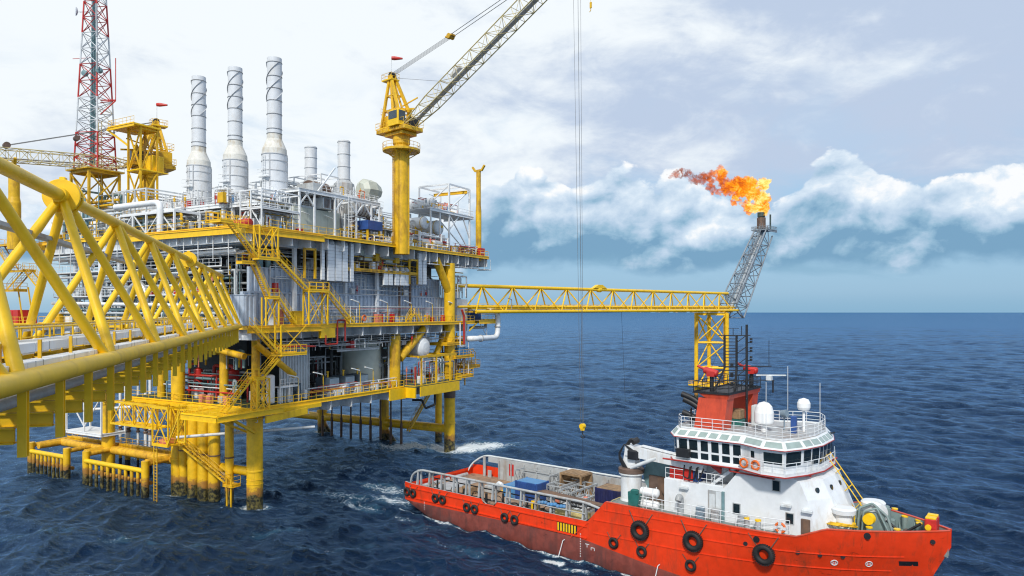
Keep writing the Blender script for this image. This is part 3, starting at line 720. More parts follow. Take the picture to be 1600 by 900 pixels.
staircase('yellow zigzag stair joining the middle and lower decks below the bridge landing', [((-2.6, -2.5, 24.3), (1.8, -2.5, 20.4)), ((3.2, -1.7, 20.4), (-.4, -1.7, 17.4)), ((-2.2, -1.7, 17.4), (-6.4, -1.7, 13.4))],
          [(1.8, -3.1, 6.4, -1.1, 20.4), (-2.2, -2.4, -.4, -1.1, 17.4)], c4[0] + c5[0][:2], braces=c4[1] + c5[1][:2])
mb = MB().box((-8.5, -3.2, ZL - .1), (-1.05, 3.5, ZL)); mb.ibeam((-8.5, -3.3, ZL - .35), (2, -3.3, ZL - .35), .25, .7); mb.ibeam((-8.6, -3.2, ZL - .35), (-8.6, 3.5, ZL - .35), .25, .7)
mb.rail([(-1.2, -3.2, ZL), (-5.4, -3.2, ZL)], step=1.4); mb.rail([(-7.6, -3.2, ZL), (-8.5, -3.2, ZL), (-8.5, 3.5, ZL), (-1.2, 3.5, ZL)], step=1.4)
mb.bar((-6, -2.5, ZL - .5), (0, -.5, 9.6), .3); mb.bar((-6, 2.5, ZL - .5), (0, .5, 9.6), .3); mb.bar((-1, -3.2, 11.9), (6.5, -3.0, 12.2), .3, .9)
mb.build('corner_platform', 'yellow_paint', plat)
# walkway hung below the lower deck and its stair to the boat landing
hg = thing('hanging_walkway', 'yellow braced walkway cage hung below the lower deck', 'walkway', PF, (-2.6, 19, 7.8))
def cage_mb(mb, u0, u1, v0, v1, z0, z1, n, w=.13):
    for k in range(n + 1):
        v = v0 + (v1 - v0) * k / n
        for u in (u0, u1): mb.bar((u, v, z0), (u, v, z1), w)
        for z in (z0, z1): mb.bar((u0, v, z), (u1, v, z), w)
        if k < n:
            w2 = v0 + (v1 - v0) * (k + 1) / n
            for u in (u0, u1): mb.bar((u, v, z0), (u, w2, z1), w * .75); mb.bar((u, w2, z0), (u, v, z1), w * .75)
    for u in (u0, u1):
        for z in (z0, z1): mb.bar((u, v0, z), (u, v1, z), w * 1.6, w * 2.2)
    mb.box((u0, v0, z0 - .05), (u1, v1, z0 + .02)); return mb
cage_mb(MB(), -3.6, -1.6, 15.6, 26.5, 9.6, 12.8, 4).build('truss_walkway', 'yellow_paint', hg)
cage_mb(MB(), -4.4, -1.6, 12.0, 15.4, 7.6, 12.8, 1, .17).rail([(-4.4, 15.4, 7.65), (-4.4, 12, 7.65)], step=1.1).build('stair_cage', 'yellow_paint', hg)
MB().box((-4.0, 13, 7.68), (-2.4, 14.6, 8.3)).build('locker', 'salmon_paint', hg)
staircase('slim yellow stair climbing from the hanging cage to the lower deck corner', [((-4.2, 11.6, 7.9), (-6.2, 6.2, 13.0))], [], [((-6.4, 5.6, 9.0), (-6.4, 5.6, 13.1)), ((-6.4, 7.0, 9.0), (-6.4, 7.0, 13.1)), ((-6.4, 5.6, 9.0), (-6.4, 7.0, 9.0))], width=.9)
staircase('long thin yellow stair sloping from the hanging cage down to the waterline', [((-2.6, 11.8, 7.6), (-1.6, 3.4, 3.0))], [(-2.4, 1.6, -1.0, 3.4, 3.0)], [((-2.2, 2.0, -2.5), (-2.2, 2.0, 3.8)), ((-2.2, 2.8, -2.5), (-2.2, 2.8, 3.8))], width=.8, m='yellow_old')
for k in range(0): pass
# conductors and risers that stand in the water
for i, (u, v, r_, lb) in enumerate(((-.3, 14.3, .62, 'slim yellow conductor pipe next to the corner jacket leg'), (-.7, 11.6, .82, 'thick yellow conductor, first of three with rusty collars'), (-.7, 9.45, .82, 'thick yellow conductor, middle of three with rusty collars'), (-.6, 7.4, .82, 'thick yellow conductor, last of three with rusty collars beside the stair'), (-.6, 4.3, .58, 'lone slim yellow conductor pipe by the waterline stair foot'))):
    c = thing('conductor_pipe', lb, 'conductor pipe', PF, (u, v, -5), 'yellow conductor pipes')
    MB().tube((u, v, -5), (u, v, 12.9), r_, n=18).build('pipe_shaft', 'yellow_leg', c)
    MB().lathe((u, v, 6.1), [(r_ + .01, 0), (r_ + .10, .02), (r_ + .10, .16), (r_ + .01, .18)], n=18).build('collar', 'brown_steel', c)
for i, (u, v, r_) in enumerate(((4.8, 37.6, .24), (4.6, 35.3, .42), (5.3, 33.6, .2), (5.3, 31.6, .26), (4.9, 29.8, .26))):
    c = thing('riser_pipe', ('white riser pipe farthest from the camera among the five', 'thickest white riser pipe with dark bands', 'thinnest white riser pipe, middle of the five', 'white riser pipe with yellow foot, fourth of the five', 'white riser pipe nearest the yellow conductors')[i], 'riser', PF, (u, v, -5), 'white riser pipes under the bridge')
    MB().tube((u, v, 3.6), (u, v, 24), r_, n=12).build('pipe_shaft', 'white_paint', c)
    MB().tube((u, v, -5), (u, v, 1.8), r_, n=12).build('splash_coat', 'black_steel', c)
    mb = MB(); mb.tube((u, v, 1.8), (u, v, 3.6), r_ + .02, n=12); mb.build('foot_sleeve', 'yellow_old', c)
    MB().lathe((u, v, 6.3), [(r_, 0), (r_ + .12, .02), (r_ + .12, .3), (r_, .32), (r_, .6), (r_ + .12, .62), (r_ + .12, .8), (r_, .82)], n=12).build('clamp', 'brown_steel', c)
def fender(label, v0, v1, n, u=-3.9):
    f = thing('boat_landing', label, 'boat landing', PF, (u, (v0 + v1) / 2, -3), 'yellow boat landings')
    for v in (v0, v1): MB().tube((u, v, -4), (u, v, 4.9), .52, n=14).build('post', 'yellow_leg', f)
    MB().tube((u - .15, v0, 3.5), (u - .15, v1, 3.5), .36, n=12).build('top_tube', 'yellow_paint', f)
    MB().tube((u + .9, v0, 1.6), (u + .9, v1, 1.6), .3, n=12).build('back_tube', 'orange_rust', f)
    for k in range(n):
        v = v0 + (v1 - v0) * (k + 1) / (n + 1); MB().tube((u - .15, v, -3.5), (u - .15, v, 3.4), .24, n=10).build('fender_tube', 'yellow_leg', f)
    for v in (v0, v1): MB().tube((u, v, 4.4), (3, v, 4.6), .35, n=10).build('strut', 'orange_rust', f)
    return f
fender('yellow boat landing fender with tubes in the water, farther one at the left', 37.4, 47.6, 8); fender('yellow boat landing fender with tubes in the water, nearer the conductors', 17.8, 32.2, 9)
mb = MB()
for v in (15.0, 15.7): mb.bar((-4.0, v, -2.5), (-4.0, v, 8.0), .1)
for k in range(24): mb.bar((-4.0, 15.0, -2 + k * .42), (-4.0, 15.7, -2 + k * .42), .05)
tag(mb.build('access_ladder', 'yellow_old', None, PF), 'tall yellow ladder rising from the water beside the boat landing', 'ladder')
ls = thing('landing_gallery', 'low rusty yellow service gallery behind the boat landings', 'gallery', PF, (2, 30, 4.8))
mb = MB().box((1.4, 17, 5.0), (2.4, 47, 5.1)); mb.ibeam((1.4, 17, 4.8), (1.4, 47, 4.8), .2, .35); mb.build('floor_grating', 'yellow_old', ls)
MB().rail([(1.4, 47, 5.1), (1.4, 17, 5.1), (2.4, 17, 5.1)], step=1.5).build('railing', 'yellow_old', ls)
# white pipe davits
for (a, b, lb) in (((-5.6, 8.6, 9.3), (9.8, -1.2, 9.3), 'long white tubular boom slung under the lower deck corner'), ((-1.6, 36, 10.7), (2.0, 29, 11.2), 'short white tubular boom slung behind the risers')):
    t_ = thing('hose_boom', lb, 'boom', PF, a)
    MB().tube(a, b, .2, n=10).build('boom_tube', 'white_paint', t_)
    mb = MB(); m0 = Vector(a).lerp(Vector(b), .45)
    for k in (.42, .5): c_ = Vector(a).lerp(Vector(b), k); mb.bar(c_, c_ + Vector((0, 0, 2.6)), .12)
    mb.bar(Vector(a).lerp(Vector(b), .42) + Vector((0, 0, .9)), Vector(a).lerp(Vector(b), .5) + Vector((0, 0, .9)), .1); mb.build('hanger', 'white_paint', t_)
wp = thing('white_access_platform', 'white steel access platform hanging beneath the bridge end', 'platform', PF, (0, 36, 6))
mb = MB().box((-1.8, 32, 7.0), (2.2, 41.5, 7.15)); mb.ibeam((-1.8, 32, 6.9), (-1.8, 41.5, 6.9), .15, .4); mb.ibeam((-1.8, 32, 6.9), (2.2, 32, 6.9), .15, .4); mb.build('floor_plate', 'white_paint', wp)
mb = MB()
for u, v in ((-1.7, 32), (-1.7, 36.6), (-1.7, 41.5), (2.1, 32), (2.1, 41.5)): mb.bar((u, v, 7), (u, v, 22), .22)
mb.bar((-1.7, 32, 13), (-1.7, 36.6, 8), .14); mb.bar((-1.7, 36.6, 8), (-1.7, 41.5, 13), .14); mb.build('hanger', 'white_paint', wp)
# ================================================================== equipment on the platform
def lattice(mb, P, Q, n, r_ch, r_br, up=(0, 0, 1), w0=1.0, d0=1.0, w1=None, d1=None, kind='x', nn=6):
    """four-chord lattice girder from P to Q"""
    P, Q = Vector(P), Vector(Q); d = (Q - P).normalized(); up = Vector(up)
    if abs(d.dot(up)) > .98: up = Vector((1, 0, 0))
    a = d.cross(up).normalized(); b = a.cross(d).normalized()
    w1 = w0 if w1 is None else w1; d1 = d0 if d1 is None else d1
    def ring(t):
        c = P.lerp(Q, t); w = w0 + (w1 - w0) * t; h = d0 + (d1 - d0) * t
        return [c + a * (sx * w / 2) + b * (sy * h / 2) for sx, sy in ((-1, -1), (1, -1), (1, 1), (-1, 1))]
    rs = [ring(i / n) for i in range(n + 1)]
    for k in range(4): mb.tube(rs[0][k], rs[-1][k], r_ch, n=nn)
    for i in range(n):
        for k in range(4):
            j = (k + 1) % 4
            if (i + k) % 2 == 0 or kind == 'x': mb.tube(rs[i][k], rs[i + 1][j], r_br, n=4, cap=False)
            if (i + k) % 2 == 1 or kind == 'x': mb.tube(rs[i][j], rs[i + 1][k], r_br, n=4, cap=False)
            mb.tube(rs[i][k], rs[i][j], r_br, n=4, cap=False)
    return rs

# ------------------------------------------------------------------ exhaust stacks
def exhaust_stack(u, v, label):
    s = thing('exhaust_stack', label, 'exhaust stack', PF, (u, v, 42.6), 'white turbine exhaust stacks in a row')
    mb = MB()
    for k in range(8):
        a = k * math.pi / 4 + .39; mb.tube((u + 1.75 * math.cos(a), v + 1.75 * math.sin(a), 42.6), (u + 1.75 * math.cos(a), v + 1.75 * math.sin(a), 45.0), .11, n=6)
        b = a + math.pi / 4; mb.tube((u + 1.75 * math.cos(a), v + 1.75 * math.sin(a), 42.7), (u + 1.75 * math.cos(b), v + 1.75 * math.sin(b), 44.9), .07, n=5)
    mb.build('support_frame', 'white_paint', s)
    b = MB().lathe((u, v, 44.7), [(1.55, -.5), (1.88, 0), (1.9, 5.9)], n=32).build('silencer', 'stack_white', s)
    mb = MB()
    for z in (44.75, 46.3, 48.0, 49.5, 50.55): mb.lathe((u, v, z), [(1.9, 0), (1.99, .01), (1.99, .13), (1.9, .14)], n=32, cap=False)
    for k in range(3): a = 3.6 + k * 2.09; mb.bar((u + 1.93 * math.cos(a), v + 1.93 * math.sin(a), 44.8), (u + 1.93 * math.cos(a), v + 1.93 * math.sin(a), 50.5), .16)
    mb.build('band', 'stack_rib', b)
    MB().lathe((u, v, 50.6), [(1.9, 0), (1.86, .9), (1.16, 2.5), (1.13, 3.3)], n=32).build('cone', 'stack_cone', s)
    c = MB().lathe((u, v, 53.9), [(1.12, 0), (1.12, 11.9), (1.0, 11.9), (1.0, 9.5)], n=32).build('chimney', 'stack_white', s)
    mb = MB()
    for z in (53.9, 54.6, 56.9, 59.0, 60.9, 62.8, 65.0): mb.lathe((u, v, z), [(1.12, 0), (1.19, .01), (1.19, .1), (1.12, .11)], n=32, cap=False)
    for k in range(3):                          # helical strakes
        for i in range(44):
            a0 = k * 2.094 + i * .105; a1 = a0 + .105; z0 = 59.1 + i * .137; z1 = z0 + .137
            p = [(u + r_ * math.cos(a), v + r_ * math.sin(a), z) for a, z in ((a0, z0), (a1, z1)) for r_ in (1.1, 1.25)]
            q = [(x, y, z + .05) for x, y, z in p]
            mb.add(p + q, [(0, 1, 3, 2), (4, 6, 7, 5), (0, 4, 5, 1), (2, 3, 7, 6), (1, 5, 7, 3), (0, 2, 6, 4)])
        mb.build('strake', 'stack_rib', c)
    mb = MB()
    for du in (-.22, .22): mb.bar((u - 2.1, v + du, 43), (u - 2.1, v + du, 50.4), .06)
    for k in range(18): mb.bar((u - 2.1, v - .22, 43.3 + k * .4), (u - 2.1, v + .22, 43.3 + k * .4), .04)
    mb.box((u - 2.5, v - 1.0, 46.9), (u - 1.85, v + 1.0, 47.0)); mb.rail([(u - 2.5, v - 1, 47), (u - 2.5, v + 1, 47)], step=1)
    mb.build('ladder', 'white_paint', s)
    return s
exhaust_stack(12.5, 10, 'tall white spiral-straked exhaust stack nearest the crane')
exhaust_stack(12.5, 19, 'tall white spiral-straked exhaust stack in the middle of the row')
exhaust_stack(12.5, 28, 'tall white spiral-straked exhaust stack nearest the red and white mast')
def short_stack(u, v, z0, z1, label):
    s = thing('short_exhaust', label, 'exhaust stack', PF, (u, v, 44), 'short white exhausts behind the turbine hall')
    MB().lathe((u, v, 44.2), [(2.1, -6), (2.1, 0), (2.1, 3.5), (1.9, 5.4), (1.15, z0 - 44.2)], n=12, smooth=False).build('plenum', 'ship_grey', s)
    c = MB().lathe((u, v, z0), [(1.12, 0), (1.12, z1 - z0), (1.0, z1 - z0)], n=26).build('chimney', 'stack_white', s)
    mb = MB()
    for k in range(4): mb.lathe((u, v, z0 + .1 + k * (z1 - z0 - .4) / 3), [(1.12, 0), (1.2, .01), (1.2, .12), (1.12, .13)], n=26, cap=False)
    mb.build('band', 'stack_rib', c)
short_stack(33.3, 23, 51.5, 57.7, 'short white exhaust farther back behind the brown duct')
short_stack(32.6, 14, 50.3, 57.6, 'short white exhaust with a grey angular base beside the crane')
ef = thing('exhaust_support_frame', 'white steel frame and walkway carrying the three tall exhaust stacks', 'steel frame', PF, (10, 18, ZU))
for v0, v1, u0 in ((5.5, 13.6, 7.0), (14.2, 23.0, 6.4), (23.4, 33.5, 5.8)):
    mb = MB().box((u0, v0, 42.42), (18, v1, 42.58)); mb.ibeam((u0, v0, 42.2), (u0, v1, 42.2), .25, .5); mb.ibeam((u0, v0, 42.2), (18, v0, 42.2), .25, .5); mb.ibeam((u0, v1, 42.2), (18, v1, 42.2), .25, .5)
    f = mb.build('walkway_floor', 'white_paint', ef)
    MB().rail([(18, v0 + .1, 42.58), (u0, v0 + .1, 42.58), (u0, v1 - .1, 42.58), (18, v1 - .1, 42.58)], step=1.2, mids=2).build('railing', 'white_paint', f)
    for v in (v0 + .4, (v0 + v1) / 2, v1 - .4):
        for u in (u0 + .3, 12): MB().bar((u, v, ZU), (u, v, 42), .42).build('column', 'white_paint', ef)
    mb = MB()
    for a, b in (((u0 + .3, v0 + .4, ZU + .2), (u0 + .3, (v0 + v1) / 2, 42)), ((u0 + .3, v1 - .4, ZU + .2), (u0 + .3, (v0 + v1) / 2, 42)), ((u0 + .3, v0 + .4, 42), (12, v0 + .4, ZU + .2)), ((12, v0 + .4, ZU + .2), (18, v0 + .4, 42))): mb.bar(a, b, .22)
    mb.build('cross_bracing', 'white_paint', ef)

# ------------------------------------------------------------------ clutter of pipes
def pipework(label, u0, u1, v0, v1, z0, z1, n, seed, ms=('white_paint', 'grey_white', 'pipe_grey', 'lagging', 'pipe_teal'), rmax=.26, along='v', name='pipework', frame=PF, vessels=0, boxes=2, cat='pipework', rmin=.06):
    rd = random.Random(seed)
    t = thing(name, label, cat, frame, ((u0 + u1) / 2, (v0 + v1) / 2, z0))
    U = lambda: rd.uniform(u0, u1)
    V = lambda: rd.uniform(v0, v1)
    Zr = lambda a=.25, b=1.0: z0 + (z1 - z0) * rd.uniform(a, b)
    for i in range(n):
        r = rmin + (rmax - rmin) * rd.random() ** 1.8
        k = rd.random(); u, v, z = U(), V(), Zr()
        if k < .45:
            if along == 'v': w = V(); pts = [(u, v, z0), (u, v, z), (u, w, z), (u, w, Zr(0, .9))]
            else: w = U(); pts = [(u, v, z0), (u, v, z), (w, v, z), (w, v, Zr(0, .9))]
        elif k < .7:
            if along == 'v': pts = [(u, v0, z), (u, v1, z)] if rd.random() < .6 else [(u, v0, z), (u, v, z), (u, v, z0)]
            else: pts = [(u0, v, z), (u1, v, z)] if rd.random() < .6 else [(u0, v, z), (u, v, z), (u, v, z0)]
        elif k < .85: pts = [(u, v, z0), (u, v, z1)]
        else:
            w, x = U(), V(); pts = [(u, v, z0), (u, v, z), (w, v, z), (w, x, z), (w, x, z0)]
        mb = MB(); mb.pipe(pts, r, n=8)
        for p, q in zip(pts[:-1], pts[1:]):      # flanges
            p, q = Vector(p), Vector(q)
            if (q - p).length > 1.2 and r > .09:
                c = p.lerp(q, .5); d = (q - p).normalized(); mb.tube(c - d * .06, c + d * .06, r * 1.55, n=8)
        mb.build('pipe', rd.choice(ms), t)
    for i in range(max(2, n // 5)):             # valves with hand wheels
        u, v, z = U(), V(), Zr(.08, .7); mb = MB()
        mb.tube((u, v, z - .28), (u, v, z + .28), .17, n=8); mb.tube((u, v, z + .28), (u, v, z + .55), .04, n=5); mb.ring((u, v, z + .55), .2, .03, n=12, k=4); mb.tube((u, v, z0), (u, v, z - .2), .06, n=5)
        mb.build('valve', rd.choice(('red_paint', 'blue_light', 'pipe_grey', 'salmon_paint', 'yellow_old')), t)
    for i in range(boxes):
        u, v = rd.uniform(u0, max(u0, u1 - 1)), rd.uniform(v0, max(v0, v1 - 1)); h = rd.uniform(.7, 1.7)
        mb = MB().cbox((u, v, z0), (u + rd.uniform(.6, 1.2), v + rd.uniform(.6, 1.4), z0 + h), .04); mb.build('control_box', rd.choice(('grey_white', 'white_paint', 'ship_grey', 'yellow_old', 'red_paint')), t)
    for i in range(vessels):
        u, v = rd.uniform(u0 + .6, u1 - .6), rd.uniform(v0 + .6, v1 - .6); h = (z1 - z0) * rd.uniform(.45, .8); r = rd.uniform(.35, .65)
        mb = MB(); mb.vessel((u, v, z0 + .7), (u, v, z0 + h), r, 16)
        for k in range(3): a = k * 2.1; mb.tube((u + r * .8 * math.cos(a), v + r * .8 * math.sin(a), z0), (u + r * .8 * math.cos(a), v + r * .8 * math.sin(a), z0 + .9), .05, n=5)
        mb.build('pressure_vessel', rd.choice(('white_paint', 'grey_white', 'cream_tank', 'lagging')), t)
    return t
def rack(label, u0, u1, v0, v1, z0, levels, nv, m='white_paint', rail=True, name='equipment_rack', w=.22, frame=PF, railm=None):
    t = thing(name, label, 'steel frame', frame, ((u0 + u1) / 2, (v0 + v1) / 2, z0))
    top = levels[-1]; mb = MB()
    for k in range(nv + 1):
        v = v0 + (v1 - v0) * k / nv
        for u in (u0, u1): mb.bar((u, v, z0), (u, v, top), w)
        for z in levels: mb.bar((u0, v, z - .1), (u1, v, z - .1), w * .8, w)
    for z in levels:
        for u in (u0, u1): mb.bar((u, v0, z - .1), (u, v1, z - .1), w * .8, w)
    for k in range(nv):
        a = v0 + (v1 - v0) * k / nv; b = v0 + (v1 - v0) * (k + 1) / nv
        if k % 2 == 0: mb.bar((u0, a, z0 + .2), (u0, b, levels[0]), w * .55)
        else: mb.bar((u0, b, z0 + .2), (u0, a, levels[0]), w * .55)
    mb.build('frame', m, t)
    for z in levels[:-1] if len(levels) > 1 else levels:
        f = MB().box((u0, v0, z), (u1, v1, z + .05)).build('grating', 'deck_grating', t)
        if rail: MB().rail([(u1, v0, z + .05), (u0, v0, z + .05), (u0, v1, z + .05)], step=1.3).build('railing', railm or m, f)
    return t
dark = ('pipe_grey', 'pipe_teal', 'lagging', 'grey_white', 'beam_dark', 'white_paint')
# between the middle and upper decks, short face
rack('grey two-storey pipe rack on the short face next to the white corner wall', 0.5, 5.5, 4.5, 15, ZM, [28.2, 32.0], 4, 'grey_white', name='pipe_rack')
rack('grey two-storey pipe rack in the middle of the short face', -.2, 5.5, 16, 31, ZM, [28.6, 32.4], 5, 'white_paint', name='pipe_rack')
rack('grey two-storey pipe rack at the far end of the short face', 0, 5.5, 32, 47, ZM, [28.4, 32.4], 5, 'grey_white', name='pipe_rack')
pipework('dense grey pipework on the lower level beside the bridge landing', .8, 8, 4, 15.5, ZM, 28, 20, 1, dark, vessels=2)
pipework('white and grey pipework above the bridge landing under the top deck', .8, 8, 4, 15.5, 28.3, 35.2, 22, 2, dark, .2, boxes=1)
pipework('large white looping pipes at the middle of the short face', 0, 7, 16, 31, ZM, 28.5, 22, 3, ('white_paint', 'white_paint', 'grey_white', 'lagging', 'pipe_grey'), .38, vessels=3, rmin=.1)
pipework('upper tier of grey pipes at the middle of the short face', 0, 7, 16, 31, 28.7, 35.2, 24, 4, dark, .22, boxes=1, vessels=1)
pipework('white pipes and vessels at the far end of the short face', 0, 7, 32, 47, ZM, 28.3, 20, 5, ('white_paint', 'grey_white', 'pipe_teal', 'lagging'), .3, vessels=3)
pipework('upper tier of pipes at the far end of the short face', 0, 7, 32, 47, 28.5, 35.2, 20, 6, dark, .2, boxes=1)
mb = MB()
for k in range(3): mb.vessel((1.0 + k, 3.5, 24.9 + .2 * k), (1.0 + k, 3.5, 31), .3, 12)
tag(MB().pipe([(-1.2, 33, 24.5), (-1.2, 33, 36.6)], .36, n=14).build('standpipe', 'white_paint', None, PF), 'tall white standpipe rising along the short face to the top deck', 'pipe')
tag(MB().pipe([(-1.4, 46, 27.5), (-1.4, 8, 26.9), (-1.4, 4.6, 26.9)], .28, n=12).build('header_pipe', 'white_paint', None, PF), 'long white header pipe running the length of the short face', 'pipe')
tag(MB().pipe([(-1.2, 26, 24.5), (-1.2, 26, 29.5), (-1.2, 23.2, 30.6), (-1.2, 21.6, 29.0), (-1.2, 21.6, 24.5)], .42, n=14, bend=1.3).build('gooseneck_pipe', 'lagging', None, PF), 'fat silver gooseneck pipe on the short face', 'pipe')
# teal-grey tall filter columns beside the stair
for i, (u, v, r_) in enumerate(((4.0, 3.6, .45), (5.3, 3.4, .38), (6.5, 3.2, .38))):
    c = thing('filter_column', ('tall dark grey filter column nearest the white corner wall', 'tall dark grey filter column between two others', 'tall dark grey filter column nearest the stair')[i], 'vessel', PF, (u, v, 28.8), 'dark filter columns above the corner wall')
    MB().vessel((u, v, 29.2), (u, v, 35.0), r_, 14).build('shell', 'pipe_teal', c)
    mb = MB()
    for k in range(9): mb.ring((u, v, 29.5 + k * .65), r_ + .01, .03, n=14, k=4)
    mb.build('hoop', 'pipe_grey', c)
# short face below the middle deck: red fire pumps
for i, (u, v, h, r_) in enumerate(((3.5, 16.2, 4.2, .62), (5.5, 13.2, 3.9, .9), (5.2, 10.6, 4.0, .9))):
    c = thing('fire_pump', ('slim red fire pump casing at the bridge side of the lower deck', 'big red fire pump in the shade of the lower deck, beside two others', 'big red fire pump nearest the corner stair on the lower deck')[i], 'pump', PF, (u, v, ZL), 'red fire pumps on the lower deck')
    MB().vessel((u, v, ZL + .9), (u, v, ZL + h), r_, 18).build('casing', 'red_paint', c)
    mb = MB(); mb.lathe((u, v, ZL), [(r_ * 1.2, 0), (r_ * 1.2, .2), (r_ * .6, .3), (r_ * .6, .9)], n=14); mb.build('pedestal', 'white_paint', c)
    mb = MB(); mb.pipe([(u, v, ZL + h), (u, v, ZL + h + .8), (u, v + 2, ZL + h + .8), (u, v + 2, ZL)], r_ * .3); mb.build('outlet', 'red_pipe', c)
pipework('red and green pump manifolds behind the lower deck railing', .8, 6.5, 4.5, 22, ZL, 17.2, 26, 8, ('red_pipe', 'pipe_teal', 'beam_dark', 'red_paint', 'pipe_grey', 'white_paint'), .22, vessels=2, boxes=5)
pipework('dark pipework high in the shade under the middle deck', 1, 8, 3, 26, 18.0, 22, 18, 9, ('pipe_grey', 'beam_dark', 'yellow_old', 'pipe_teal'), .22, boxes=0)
for i, (u, v) in enumerate(((-.4, 8.6), (-.4, 10.2), (-.2, 5.4))):
    tag(MB().cbox((u, v, ZL + .01), (u + .7, v + .8, ZL + 1.2), .05).box((u - .02, v + .1, ZL + .3), (u, v + .7, ZL + 1.0)).build('hose_box', 'salmon_paint', None, PF), ('pale red hose box, middle of three behind the lower deck railing', 'pale red hose box on the bridge side of the lower deck railing', 'pale red hose box closest to the corner stair on the lower deck')[i], 'hose box', 'pale red hose boxes on the lower deck')
# long face, lower deck: white skid, cabinets, tank, drum
sk = thing('chemical_skid', 'white chemical skid with vessel and railing on the lower deck', 'skid', PF, (5, 0, ZL))
MB().vessel((3.2, .6, ZL + .3), (3.2, .6, ZL + 3.9), .6, 18).build('tank', 'white_paint', sk)
cage_m = MB().box((4.2, -.3, ZL + 2.2), (7.6, 1.6, ZL + 2.3))
for u in (4.2, 5.9, 7.6): cage_m.bar((u, -.3, ZL), (u, -.3, ZL + 2.3), .12)
cage_m.rail([(4.2, -.3, ZL + 2.3), (7.6, -.3, ZL + 2.3), (7.6, 1.6, ZL + 2.3)], step=.9); cage_m.build('platform', 'white_paint', sk)
for k in range(5): MB().tube((4.6 + .6 * k, .5, ZL), (4.6 + .6 * k, .5, ZL + 2.1), .17, n=10).build('cylinder', ('grey_white', 'white_paint')[k % 2], sk)
MB().box((7.4, 0, ZL), (8.4, 1, ZL + 1.5)).box((8.2, 1.2, ZL), (9.5, 2.2, ZL + 2.4)).build('motor_block', 'slate_cabinet', sk)
MB().vessel((9.3, .2, ZL + .2), (9.3, .2, ZL + 1.4), .32, 12).build('filter_pot', 'white_paint', sk)
for i, u in enumerate((14.4, 17.9, 21.2)):
    c = thing('generator_cabinet', ('dark slate cabinet nearest the corrugated wall', 'dark slate cabinet standing in the middle of three', 'dark slate cabinet right in front of the round cream tank')[i], 'cabinet', PF, (u + 1.2, 1.2, ZL), 'slate cabinets on the lower deck')
    MB().cbox((u, .3, ZL + .12), (u + 2.2, 3.2, ZL + 2.75), .05).build('housing', 'slate_cabinet', c)
    mb = MB().box((u + .1, .255, ZL + .25), (u + 2.1, .298, ZL + 2.6)); mb.box((u + 1.05, .235, ZL + .3), (u + 1.1, .254, ZL + 2.55)); mb.build('door', 'slate_face', c)
    MB().box((u - .1, .1, ZL + .01), (u + 2.3, 3.2, ZL + .12)).build('plinth', 'white_paint', c)
    MB().tube((u + 1.0, 1.6, ZL + 2.75), (u + 1.0, 1.6, ZL + 3.5), .14, n=8).tube((u + 1.0, 1.6, ZL + 3.5), (u + 1.0, 1.6, ZL + 3.65), .22, n=8).build('vent', 'yellow_old', c)
ct = thing('storage_tank', 'round cream storage tank between the lower and middle decks', 'tank', PF, (27.6, 5.6, ZL))
MB().lathe((27.6, 5.6, ZL), [(3.55, .0), (3.55, .15), (3.45, .16), (3.45, 7.4), (3.0, 7.9), (0.05, 8.2)], n=48).build('shell', 'cream_tank', ct)
MB().ring((28.9, 2.33, 16.9), .45, .07, (.3, -1, 0)).lathe((28.9, 2.4, 16.9), [(.42, 0), (.42, .12)], (.35, -1, 0), 16).build('manhole', 'pipe_grey', ct)
MB().tube((26.0, 1.4, ZL), (26.0, 1.4, ZL + 1.5), .25, n=10).tube((26.0, 1.4, ZL + 1.5), (26.0, 1.4, ZL + 1.9), .1, n=6).build('pump', 'yellow_old', ct)
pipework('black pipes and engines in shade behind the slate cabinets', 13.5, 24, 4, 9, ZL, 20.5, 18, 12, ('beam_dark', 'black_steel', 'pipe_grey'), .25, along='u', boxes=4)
pipework('tall grey pipes between the round tank and the yellow column', 28.5, 33.5, .6, 6, ZL, 22, 14, 13, ('pipe_grey', 'pipe_teal', 'grey_white', 'beam_dark'), .2, along='u', boxes=2)
pipework('colourful valves and pipes on the bright side bay', 33, 45, -2.2, 2.5, ZL + .1, 17.8, 24, 14, ('yellow_old', 'grey_white', 'pipe_grey', 'red_pipe', 'white_paint', 'pipe_teal'), .18, along='u', boxes=5)
pipework('jumbled pipes on the right end galleries', 46.8, 52.5, -1.2, 4, 13.9, 21, 18, 15, ('yellow_old', 'grey_white', 'pipe_grey', 'brown_steel'), .16, along='u', boxes=3)
mb = MB(); mb.box((16, .2, 20.2), (26, 1.6, 20.3)); mb.bar((16, .2, 20.0), (26, .2, 20.0), .1, .25)
for u in (17, 20, 23, 26): mb.bar((u, .3, 20.2), (u + .6, .3, 22), .1)
tag(mb.build('hanging_cable_tray', 'ship_grey', None, PF), 'wide grey cable tray hanging above the slate cabinets', 'cable tray')
dv = thing('drum_vessel', 'big white drum vessel with rounded end under the middle deck', 'vessel', PF, (38.6, 1.5, 18))
MB().vessel((38.0, .0, 19.6), (38.0, 7, 19.6), 1.85, 28).build('shell', 'white_paint', dv)
MB().box((37.0, .8, 18.2), (39, 1.2, 18.6)).box((37.0, 4.8, 18.2), (39, 5.2, 18.6)).build('saddle', 'ship_grey', dv)
tag(MB().cbox((48.2, -1.3, 17.62), (51.2, .8, 19.0), .04).box((48.15, -1.35, 18.95), (51.25, .85, 19.08)).build('blue_bin', 'blue_light', None, PF), 'blue lidded bin on the right end gallery', 'bin')
d2 = thing('gallery_davit', 'small davit arm with lamp on the outermost right gallery', 'davit', PF, (54.5, 0, 15.3))
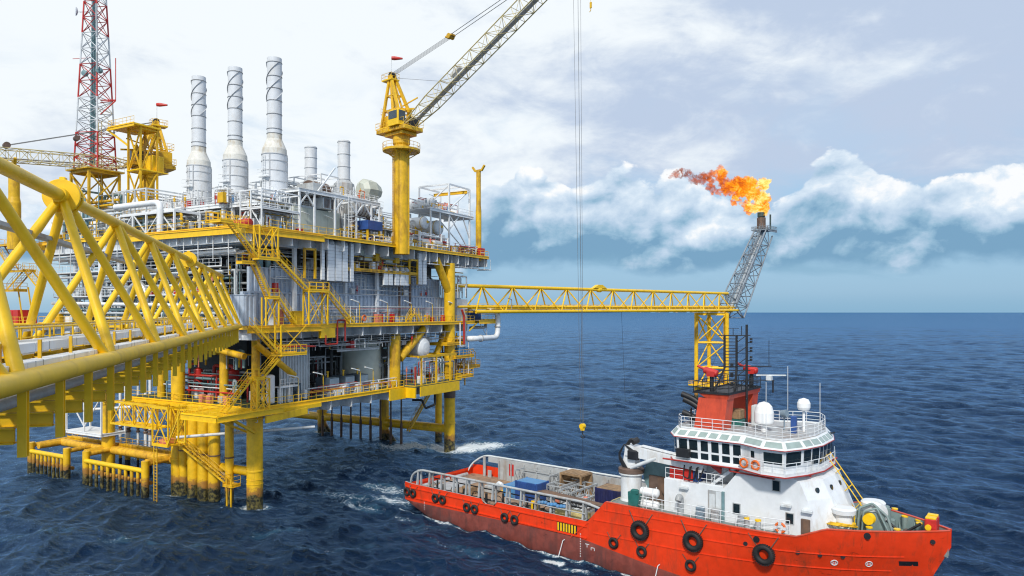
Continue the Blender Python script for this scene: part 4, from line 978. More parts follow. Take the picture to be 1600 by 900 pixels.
MB().pipe([(54.5, 0, 15.3), (54.5, 0, 17.9), (52.8, 0, 18.5)], .08).pipe([(55.5, -.3, 15.3), (55.5, -.3, 17.9), (54, -.3, 18.6)], .06).build('arm', 'yellow_old', d2)
MB().vessel((56, .5, 15.9), (56, 2.0, 15.9), .32, 12).build('raft_canister', 'white_paint', d2)
tag(MB().pipe([(37.5, -3.0, 13), (37.5, -3.0, 9.5), (35.5, -2.4, 9.0), (35.0, -2.0, 10.5), (33.5, -1, 10.6)], .2).build('hose_tail', 'rubber', None, PF), 'black hose hanging under the yellow side bay', 'hose')
ls2 = MB(); stair_mb(ls2, (37.5, 3, 4.2), (41.5, 1, 11.0), .9, (.5, 1, 0)); r_ = thing('staircase', 'yellow stair from the water-level brace up to the side bay', 'staircase', PF, (39, 2, 4.2), 'yellow stair flights on the platform'); ls2.build('stair_flight', 'yellow_old', r_)
# under the brace on the far side: thin caissons
for i in range(9):
    u, v = 44.5, 10 + i * 2.6
    tag(MB().tube((u, v, -4), (u, v, 4.2), .26, n=8).tube((u, v, 4.2), (u, v, 11.4), .16, n=8).build('caisson_pipe', 'brown_steel', None, PF), 'thin rusty caisson pipe behind the far brace', 'caisson', 'thin rusty caissons behind the far brace')

# ------------------------------------------------------------------ long face: white cable ducts and boxes under the top deck
def cable_duct(px0, px1, y0, y1, label, group, v=-.15, hook=True):
    a = on_y(PF, px0, y0, v); b = on_y(PF, px1, y1, v); u0, u1 = a.x, b.x; z1, z0 = a.z, b.z
    t = thing('cable_duct', label, 'cable duct', PF, ((u0 + u1) / 2, v, z0), group); mb = MB(); n = max(4, int((z1 - z0) / .5)); h = (z1 - z0) / n
    for k in range(n): mb.cbox((u0, v, z0 + k * h), (u1, v + .35, z0 + (k + .94) * h), .015)
    mb.build('cover', 'lamp_white' if False else 'white_ship', t)
    mb = MB(); mb.box((u0 + .05, v + .1, z0 + .03), (u1 - .05, v + .42, z1 - .05))
    mb.pipe([((u0 + u1) / 2, v + .2, z1 - .1), ((u0 + u1) / 2, v + .2, z1 + .2), ((u0 + u1) / 2, v + 2.2, z1 + .25)], (u1 - u0) * .42)
    mb.bar((u0 + .1, v + .3, z0 - .15), (u0 + .1, v + 2.6, z0 - .1), .1); mb.build('tray', 'ship_grey', t)
for i, (a, b, c, d) in enumerate(((503, 507.5, 379, 437), (513, 523, 380, 439), (525, 534, 382, 439), (536, 544, 382, 440), (548.5, 553, 380, 440))):
    cable_duct(a, b, c, d, ('thin white upright duct nearest the yellow stair', 'widest white upright duct in the tall group', 'white upright duct in the centre of the tall group', 'wide white duct just left of the thin outer one', 'thin white upright duct at the crane end of the tall group')[i], 'tall white cable ducts on the long face')
for i, a in enumerate((600.5, 608, 618, 626.5, 633.5)):
    cable_duct(a, a + 6.2, 422 + i * .4, 445.5 + i * .2, ('short white duct first from the stair in the low group of five', 'short white duct second from the stair in the low group', 'short white duct at the centre of the low group of five', 'short white duct fourth from the stair in the low group', 'short white duct last in the low group nearest the two tall ones')[i], 'short white cable ducts on the long face', .2)
for i, a in enumerate((654.5, 661.5)):
    cable_duct(a, a + 5.2, 395, 444.5, ('left of the pair of tall white ducts beside the jacket leg', 'right of the pair of tall white ducts beside the jacket leg')[i], 'pair of tall white cable ducts by the leg', -.1)
for i, (a, b, c, d) in enumerate(((563, 582, 388, 408), (603, 613, 390, 411))):
    p = on_y(PF, a, c, 1.3); q = on_y(PF, b, d, 1.3)
    t = thing('switch_cabinet', ('large pale green cabinet under the top deck beside the yellow gallery', 'narrow grey cabinet under the top deck near the crane pedestal')[i], 'cabinet', PF, ((p.x + q.x) / 2, 1.3, q.z))
    MB().cbox((p.x, 1.2, q.z), (q.x, 2.6, p.z - .3), .05).build('housing', 'cream_tank', t); MB().box((p.x - .3, 1.0, p.z - .3), (q.x + .3, 2.8, p.z - .15)).build('cap', 'girder_grey', t)
    MB().box((q.x + .4, .9, q.z), (q.x + 1.5, 1.6, p.z - .6)).build('side_panel', 'yellow_old', t)
pipework('yellow and brown frames with small pipes on the service gallery', 19, 36, .8, 2.3, 33.0, 35.3, 16, 21, ('yellow_old', 'brown_steel', 'grey_white', 'pipe_grey'), .12, along='u', boxes=5)
pipework('grey pipes in the shade under the top deck behind the stair', 2.5, 17, 3.6, 9, 32.6, 35.3, 16, 22, ('white_paint', 'pipe_grey', 'grey_white', 'beam_dark'), .15, along='u', boxes=4)
pipework('tangle of small pipes beside the far jacket leg under the top deck', 47.5, 53, -.5, 4, 28.8, 35, 16, 23, ('grey_white', 'pipe_grey', 'yellow_old', 'white_paint'), .15, along='u', boxes=2)
# middle deck walkway
LP = ['first from the stair', 'second from the stair', 'third, beside the small stile', 'fourth from the stair', 'at the far end by the flare bridge']
def lamp(fr, x, y, z, label, group, h=3.2, dx_=-1.3):
    t = thing('lamp_post', label, 'lamp', fr, (x, y, z), group)
    MB().pipe([(x, y, z), (x, y, z + h), (x + dx_ * .6, y, z + h + .35)], .05).build('pole', 'yellow_paint', t)
    MB().bar((x + dx_ * .2, y, z + h + .2), (x + dx_ * 1.5, y, z + h + .62), .3, .14).build('lamp_head', 'lamp_white', t)
for i, px_ in enumerate((562, 606, 643, 676, 710)):
    p = on_y(PF, px_, 490, -.8); lamp(PF, p.x, -.8, ZM, 'slanted strip lamp on the middle deck walkway, ' + LP[i], 'strip lamps along the middle deck')
for i, px_ in enumerate((466, 505, 563, 583)):
    p = on_y(PF, px_, 600, -.8); lamp(PF, p.x, -.8, ZL, 'slanted strip lamp on the lower deck walkway, ' + ('before the chemical skid', 'before the first slate cabinet', 'before the third slate cabinet', 'before the round tank')[i], 'strip lamps along the lower deck', 3.4)
lb = thing('life_buoy', 'orange life buoy hung on the middle deck railing', 'life buoy', PF, (20.6, -1.2, 24.9)); MB().ring((20.6, -1.25, 25.1), .42, .12, (0, 1, 0)).build('ring', 'insul_orange', lb); MB().box((20.3, -1.15, 24.8), (20.9, -1.1, 25.5)).build('board', 'mast_white', lb)
for i, (px_, w_) in enumerate(((589, 1.2), (595, .6), (613, .6))):
    p = on_y(PF, px_, 496, .3); tag(MB().cbox((p.x, .2, ZM + .01), (p.x + w_, 1.0, ZM + 1.5), .05).bar((p.x + w_ / 2, .15, ZM + .7), (p.x + w_ / 2, .2, ZM + 1.2), .2).build('fire_station', 'red_paint' if i else 'salmon_paint', None, PF), ('wide pale red fire box on the middle deck by the plate wall', 'narrow red fire box beside the wide pale one', 'narrow red fire box standing alone on the middle deck')[i], 'fire box')
mb = MB(); stair_mb(mb, (33.0, -.3, ZM), (34.4, -.3, ZM + 1.5), .8, (0, 1, 0), n=5); stair_mb(mb, (35.6, -.3, ZM + 1.5), (36.6, -.3, ZM + .1), .8, (0, 1, 0), n=5); mb.box((34.4, -.7, ZM + 1.4), (35.6, .1, ZM + 1.5))
st = thing('stile', 'small yellow stile over pipes on the middle deck walkway', 'stile', PF, (34.8, -.3, ZM)); mb.build('steps', 'yellow_paint', st)
tag(MB().vessel((4.4, -.2, ZM + .3), (4.4, -.2, ZM + 2.1), .34, 14).tube((4.4, -.2, ZM), (4.4, -.2, ZM + .3), .3, n=10).build('foam_tank', 'salmon_paint', None, PF), 'upright pale red foam tank on the middle deck under the stair', 'tank')
tag(MB().cbox((6.6, -.5, ZM + .01), (8.2, .4, ZM + 1.9), .05).box((6.5, -.6, ZM + 1.9), (8.3, .5, ZM + 2.0)).build('equipment_chest', 'yellow_paint', None, PF), 'yellow equipment chest under the long stair', 'chest')
# right shoulder
tag(MB().cbox((55.0, .2, ZM + .29), (58.5, 2.0, ZM + 2.1), .05).box((54.9, .1, ZM + 2.1), (58.6, 2.1, ZM + 2.2)).box((55.3, .15, ZM + .5), (58.2, .2, ZM + 1.8)).build('utility_box', 'blue_paint', None, PF), 'blue utility box at the root of the flare bridge', 'box')
up_ = thing('relief_pipe', 'fat white U-bend relief pipe at the right end of the platform', 'pipe', PF, (60.5, -1.6, 20.6))
MB().pipe([(57, -2.4, 26.3), (60.9, -2.4, 26.3), (60.9, -2.4, 20.8), (51.5, -2.4, 20.8), (51.5, 2, 20.8)], .55, n=20, bend=1.6).build('pipe_bend', 'white_paint', up_)
MB().lathe((60.9, -2.4, 22.9), [(.55, 0), (.72, .02), (.72, .25), (.55, .27)], n=20).lathe((54, -2.4, 20.8), [(.55, 0), (.72, .02), (.72, .25), (.55, .27)], (1, 0, 0), n=20).build('flange', 'lagging', up_)
mb = MB(); mb.pipe([(54, 0, 22.9), (60, 0, 22.9), (60, 0, 24)], .3); mb.bar((54.5, -1.8, 24), (57.5, -1.8, 21.2), .1); mb.bar((57.5, -1.8, 24), (57.5, -1.8, 21.2), .1); mb.build('hanger', 'ship_grey', up_)

# more small plant along both faces
mb = MB()
for k, (u_, z_) in enumerate(((-1.6, 35.0), (-1.1, 34.6), (-.5, 34.9), (.2, 34.5), (1.0, 34.8), (1.6, 34.4))): mb.pipe([(u_, 47, z_), (u_, 24 + k, z_), (u_ + .3, 23 + k, z_ - .3), (u_, 2.5, z_ - .3)], (.09, .16, .07, .2, .1, .08)[k])
for k in range(15): mb.bar((-1.8, 3 + 3.1 * k, 34.0), (1.9, 3 + 3.1 * k, 34.0), .1); mb.bar((-1.8, 3 + 3.1 * k, 34.0), (-1.8, 3 + 3.1 * k, 36.9), .09); mb.bar((1.9, 3 + 3.1 * k, 34.0), (1.9, 3 + 3.1 * k, 36.9), .09); mb.bar((-1.8, 3 + 3.1 * k, 33.0 if k % 3 else 31), (-1.8, 3 + 3.1 * k, 34), .07)
mb.build('hung_pipe_rack', 'white_paint', plat)
for z, lb in ((28.45, 'long white service gallery at half height on the short face'), (32.3, 'long white service gallery high on the short face under the pipe hangers')):
    g = thing('service_gallery', lb, 'gallery', PF, (-.6, 25, z)); MB().box((-1.3, 5, z - .08), (.1, 46, z)).build('grating', 'deck_grating', g); MB().rail([(-1.3, 46, z), (-1.3, 5, z)], step=1.3).build('railing', 'white_paint', g)
pipework('thin white conduits and junction boxes across the short face at mid height', -1.1, .2, 5, 46, 28.5, 32, 24, 71, ('white_paint', 'grey_white', 'pipe_grey'), .13, boxes=8, rmin=.05)
pipework('white and teal pump skids along the short face railing on the middle deck', -1.2, .6, 6, 46, ZM, 27.6, 26, 72, ('white_paint', 'grey_white', 'pipe_teal', 'lagging'), .2, boxes=9, vessels=0, rmin=.06)
pipework('small boxes and conduits along the foot of the plate wall', 11, 48, .3, 1.8, ZM, 27.4, 22, 73, ('grey_white', 'white_paint', 'pipe_grey', 'red_pipe'), .07, along='u', boxes=10, rmin=.03)
pipework('grey conduits climbing the upper plate wall', 5, 46, 2.2, 2.65, 28.9, 33, 24, 74, ('grey_white', 'white_paint', 'pipe_grey', 'wall_blue'), .07, along='u', boxes=5, rmin=.03)
pipework('small pumps and drums along the lower deck railing', 9.5, 30, -.6, .2, ZL, 15, 14, 75, ('grey_white', 'yellow_old', 'red_pipe', 'white_paint'), .08, along='u', boxes=8, rmin=.03)
pipework('conduits and cable drops under the middle deck edge', 2, 45, -.6, 1.5, 20.3, 22.3, 26, 76, ('grey_white', 'white_paint', 'pipe_grey', 'beam_dark'), .1, along='u', boxes=3, rmin=.04)
# ================================================================== on the top deck
# turbine hall frames
th = thing('turbine_hall_frame', 'white open steel frame over the turbine enclosure on the top deck', 'steel frame', PF, (20, 5, ZU))
for u in (10.9, 14.0, 18.5, 23.5, 27.3, 29.4):
    for v in (3.0, 9.5): MB().bar((u, v, ZU), (u, v, 44.5), .26).build('column', 'white_paint', th)
mb = MB()
for v in (3.0, 9.5): mb.ibeam((10.7, v, 44.45), (29.6, v, 44.65), .3, .55, t=.06)
for u in (10.9, 14.0, 18.5, 23.5, 27.3, 29.4): mb.ibeam((u, 3, 44.4), (u, 9.5, 44.4), .25, .45, t=.06)
mb.box((10.7, 3.2, 44.72), (18.5, 9.5, 44.78)); mb.build('roof_beam', 'white_paint', th)
mb = MB()
for a, b, s in ((10.9, 14, 1), (14, 10.9, -1), (18.5, 23.5, 1), (23.5, 18.5, 1), (23.5, 27.3, 1), (27.3, 23.5, 1)):
    d = 1 if b > a else -1; mb.bar((a, 3, 42.2), (a + d * 1.9, 3, 44.3), .2)
mb.bar((18.5, 3, 49), (14.8, 3, 44.8), .2); mb.build('knee_brace', 'white_paint', th)
mb = MB().rail([(18.6, 3.1, 44.9), (29.4, 3.1, 44.9), (29.4, 9.4, 44.9)], step=1.2, mids=2)
for k in (21.2, 22.0): mb.bar((k, 2.6, ZU), (k, 2.6, 45.2), .07)
for k in range(18): mb.bar((21.2, 2.6, ZU + .4 + .4 * k), (22.0, 2.6, ZU + .4 + .4 * k), .045)
for k in range(7): mb.ring((21.6, 2.3, 40 + k * .8), .42, .03, n=12, k=4)
mb.build('ladder', 'white_paint', th)
te = thing('turbine_enclosure', 'long pale grey-green panelled turbine enclosure on the top deck', 'enclosure', PF, (15.5, 6.5, ZU))
mb = MB()
for k in range(7): mb.cbox((11.4 + k * 1.42, 4.6, ZU + .5), (11.4 + (k + .985) * 1.42, 9, 42.2), .03)
mb.build('panel', 'cream_tank', te); MB().box((11.2, 4.4, ZU), (21.4, 9, ZU + .5)).build('skid_base', 'beam_dark', te)
MB().rail([(10.6, 3.9, ZU + .02), (21.4, 3.9, ZU + .02)], step=1.1).build('guard_rail', 'yellow_old', te)
mb = MB()
for k in range(2): mb.bar((12.5 + 5 * k, 4.1, 41.4), (14 + 5 * k, 4.0, 41.1), .25, .1)
mb.build('strip_lamp', 'lamp_white', te)
dk = thing('intake_duct', 'brown ribbed barrel duct above the turbine enclosure', 'duct', PF, (19, 7, 44.8))
MB().lathe((17.6, 8.0, 45.7), [(1.7, 0), (1.7, 3.9)], (1, 0, 0), 24).build('barrel', 'brown_steel', dk)
mb = MB()
for k in range(4): mb.ring((17.8 + k * 1.15, 8.0, 45.7), 1.72, .07, (1, 0, 0), 24)
mb.box((16.2, 5.4, 44.85), (18.2, 9, 46.6)); mb.build('casing', 'lagging', dk)
lv = thing('louvre_box', 'dark brown louvred intake box hung under the white roof beam', 'louvre box', PF, (18, 3.6, 42.3))
MB().box((16.4, 3.5, 42.4), (19.6, 6, 44.1)).build('box', 'grey_white', lv); mb = MB()
for k in range(9): mb.box((16.6, 3.38, 42.55 + k * .17), (17.85, 3.5, 42.63 + k * .17)); mb.box((18.1, 3.38, 42.55 + k * .17), (19.4, 3.5, 42.63 + k * .17))
mb.build('louvre', 'brown_steel', lv)
sd_ = thing('silencer_drum', 'ribbed brown-grey silencer drum beside the louvred box', 'drum', PF, (28, 6, 42))
MB().lathe((25.6, 6.2, 44.0), [(1.55, 0), (1.55, 5.0)], (1, 0, 0), 24).build('drum', 'lagging', sd_)
mb = MB()
for k in range(7): mb.ring((25.7 + k * .8, 6.2, 44.0), 1.56, .06, (1, 0, 0), 24)
mb.bar((26, 6, ZU), (26, 6, 42.6), .5); mb.bar((30, 6, ZU), (30, 6, 42.6), .5); mb.build('rib_and_saddle', 'brown_steel', sd_)
oc = thing('octagonal_hood', 'faceted pale green octagonal hood at the crane end of the turbine hall', 'hood', PF, (31.5, 6.2, 44.9))
MB().lathe((29.2, 7.2, 47.6), [(1.2, 0), (2.0, .7), (2.0, 2.6), (1.2, 4.2)], (1, -.15, 0), 8, False).build('hood', 'cream_tank', oc)
mb = MB()
for u, v in ((29.8, 6.2), (32.6, 6.2), (29.8, 8.4), (32.6, 8.4)): mb.bar((u, v, 44.6), (u, v, 46.2), .18)
mb.box((28.6, 5.4, 44.6), (33.4, 9, 44.7)); mb.rail([(28.6, 5.4, 44.7), (33.4, 5.4, 44.7)], step=1); mb.bar((33, 5.5, ZU), (33, 5.5, 44.6), .22); mb.bar((33, 9, ZU), (33, 9, 44.6), .22); mb.build('stand', 'white_paint', oc)
pipework('orange and yellow fittings below the octagonal hood', 24.5, 29, 5.2, 8, 44.9, 47.4, 8, 31, ('insul_orange', 'yellow_old', 'grey_white'), .12, along='u', boxes=3)
bx = thing('electrical_container', 'dark blue equipment container at the crane end of the turbine hall', 'container', PF, (26.4, 2, ZU))
MB().cbox((24.8, 1.6, 39.9), (28.6, 4, 41.4), .04).build('upper_case', 'blue_paint', bx); MB().cbox((25.6, 1.2, ZU), (28.8, 3.2, 38.7), .04).build('lower_case', 'navy_paint', bx); MB().bar((25.2, 2, ZU), (25.2, 2, 39.9), .3).bar((28.2, 2, ZU), (28.2, 2, 39.9), .3).build('post', 'yellow_old', bx)
pipework('pipes and tubing between the turbine enclosure and the crane', 20.5, 29, 2.5, 9, ZU, 42, 20, 32, ('grey_white', 'white_paint', 'pipe_grey', 'yellow_old', 'lagging'), .22, along='u', boxes=4, vessels=2)
pipework('small yellow and white fittings around the crane pedestal foot', 25, 35, -.5, 3.5, ZU, 39.2, 20, 33, ('yellow_old', 'grey_white', 'white_paint', 'red_pipe'), .12, along='u', boxes=5)
pipework('grey ducts and fans behind the tall stacks', 19, 30, 12, 30, 42, 49, 16, 34, ('lagging', 'grey_white', 'pipe_grey', 'white_paint'), .5, boxes=8, vessels=3, rmin=.15)
rack('white scaffold rack behind the exhaust stacks', 18.5, 22.5, 6, 33, 42.5, [45.5, 48.5], 9, name='equipment_rack', w=.16)
for i, (v, z) in enumerate(((14.6, 50.6), (32.8, 50.0))):
    tag(MB().pipe([(15.6, v, 43), (15.6, v, z), (15.6, v - 1.4, z), (15.6, v - 1.4, z - 2.0), (14, v - 2.2, z - 2.2)], .28, n=12, bend=.7).build('gooseneck_pipe', 'brown_steel', None, PF), ('brown gooseneck pipe between the first and second tall stacks', 'brown gooseneck pipe beside the stack nearest the red and white mast')[i], 'pipe')
pipework('grey ducts, tanks and red pumps beneath the exhaust stacks', 5, 13, 5, 15, ZU, 41.5, 22, 35, ('grey_white', 'lagging', 'pipe_grey', 'white_paint', 'red_pipe'), .35, boxes=4, vessels=4)
pipework('grey ducts and tanks beneath the far exhaust stacks', 5, 13, 15, 34, ZU, 41.5, 26, 36, ('grey_white', 'lagging', 'pipe_grey', 'white_paint', 'cream_tank'), .4, boxes=6, vessels=5)
for i, (u, v) in enumerate(((1.0, 2.2), (1.4, 4.4))):
    tag(MB().vessel((u, v, ZU + .8), (u, v + 1.3, ZU + .8), .62, 14).box((u - .5, v, ZU), (u + .5, v + 1.2, ZU + .3)).build('air_receiver', 'red_paint', None, PF), ('red air receiver at the very corner of the top deck', 'red air receiver one step back from the corner of the top deck')[i], 'tank')
rack('white pipe bridge frame on the short face of the top deck', -.6, 3.6, 16, 29, ZU, [40.8], 4, name='pipe_rack', w=.26)
tag(MB().pipe([(-1, 29.5, 42.1), (-1, 18.7, 42.1), (-1, 18.7, 37.6)], .46, n=16, bend=1.1).build('arch_pipe', 'white_paint', None, PF), 'thick white arch pipe turning down at the edge of the top deck', 'pipe')
pipework('valves and green filters under the white pipe bridge', -.4, 5, 15, 30, ZU, 40.6, 22, 37, ('grey_white', 'pipe_teal', 'pipe_grey', 'white_paint', 'yellow_old'), .22, boxes=4, vessels=3)
pipework('tall mixed pipes at the far corner of the top deck', -.5, 9, 31, 48, ZU, 43, 26, 38, ('grey_white', 'pipe_teal', 'pipe_grey', 'white_paint', 'lagging'), .3, boxes=5, vessels=4)
rack('grey equipment frame around the left crane foot', 5, 16, 31, 40, ZU, [41.5, 46.2], 3, 'grey_white', name='equipment_rack', railm='yellow_old')
tag(MB().vessel((7, 33, 43.2), (7, 39, 43.2), 1.1, 20).box((6.3, 34, 41.55), (7.7, 34.4, 42.4)).box((6.3, 38, 41.55), (7.7, 38.4, 42.4)).build('surge_drum', 'white_paint', None, PF), 'white horizontal surge drum on the frame by the left crane', 'vessel')
# vessel tower at the right end
vt = thing('vessel_tower', 'tall white open steel tower with two platforms of vessels at the right end', 'steel tower', PF, (51, 4.5, ZU))
ux, uy, vx, vy = 47.9, 55.3, 1.0, 8.2
for u, v in ((ux, vx), (ux, vy), (uy, vx), (uy, vy)): MB().bar((u, v, ZU), (u, v, 51.0), .3).build('column', 'white_paint', vt)
mb = MB()
for z in (51.0,):
    for p, q in (((ux, vx), (ux, vy)), ((ux, vx), (uy, vx)), ((uy, vx), (uy, vy)), ((ux, vy), (uy, vy)), ((51.6, vx), (51.6, vy))): mb.bar((*p, z), (*q, z), .2, .3)
mb.build('roof_frame', 'white_paint', vt)
MB().ibeam((53.5, .4, 50.2), (53.5, 8.6, 50.2), .3, .6, t=.08).build('hoist_beam', 'yellow_old', vt)
for z in (45.6,):
    mb = MB().box((ux - 6.5, vx - .2, z - .1), (uy + 1.2, vy, z)); mb.ibeam((ux - 6.5, vx - .2, z - .3), (uy + 1.2, vx - .2, z - .3), .2, .5); mb.ibeam((ux, vx, z - .3), (ux, vy, z - .3), .2, .5); mb.ibeam((uy + 1.2, vx, z - .3), (uy + 1.2, vy, z - .3), .2, .5)
    f = mb.build('platform', 'white_paint', vt); MB().rail([(ux - 6.5, vx - .1, z), (ux - .2, vx - .1, z)], step=1.2).rail([(uy - 4, vx - .1, z), (uy + 1.2, vx - .1, z), (uy + 1.2, vy, z)], step=1.2).build('railing', 'white_paint', f)
mb = MB()
for p, q in (((ux, vx, ZU + .3), (ux, vy, 45)), ((ux, vy, 45.8), (ux, vx, 50.8)), ((ux, vx, 46), (uy, vx, 50.8)), ((ux, vx, 45), (uy, vx, 38.4)), ((ux, vx, 42), (51.6, vx, 45.3)), ((uy, vx, 41), (52.6, vx, 45.3)), ((uy, vx, ZU), (uy, vy, 45))): mb.bar(p, q, .2)
for u in (41.8, 44.8): mb.bar((u, 1, ZU), (u, 1, 45.3), .24); mb.bar((u, 8, ZU), (u, 8, 45.3), .24)
mb.build('cross_bracing', 'white_paint', vt)
for i, (u0_, v_, z_, L_, r_, mm) in enumerate(((46.6, 2.6, 42.4, 7, 1.45, 'grey_white'), (41.8, 2.4, 42.8, 6, 1.15, 'white_paint'), (44.3, 2.2, 47.0, 6, .85, 'white_paint'), (50.2, 2.6, 46.9, 5, .8, 'salmon_paint'))):
    c = thing('separator_vessel', ('biggest pale grey horizontal vessel in the steel tower at the right', 'white horizontal vessel left of the biggest one, below the tower platform', 'white horizontal vessel up on the tower platform', 'pale red horizontal vessel up on the tower platform')[i], 'vessel', PF, (u0_, v_ + L_ / 2, z_ - r_), 'horizontal vessels in the steel tower')
    MB().vessel((u0_, v_, z_), (u0_, v_ + L_, z_), r_, 22).build('shell', mm, c)
    mb = MB(); mb.ring((u0_, v_ + .3, z_), r_ + .02, .05, (0, 1, 0), 22)
    for k in (.25, .75): mb.box((u0_ - r_ * .8, v_ + L_ * k - .12, (45.6 if z_ > 46 else ZU + 2.2)), (u0_ + r_ * .8, v_ + L_ * k + .12, z_ - r_ * .55))
    mb.tube((u0_ + .2, v_ - .35 * r_ - .25, z_ + .2), (u0_ + .2, v_, z_ + .2), .28, n=10); mb.build('saddle', 'yellow_old' if z_ < 46 else 'ship_grey', c)
pipework('silver lagged pumps and red valves under the steel tower', 37.5, 47, -.4, 3, ZU, 40.8, 26, 41, ('white_paint', 'lagging', 'grey_white', 'yellow_old', 'red_pipe'), .3, along='u', boxes=4, vessels=0)
for i, (u, v) in enumerate(((38, .6), (41.5, .4))): tag(MB().vessel((u, v, ZU + 1.3), (u + 2.2, v, ZU + 1.3), .75, 16).box((u, v - .4, ZU), (u + 2.2, v + .4, ZU + .6)).build('lagged_pump', 'lagging', None, PF), ('silver lagged pump at the deck edge nearer the crane', 'silver lagged pump at the deck edge nearer the steel tower')[i], 'pump')
pipework('red valves and hoses at the right tip of the top deck', 48, 58, -.5, 4, ZU, 39.6, 26, 42, ('grey_white', 'red_pipe', 'yellow_old', 'white_paint', 'brown_steel'), .13, along='u', boxes=6)
pipework('pipes on the upper platform of the steel tower', 42, 55, 1.4, 6, 45.6, 48.4, 18, 43, ('white_paint', 'yellow_old', 'grey_white', 'red_pipe'), .13, along='u', boxes=4)
for i, (px_, py_) in enumerate(((443, 300), (432, 310))): pass
rd = thing('hose_reel', 'red hose reel cabinet at the foot of the forked post', 'hose reel', PF, (57.6, -.4, ZU)); MB().cbox((56.8, -.7, ZU + .01), (58.6, .2, ZU + 1.7), .05).build('cabinet', 'red_paint', rd); MB().box((56.9, -.75, ZU + .7), (58.5, -.7, ZU + .85)).build('band', 'mast_white', rd)
# crane boom rests
def boom_rest(fr, x, y, z0, z1, r, ang, label, span=1.7):
    t = thing('boom_rest', label, 'crane boom rest', fr, (x, y, z0)); c, s = math.cos(ang), math.sin(ang)
    MB().lathe((x, y, z0), [(r, 0), (r, (z1 - z0) * .55), (r * .82, (z1 - z0) * .62), (r * .82, z1 - z0)], n=18).build('post', 'yellow_old', t)
    mb = MB(); mb.bar((x - c * span * .6, y - s * span * .6, z1), (x + c * span * .6, y + s * span * .6, z1), .5, .35)
    for k in (-1, 1): mb.bar((x + k * c * span * .55, y + k * s * span * .55, z1), (x + k * c * span, y + k * s * span, z1 + .9), .4, .35)
    mb.build('fork', 'yellow_old', t); return t
boom_rest(PF, 57.5, .2, ZU - .9, 55.2, .6, 2.1 - R(61) + R(61) * 0 - 2.1 + .35 - R(61), 'tall forked yellow crane boom rest at the right end of the top deck')
boom_rest(PF, -6.5, 47.4, 36.0, 49.4, .95, 1.2, 'stout yellow crane boom rest at the far left corner')

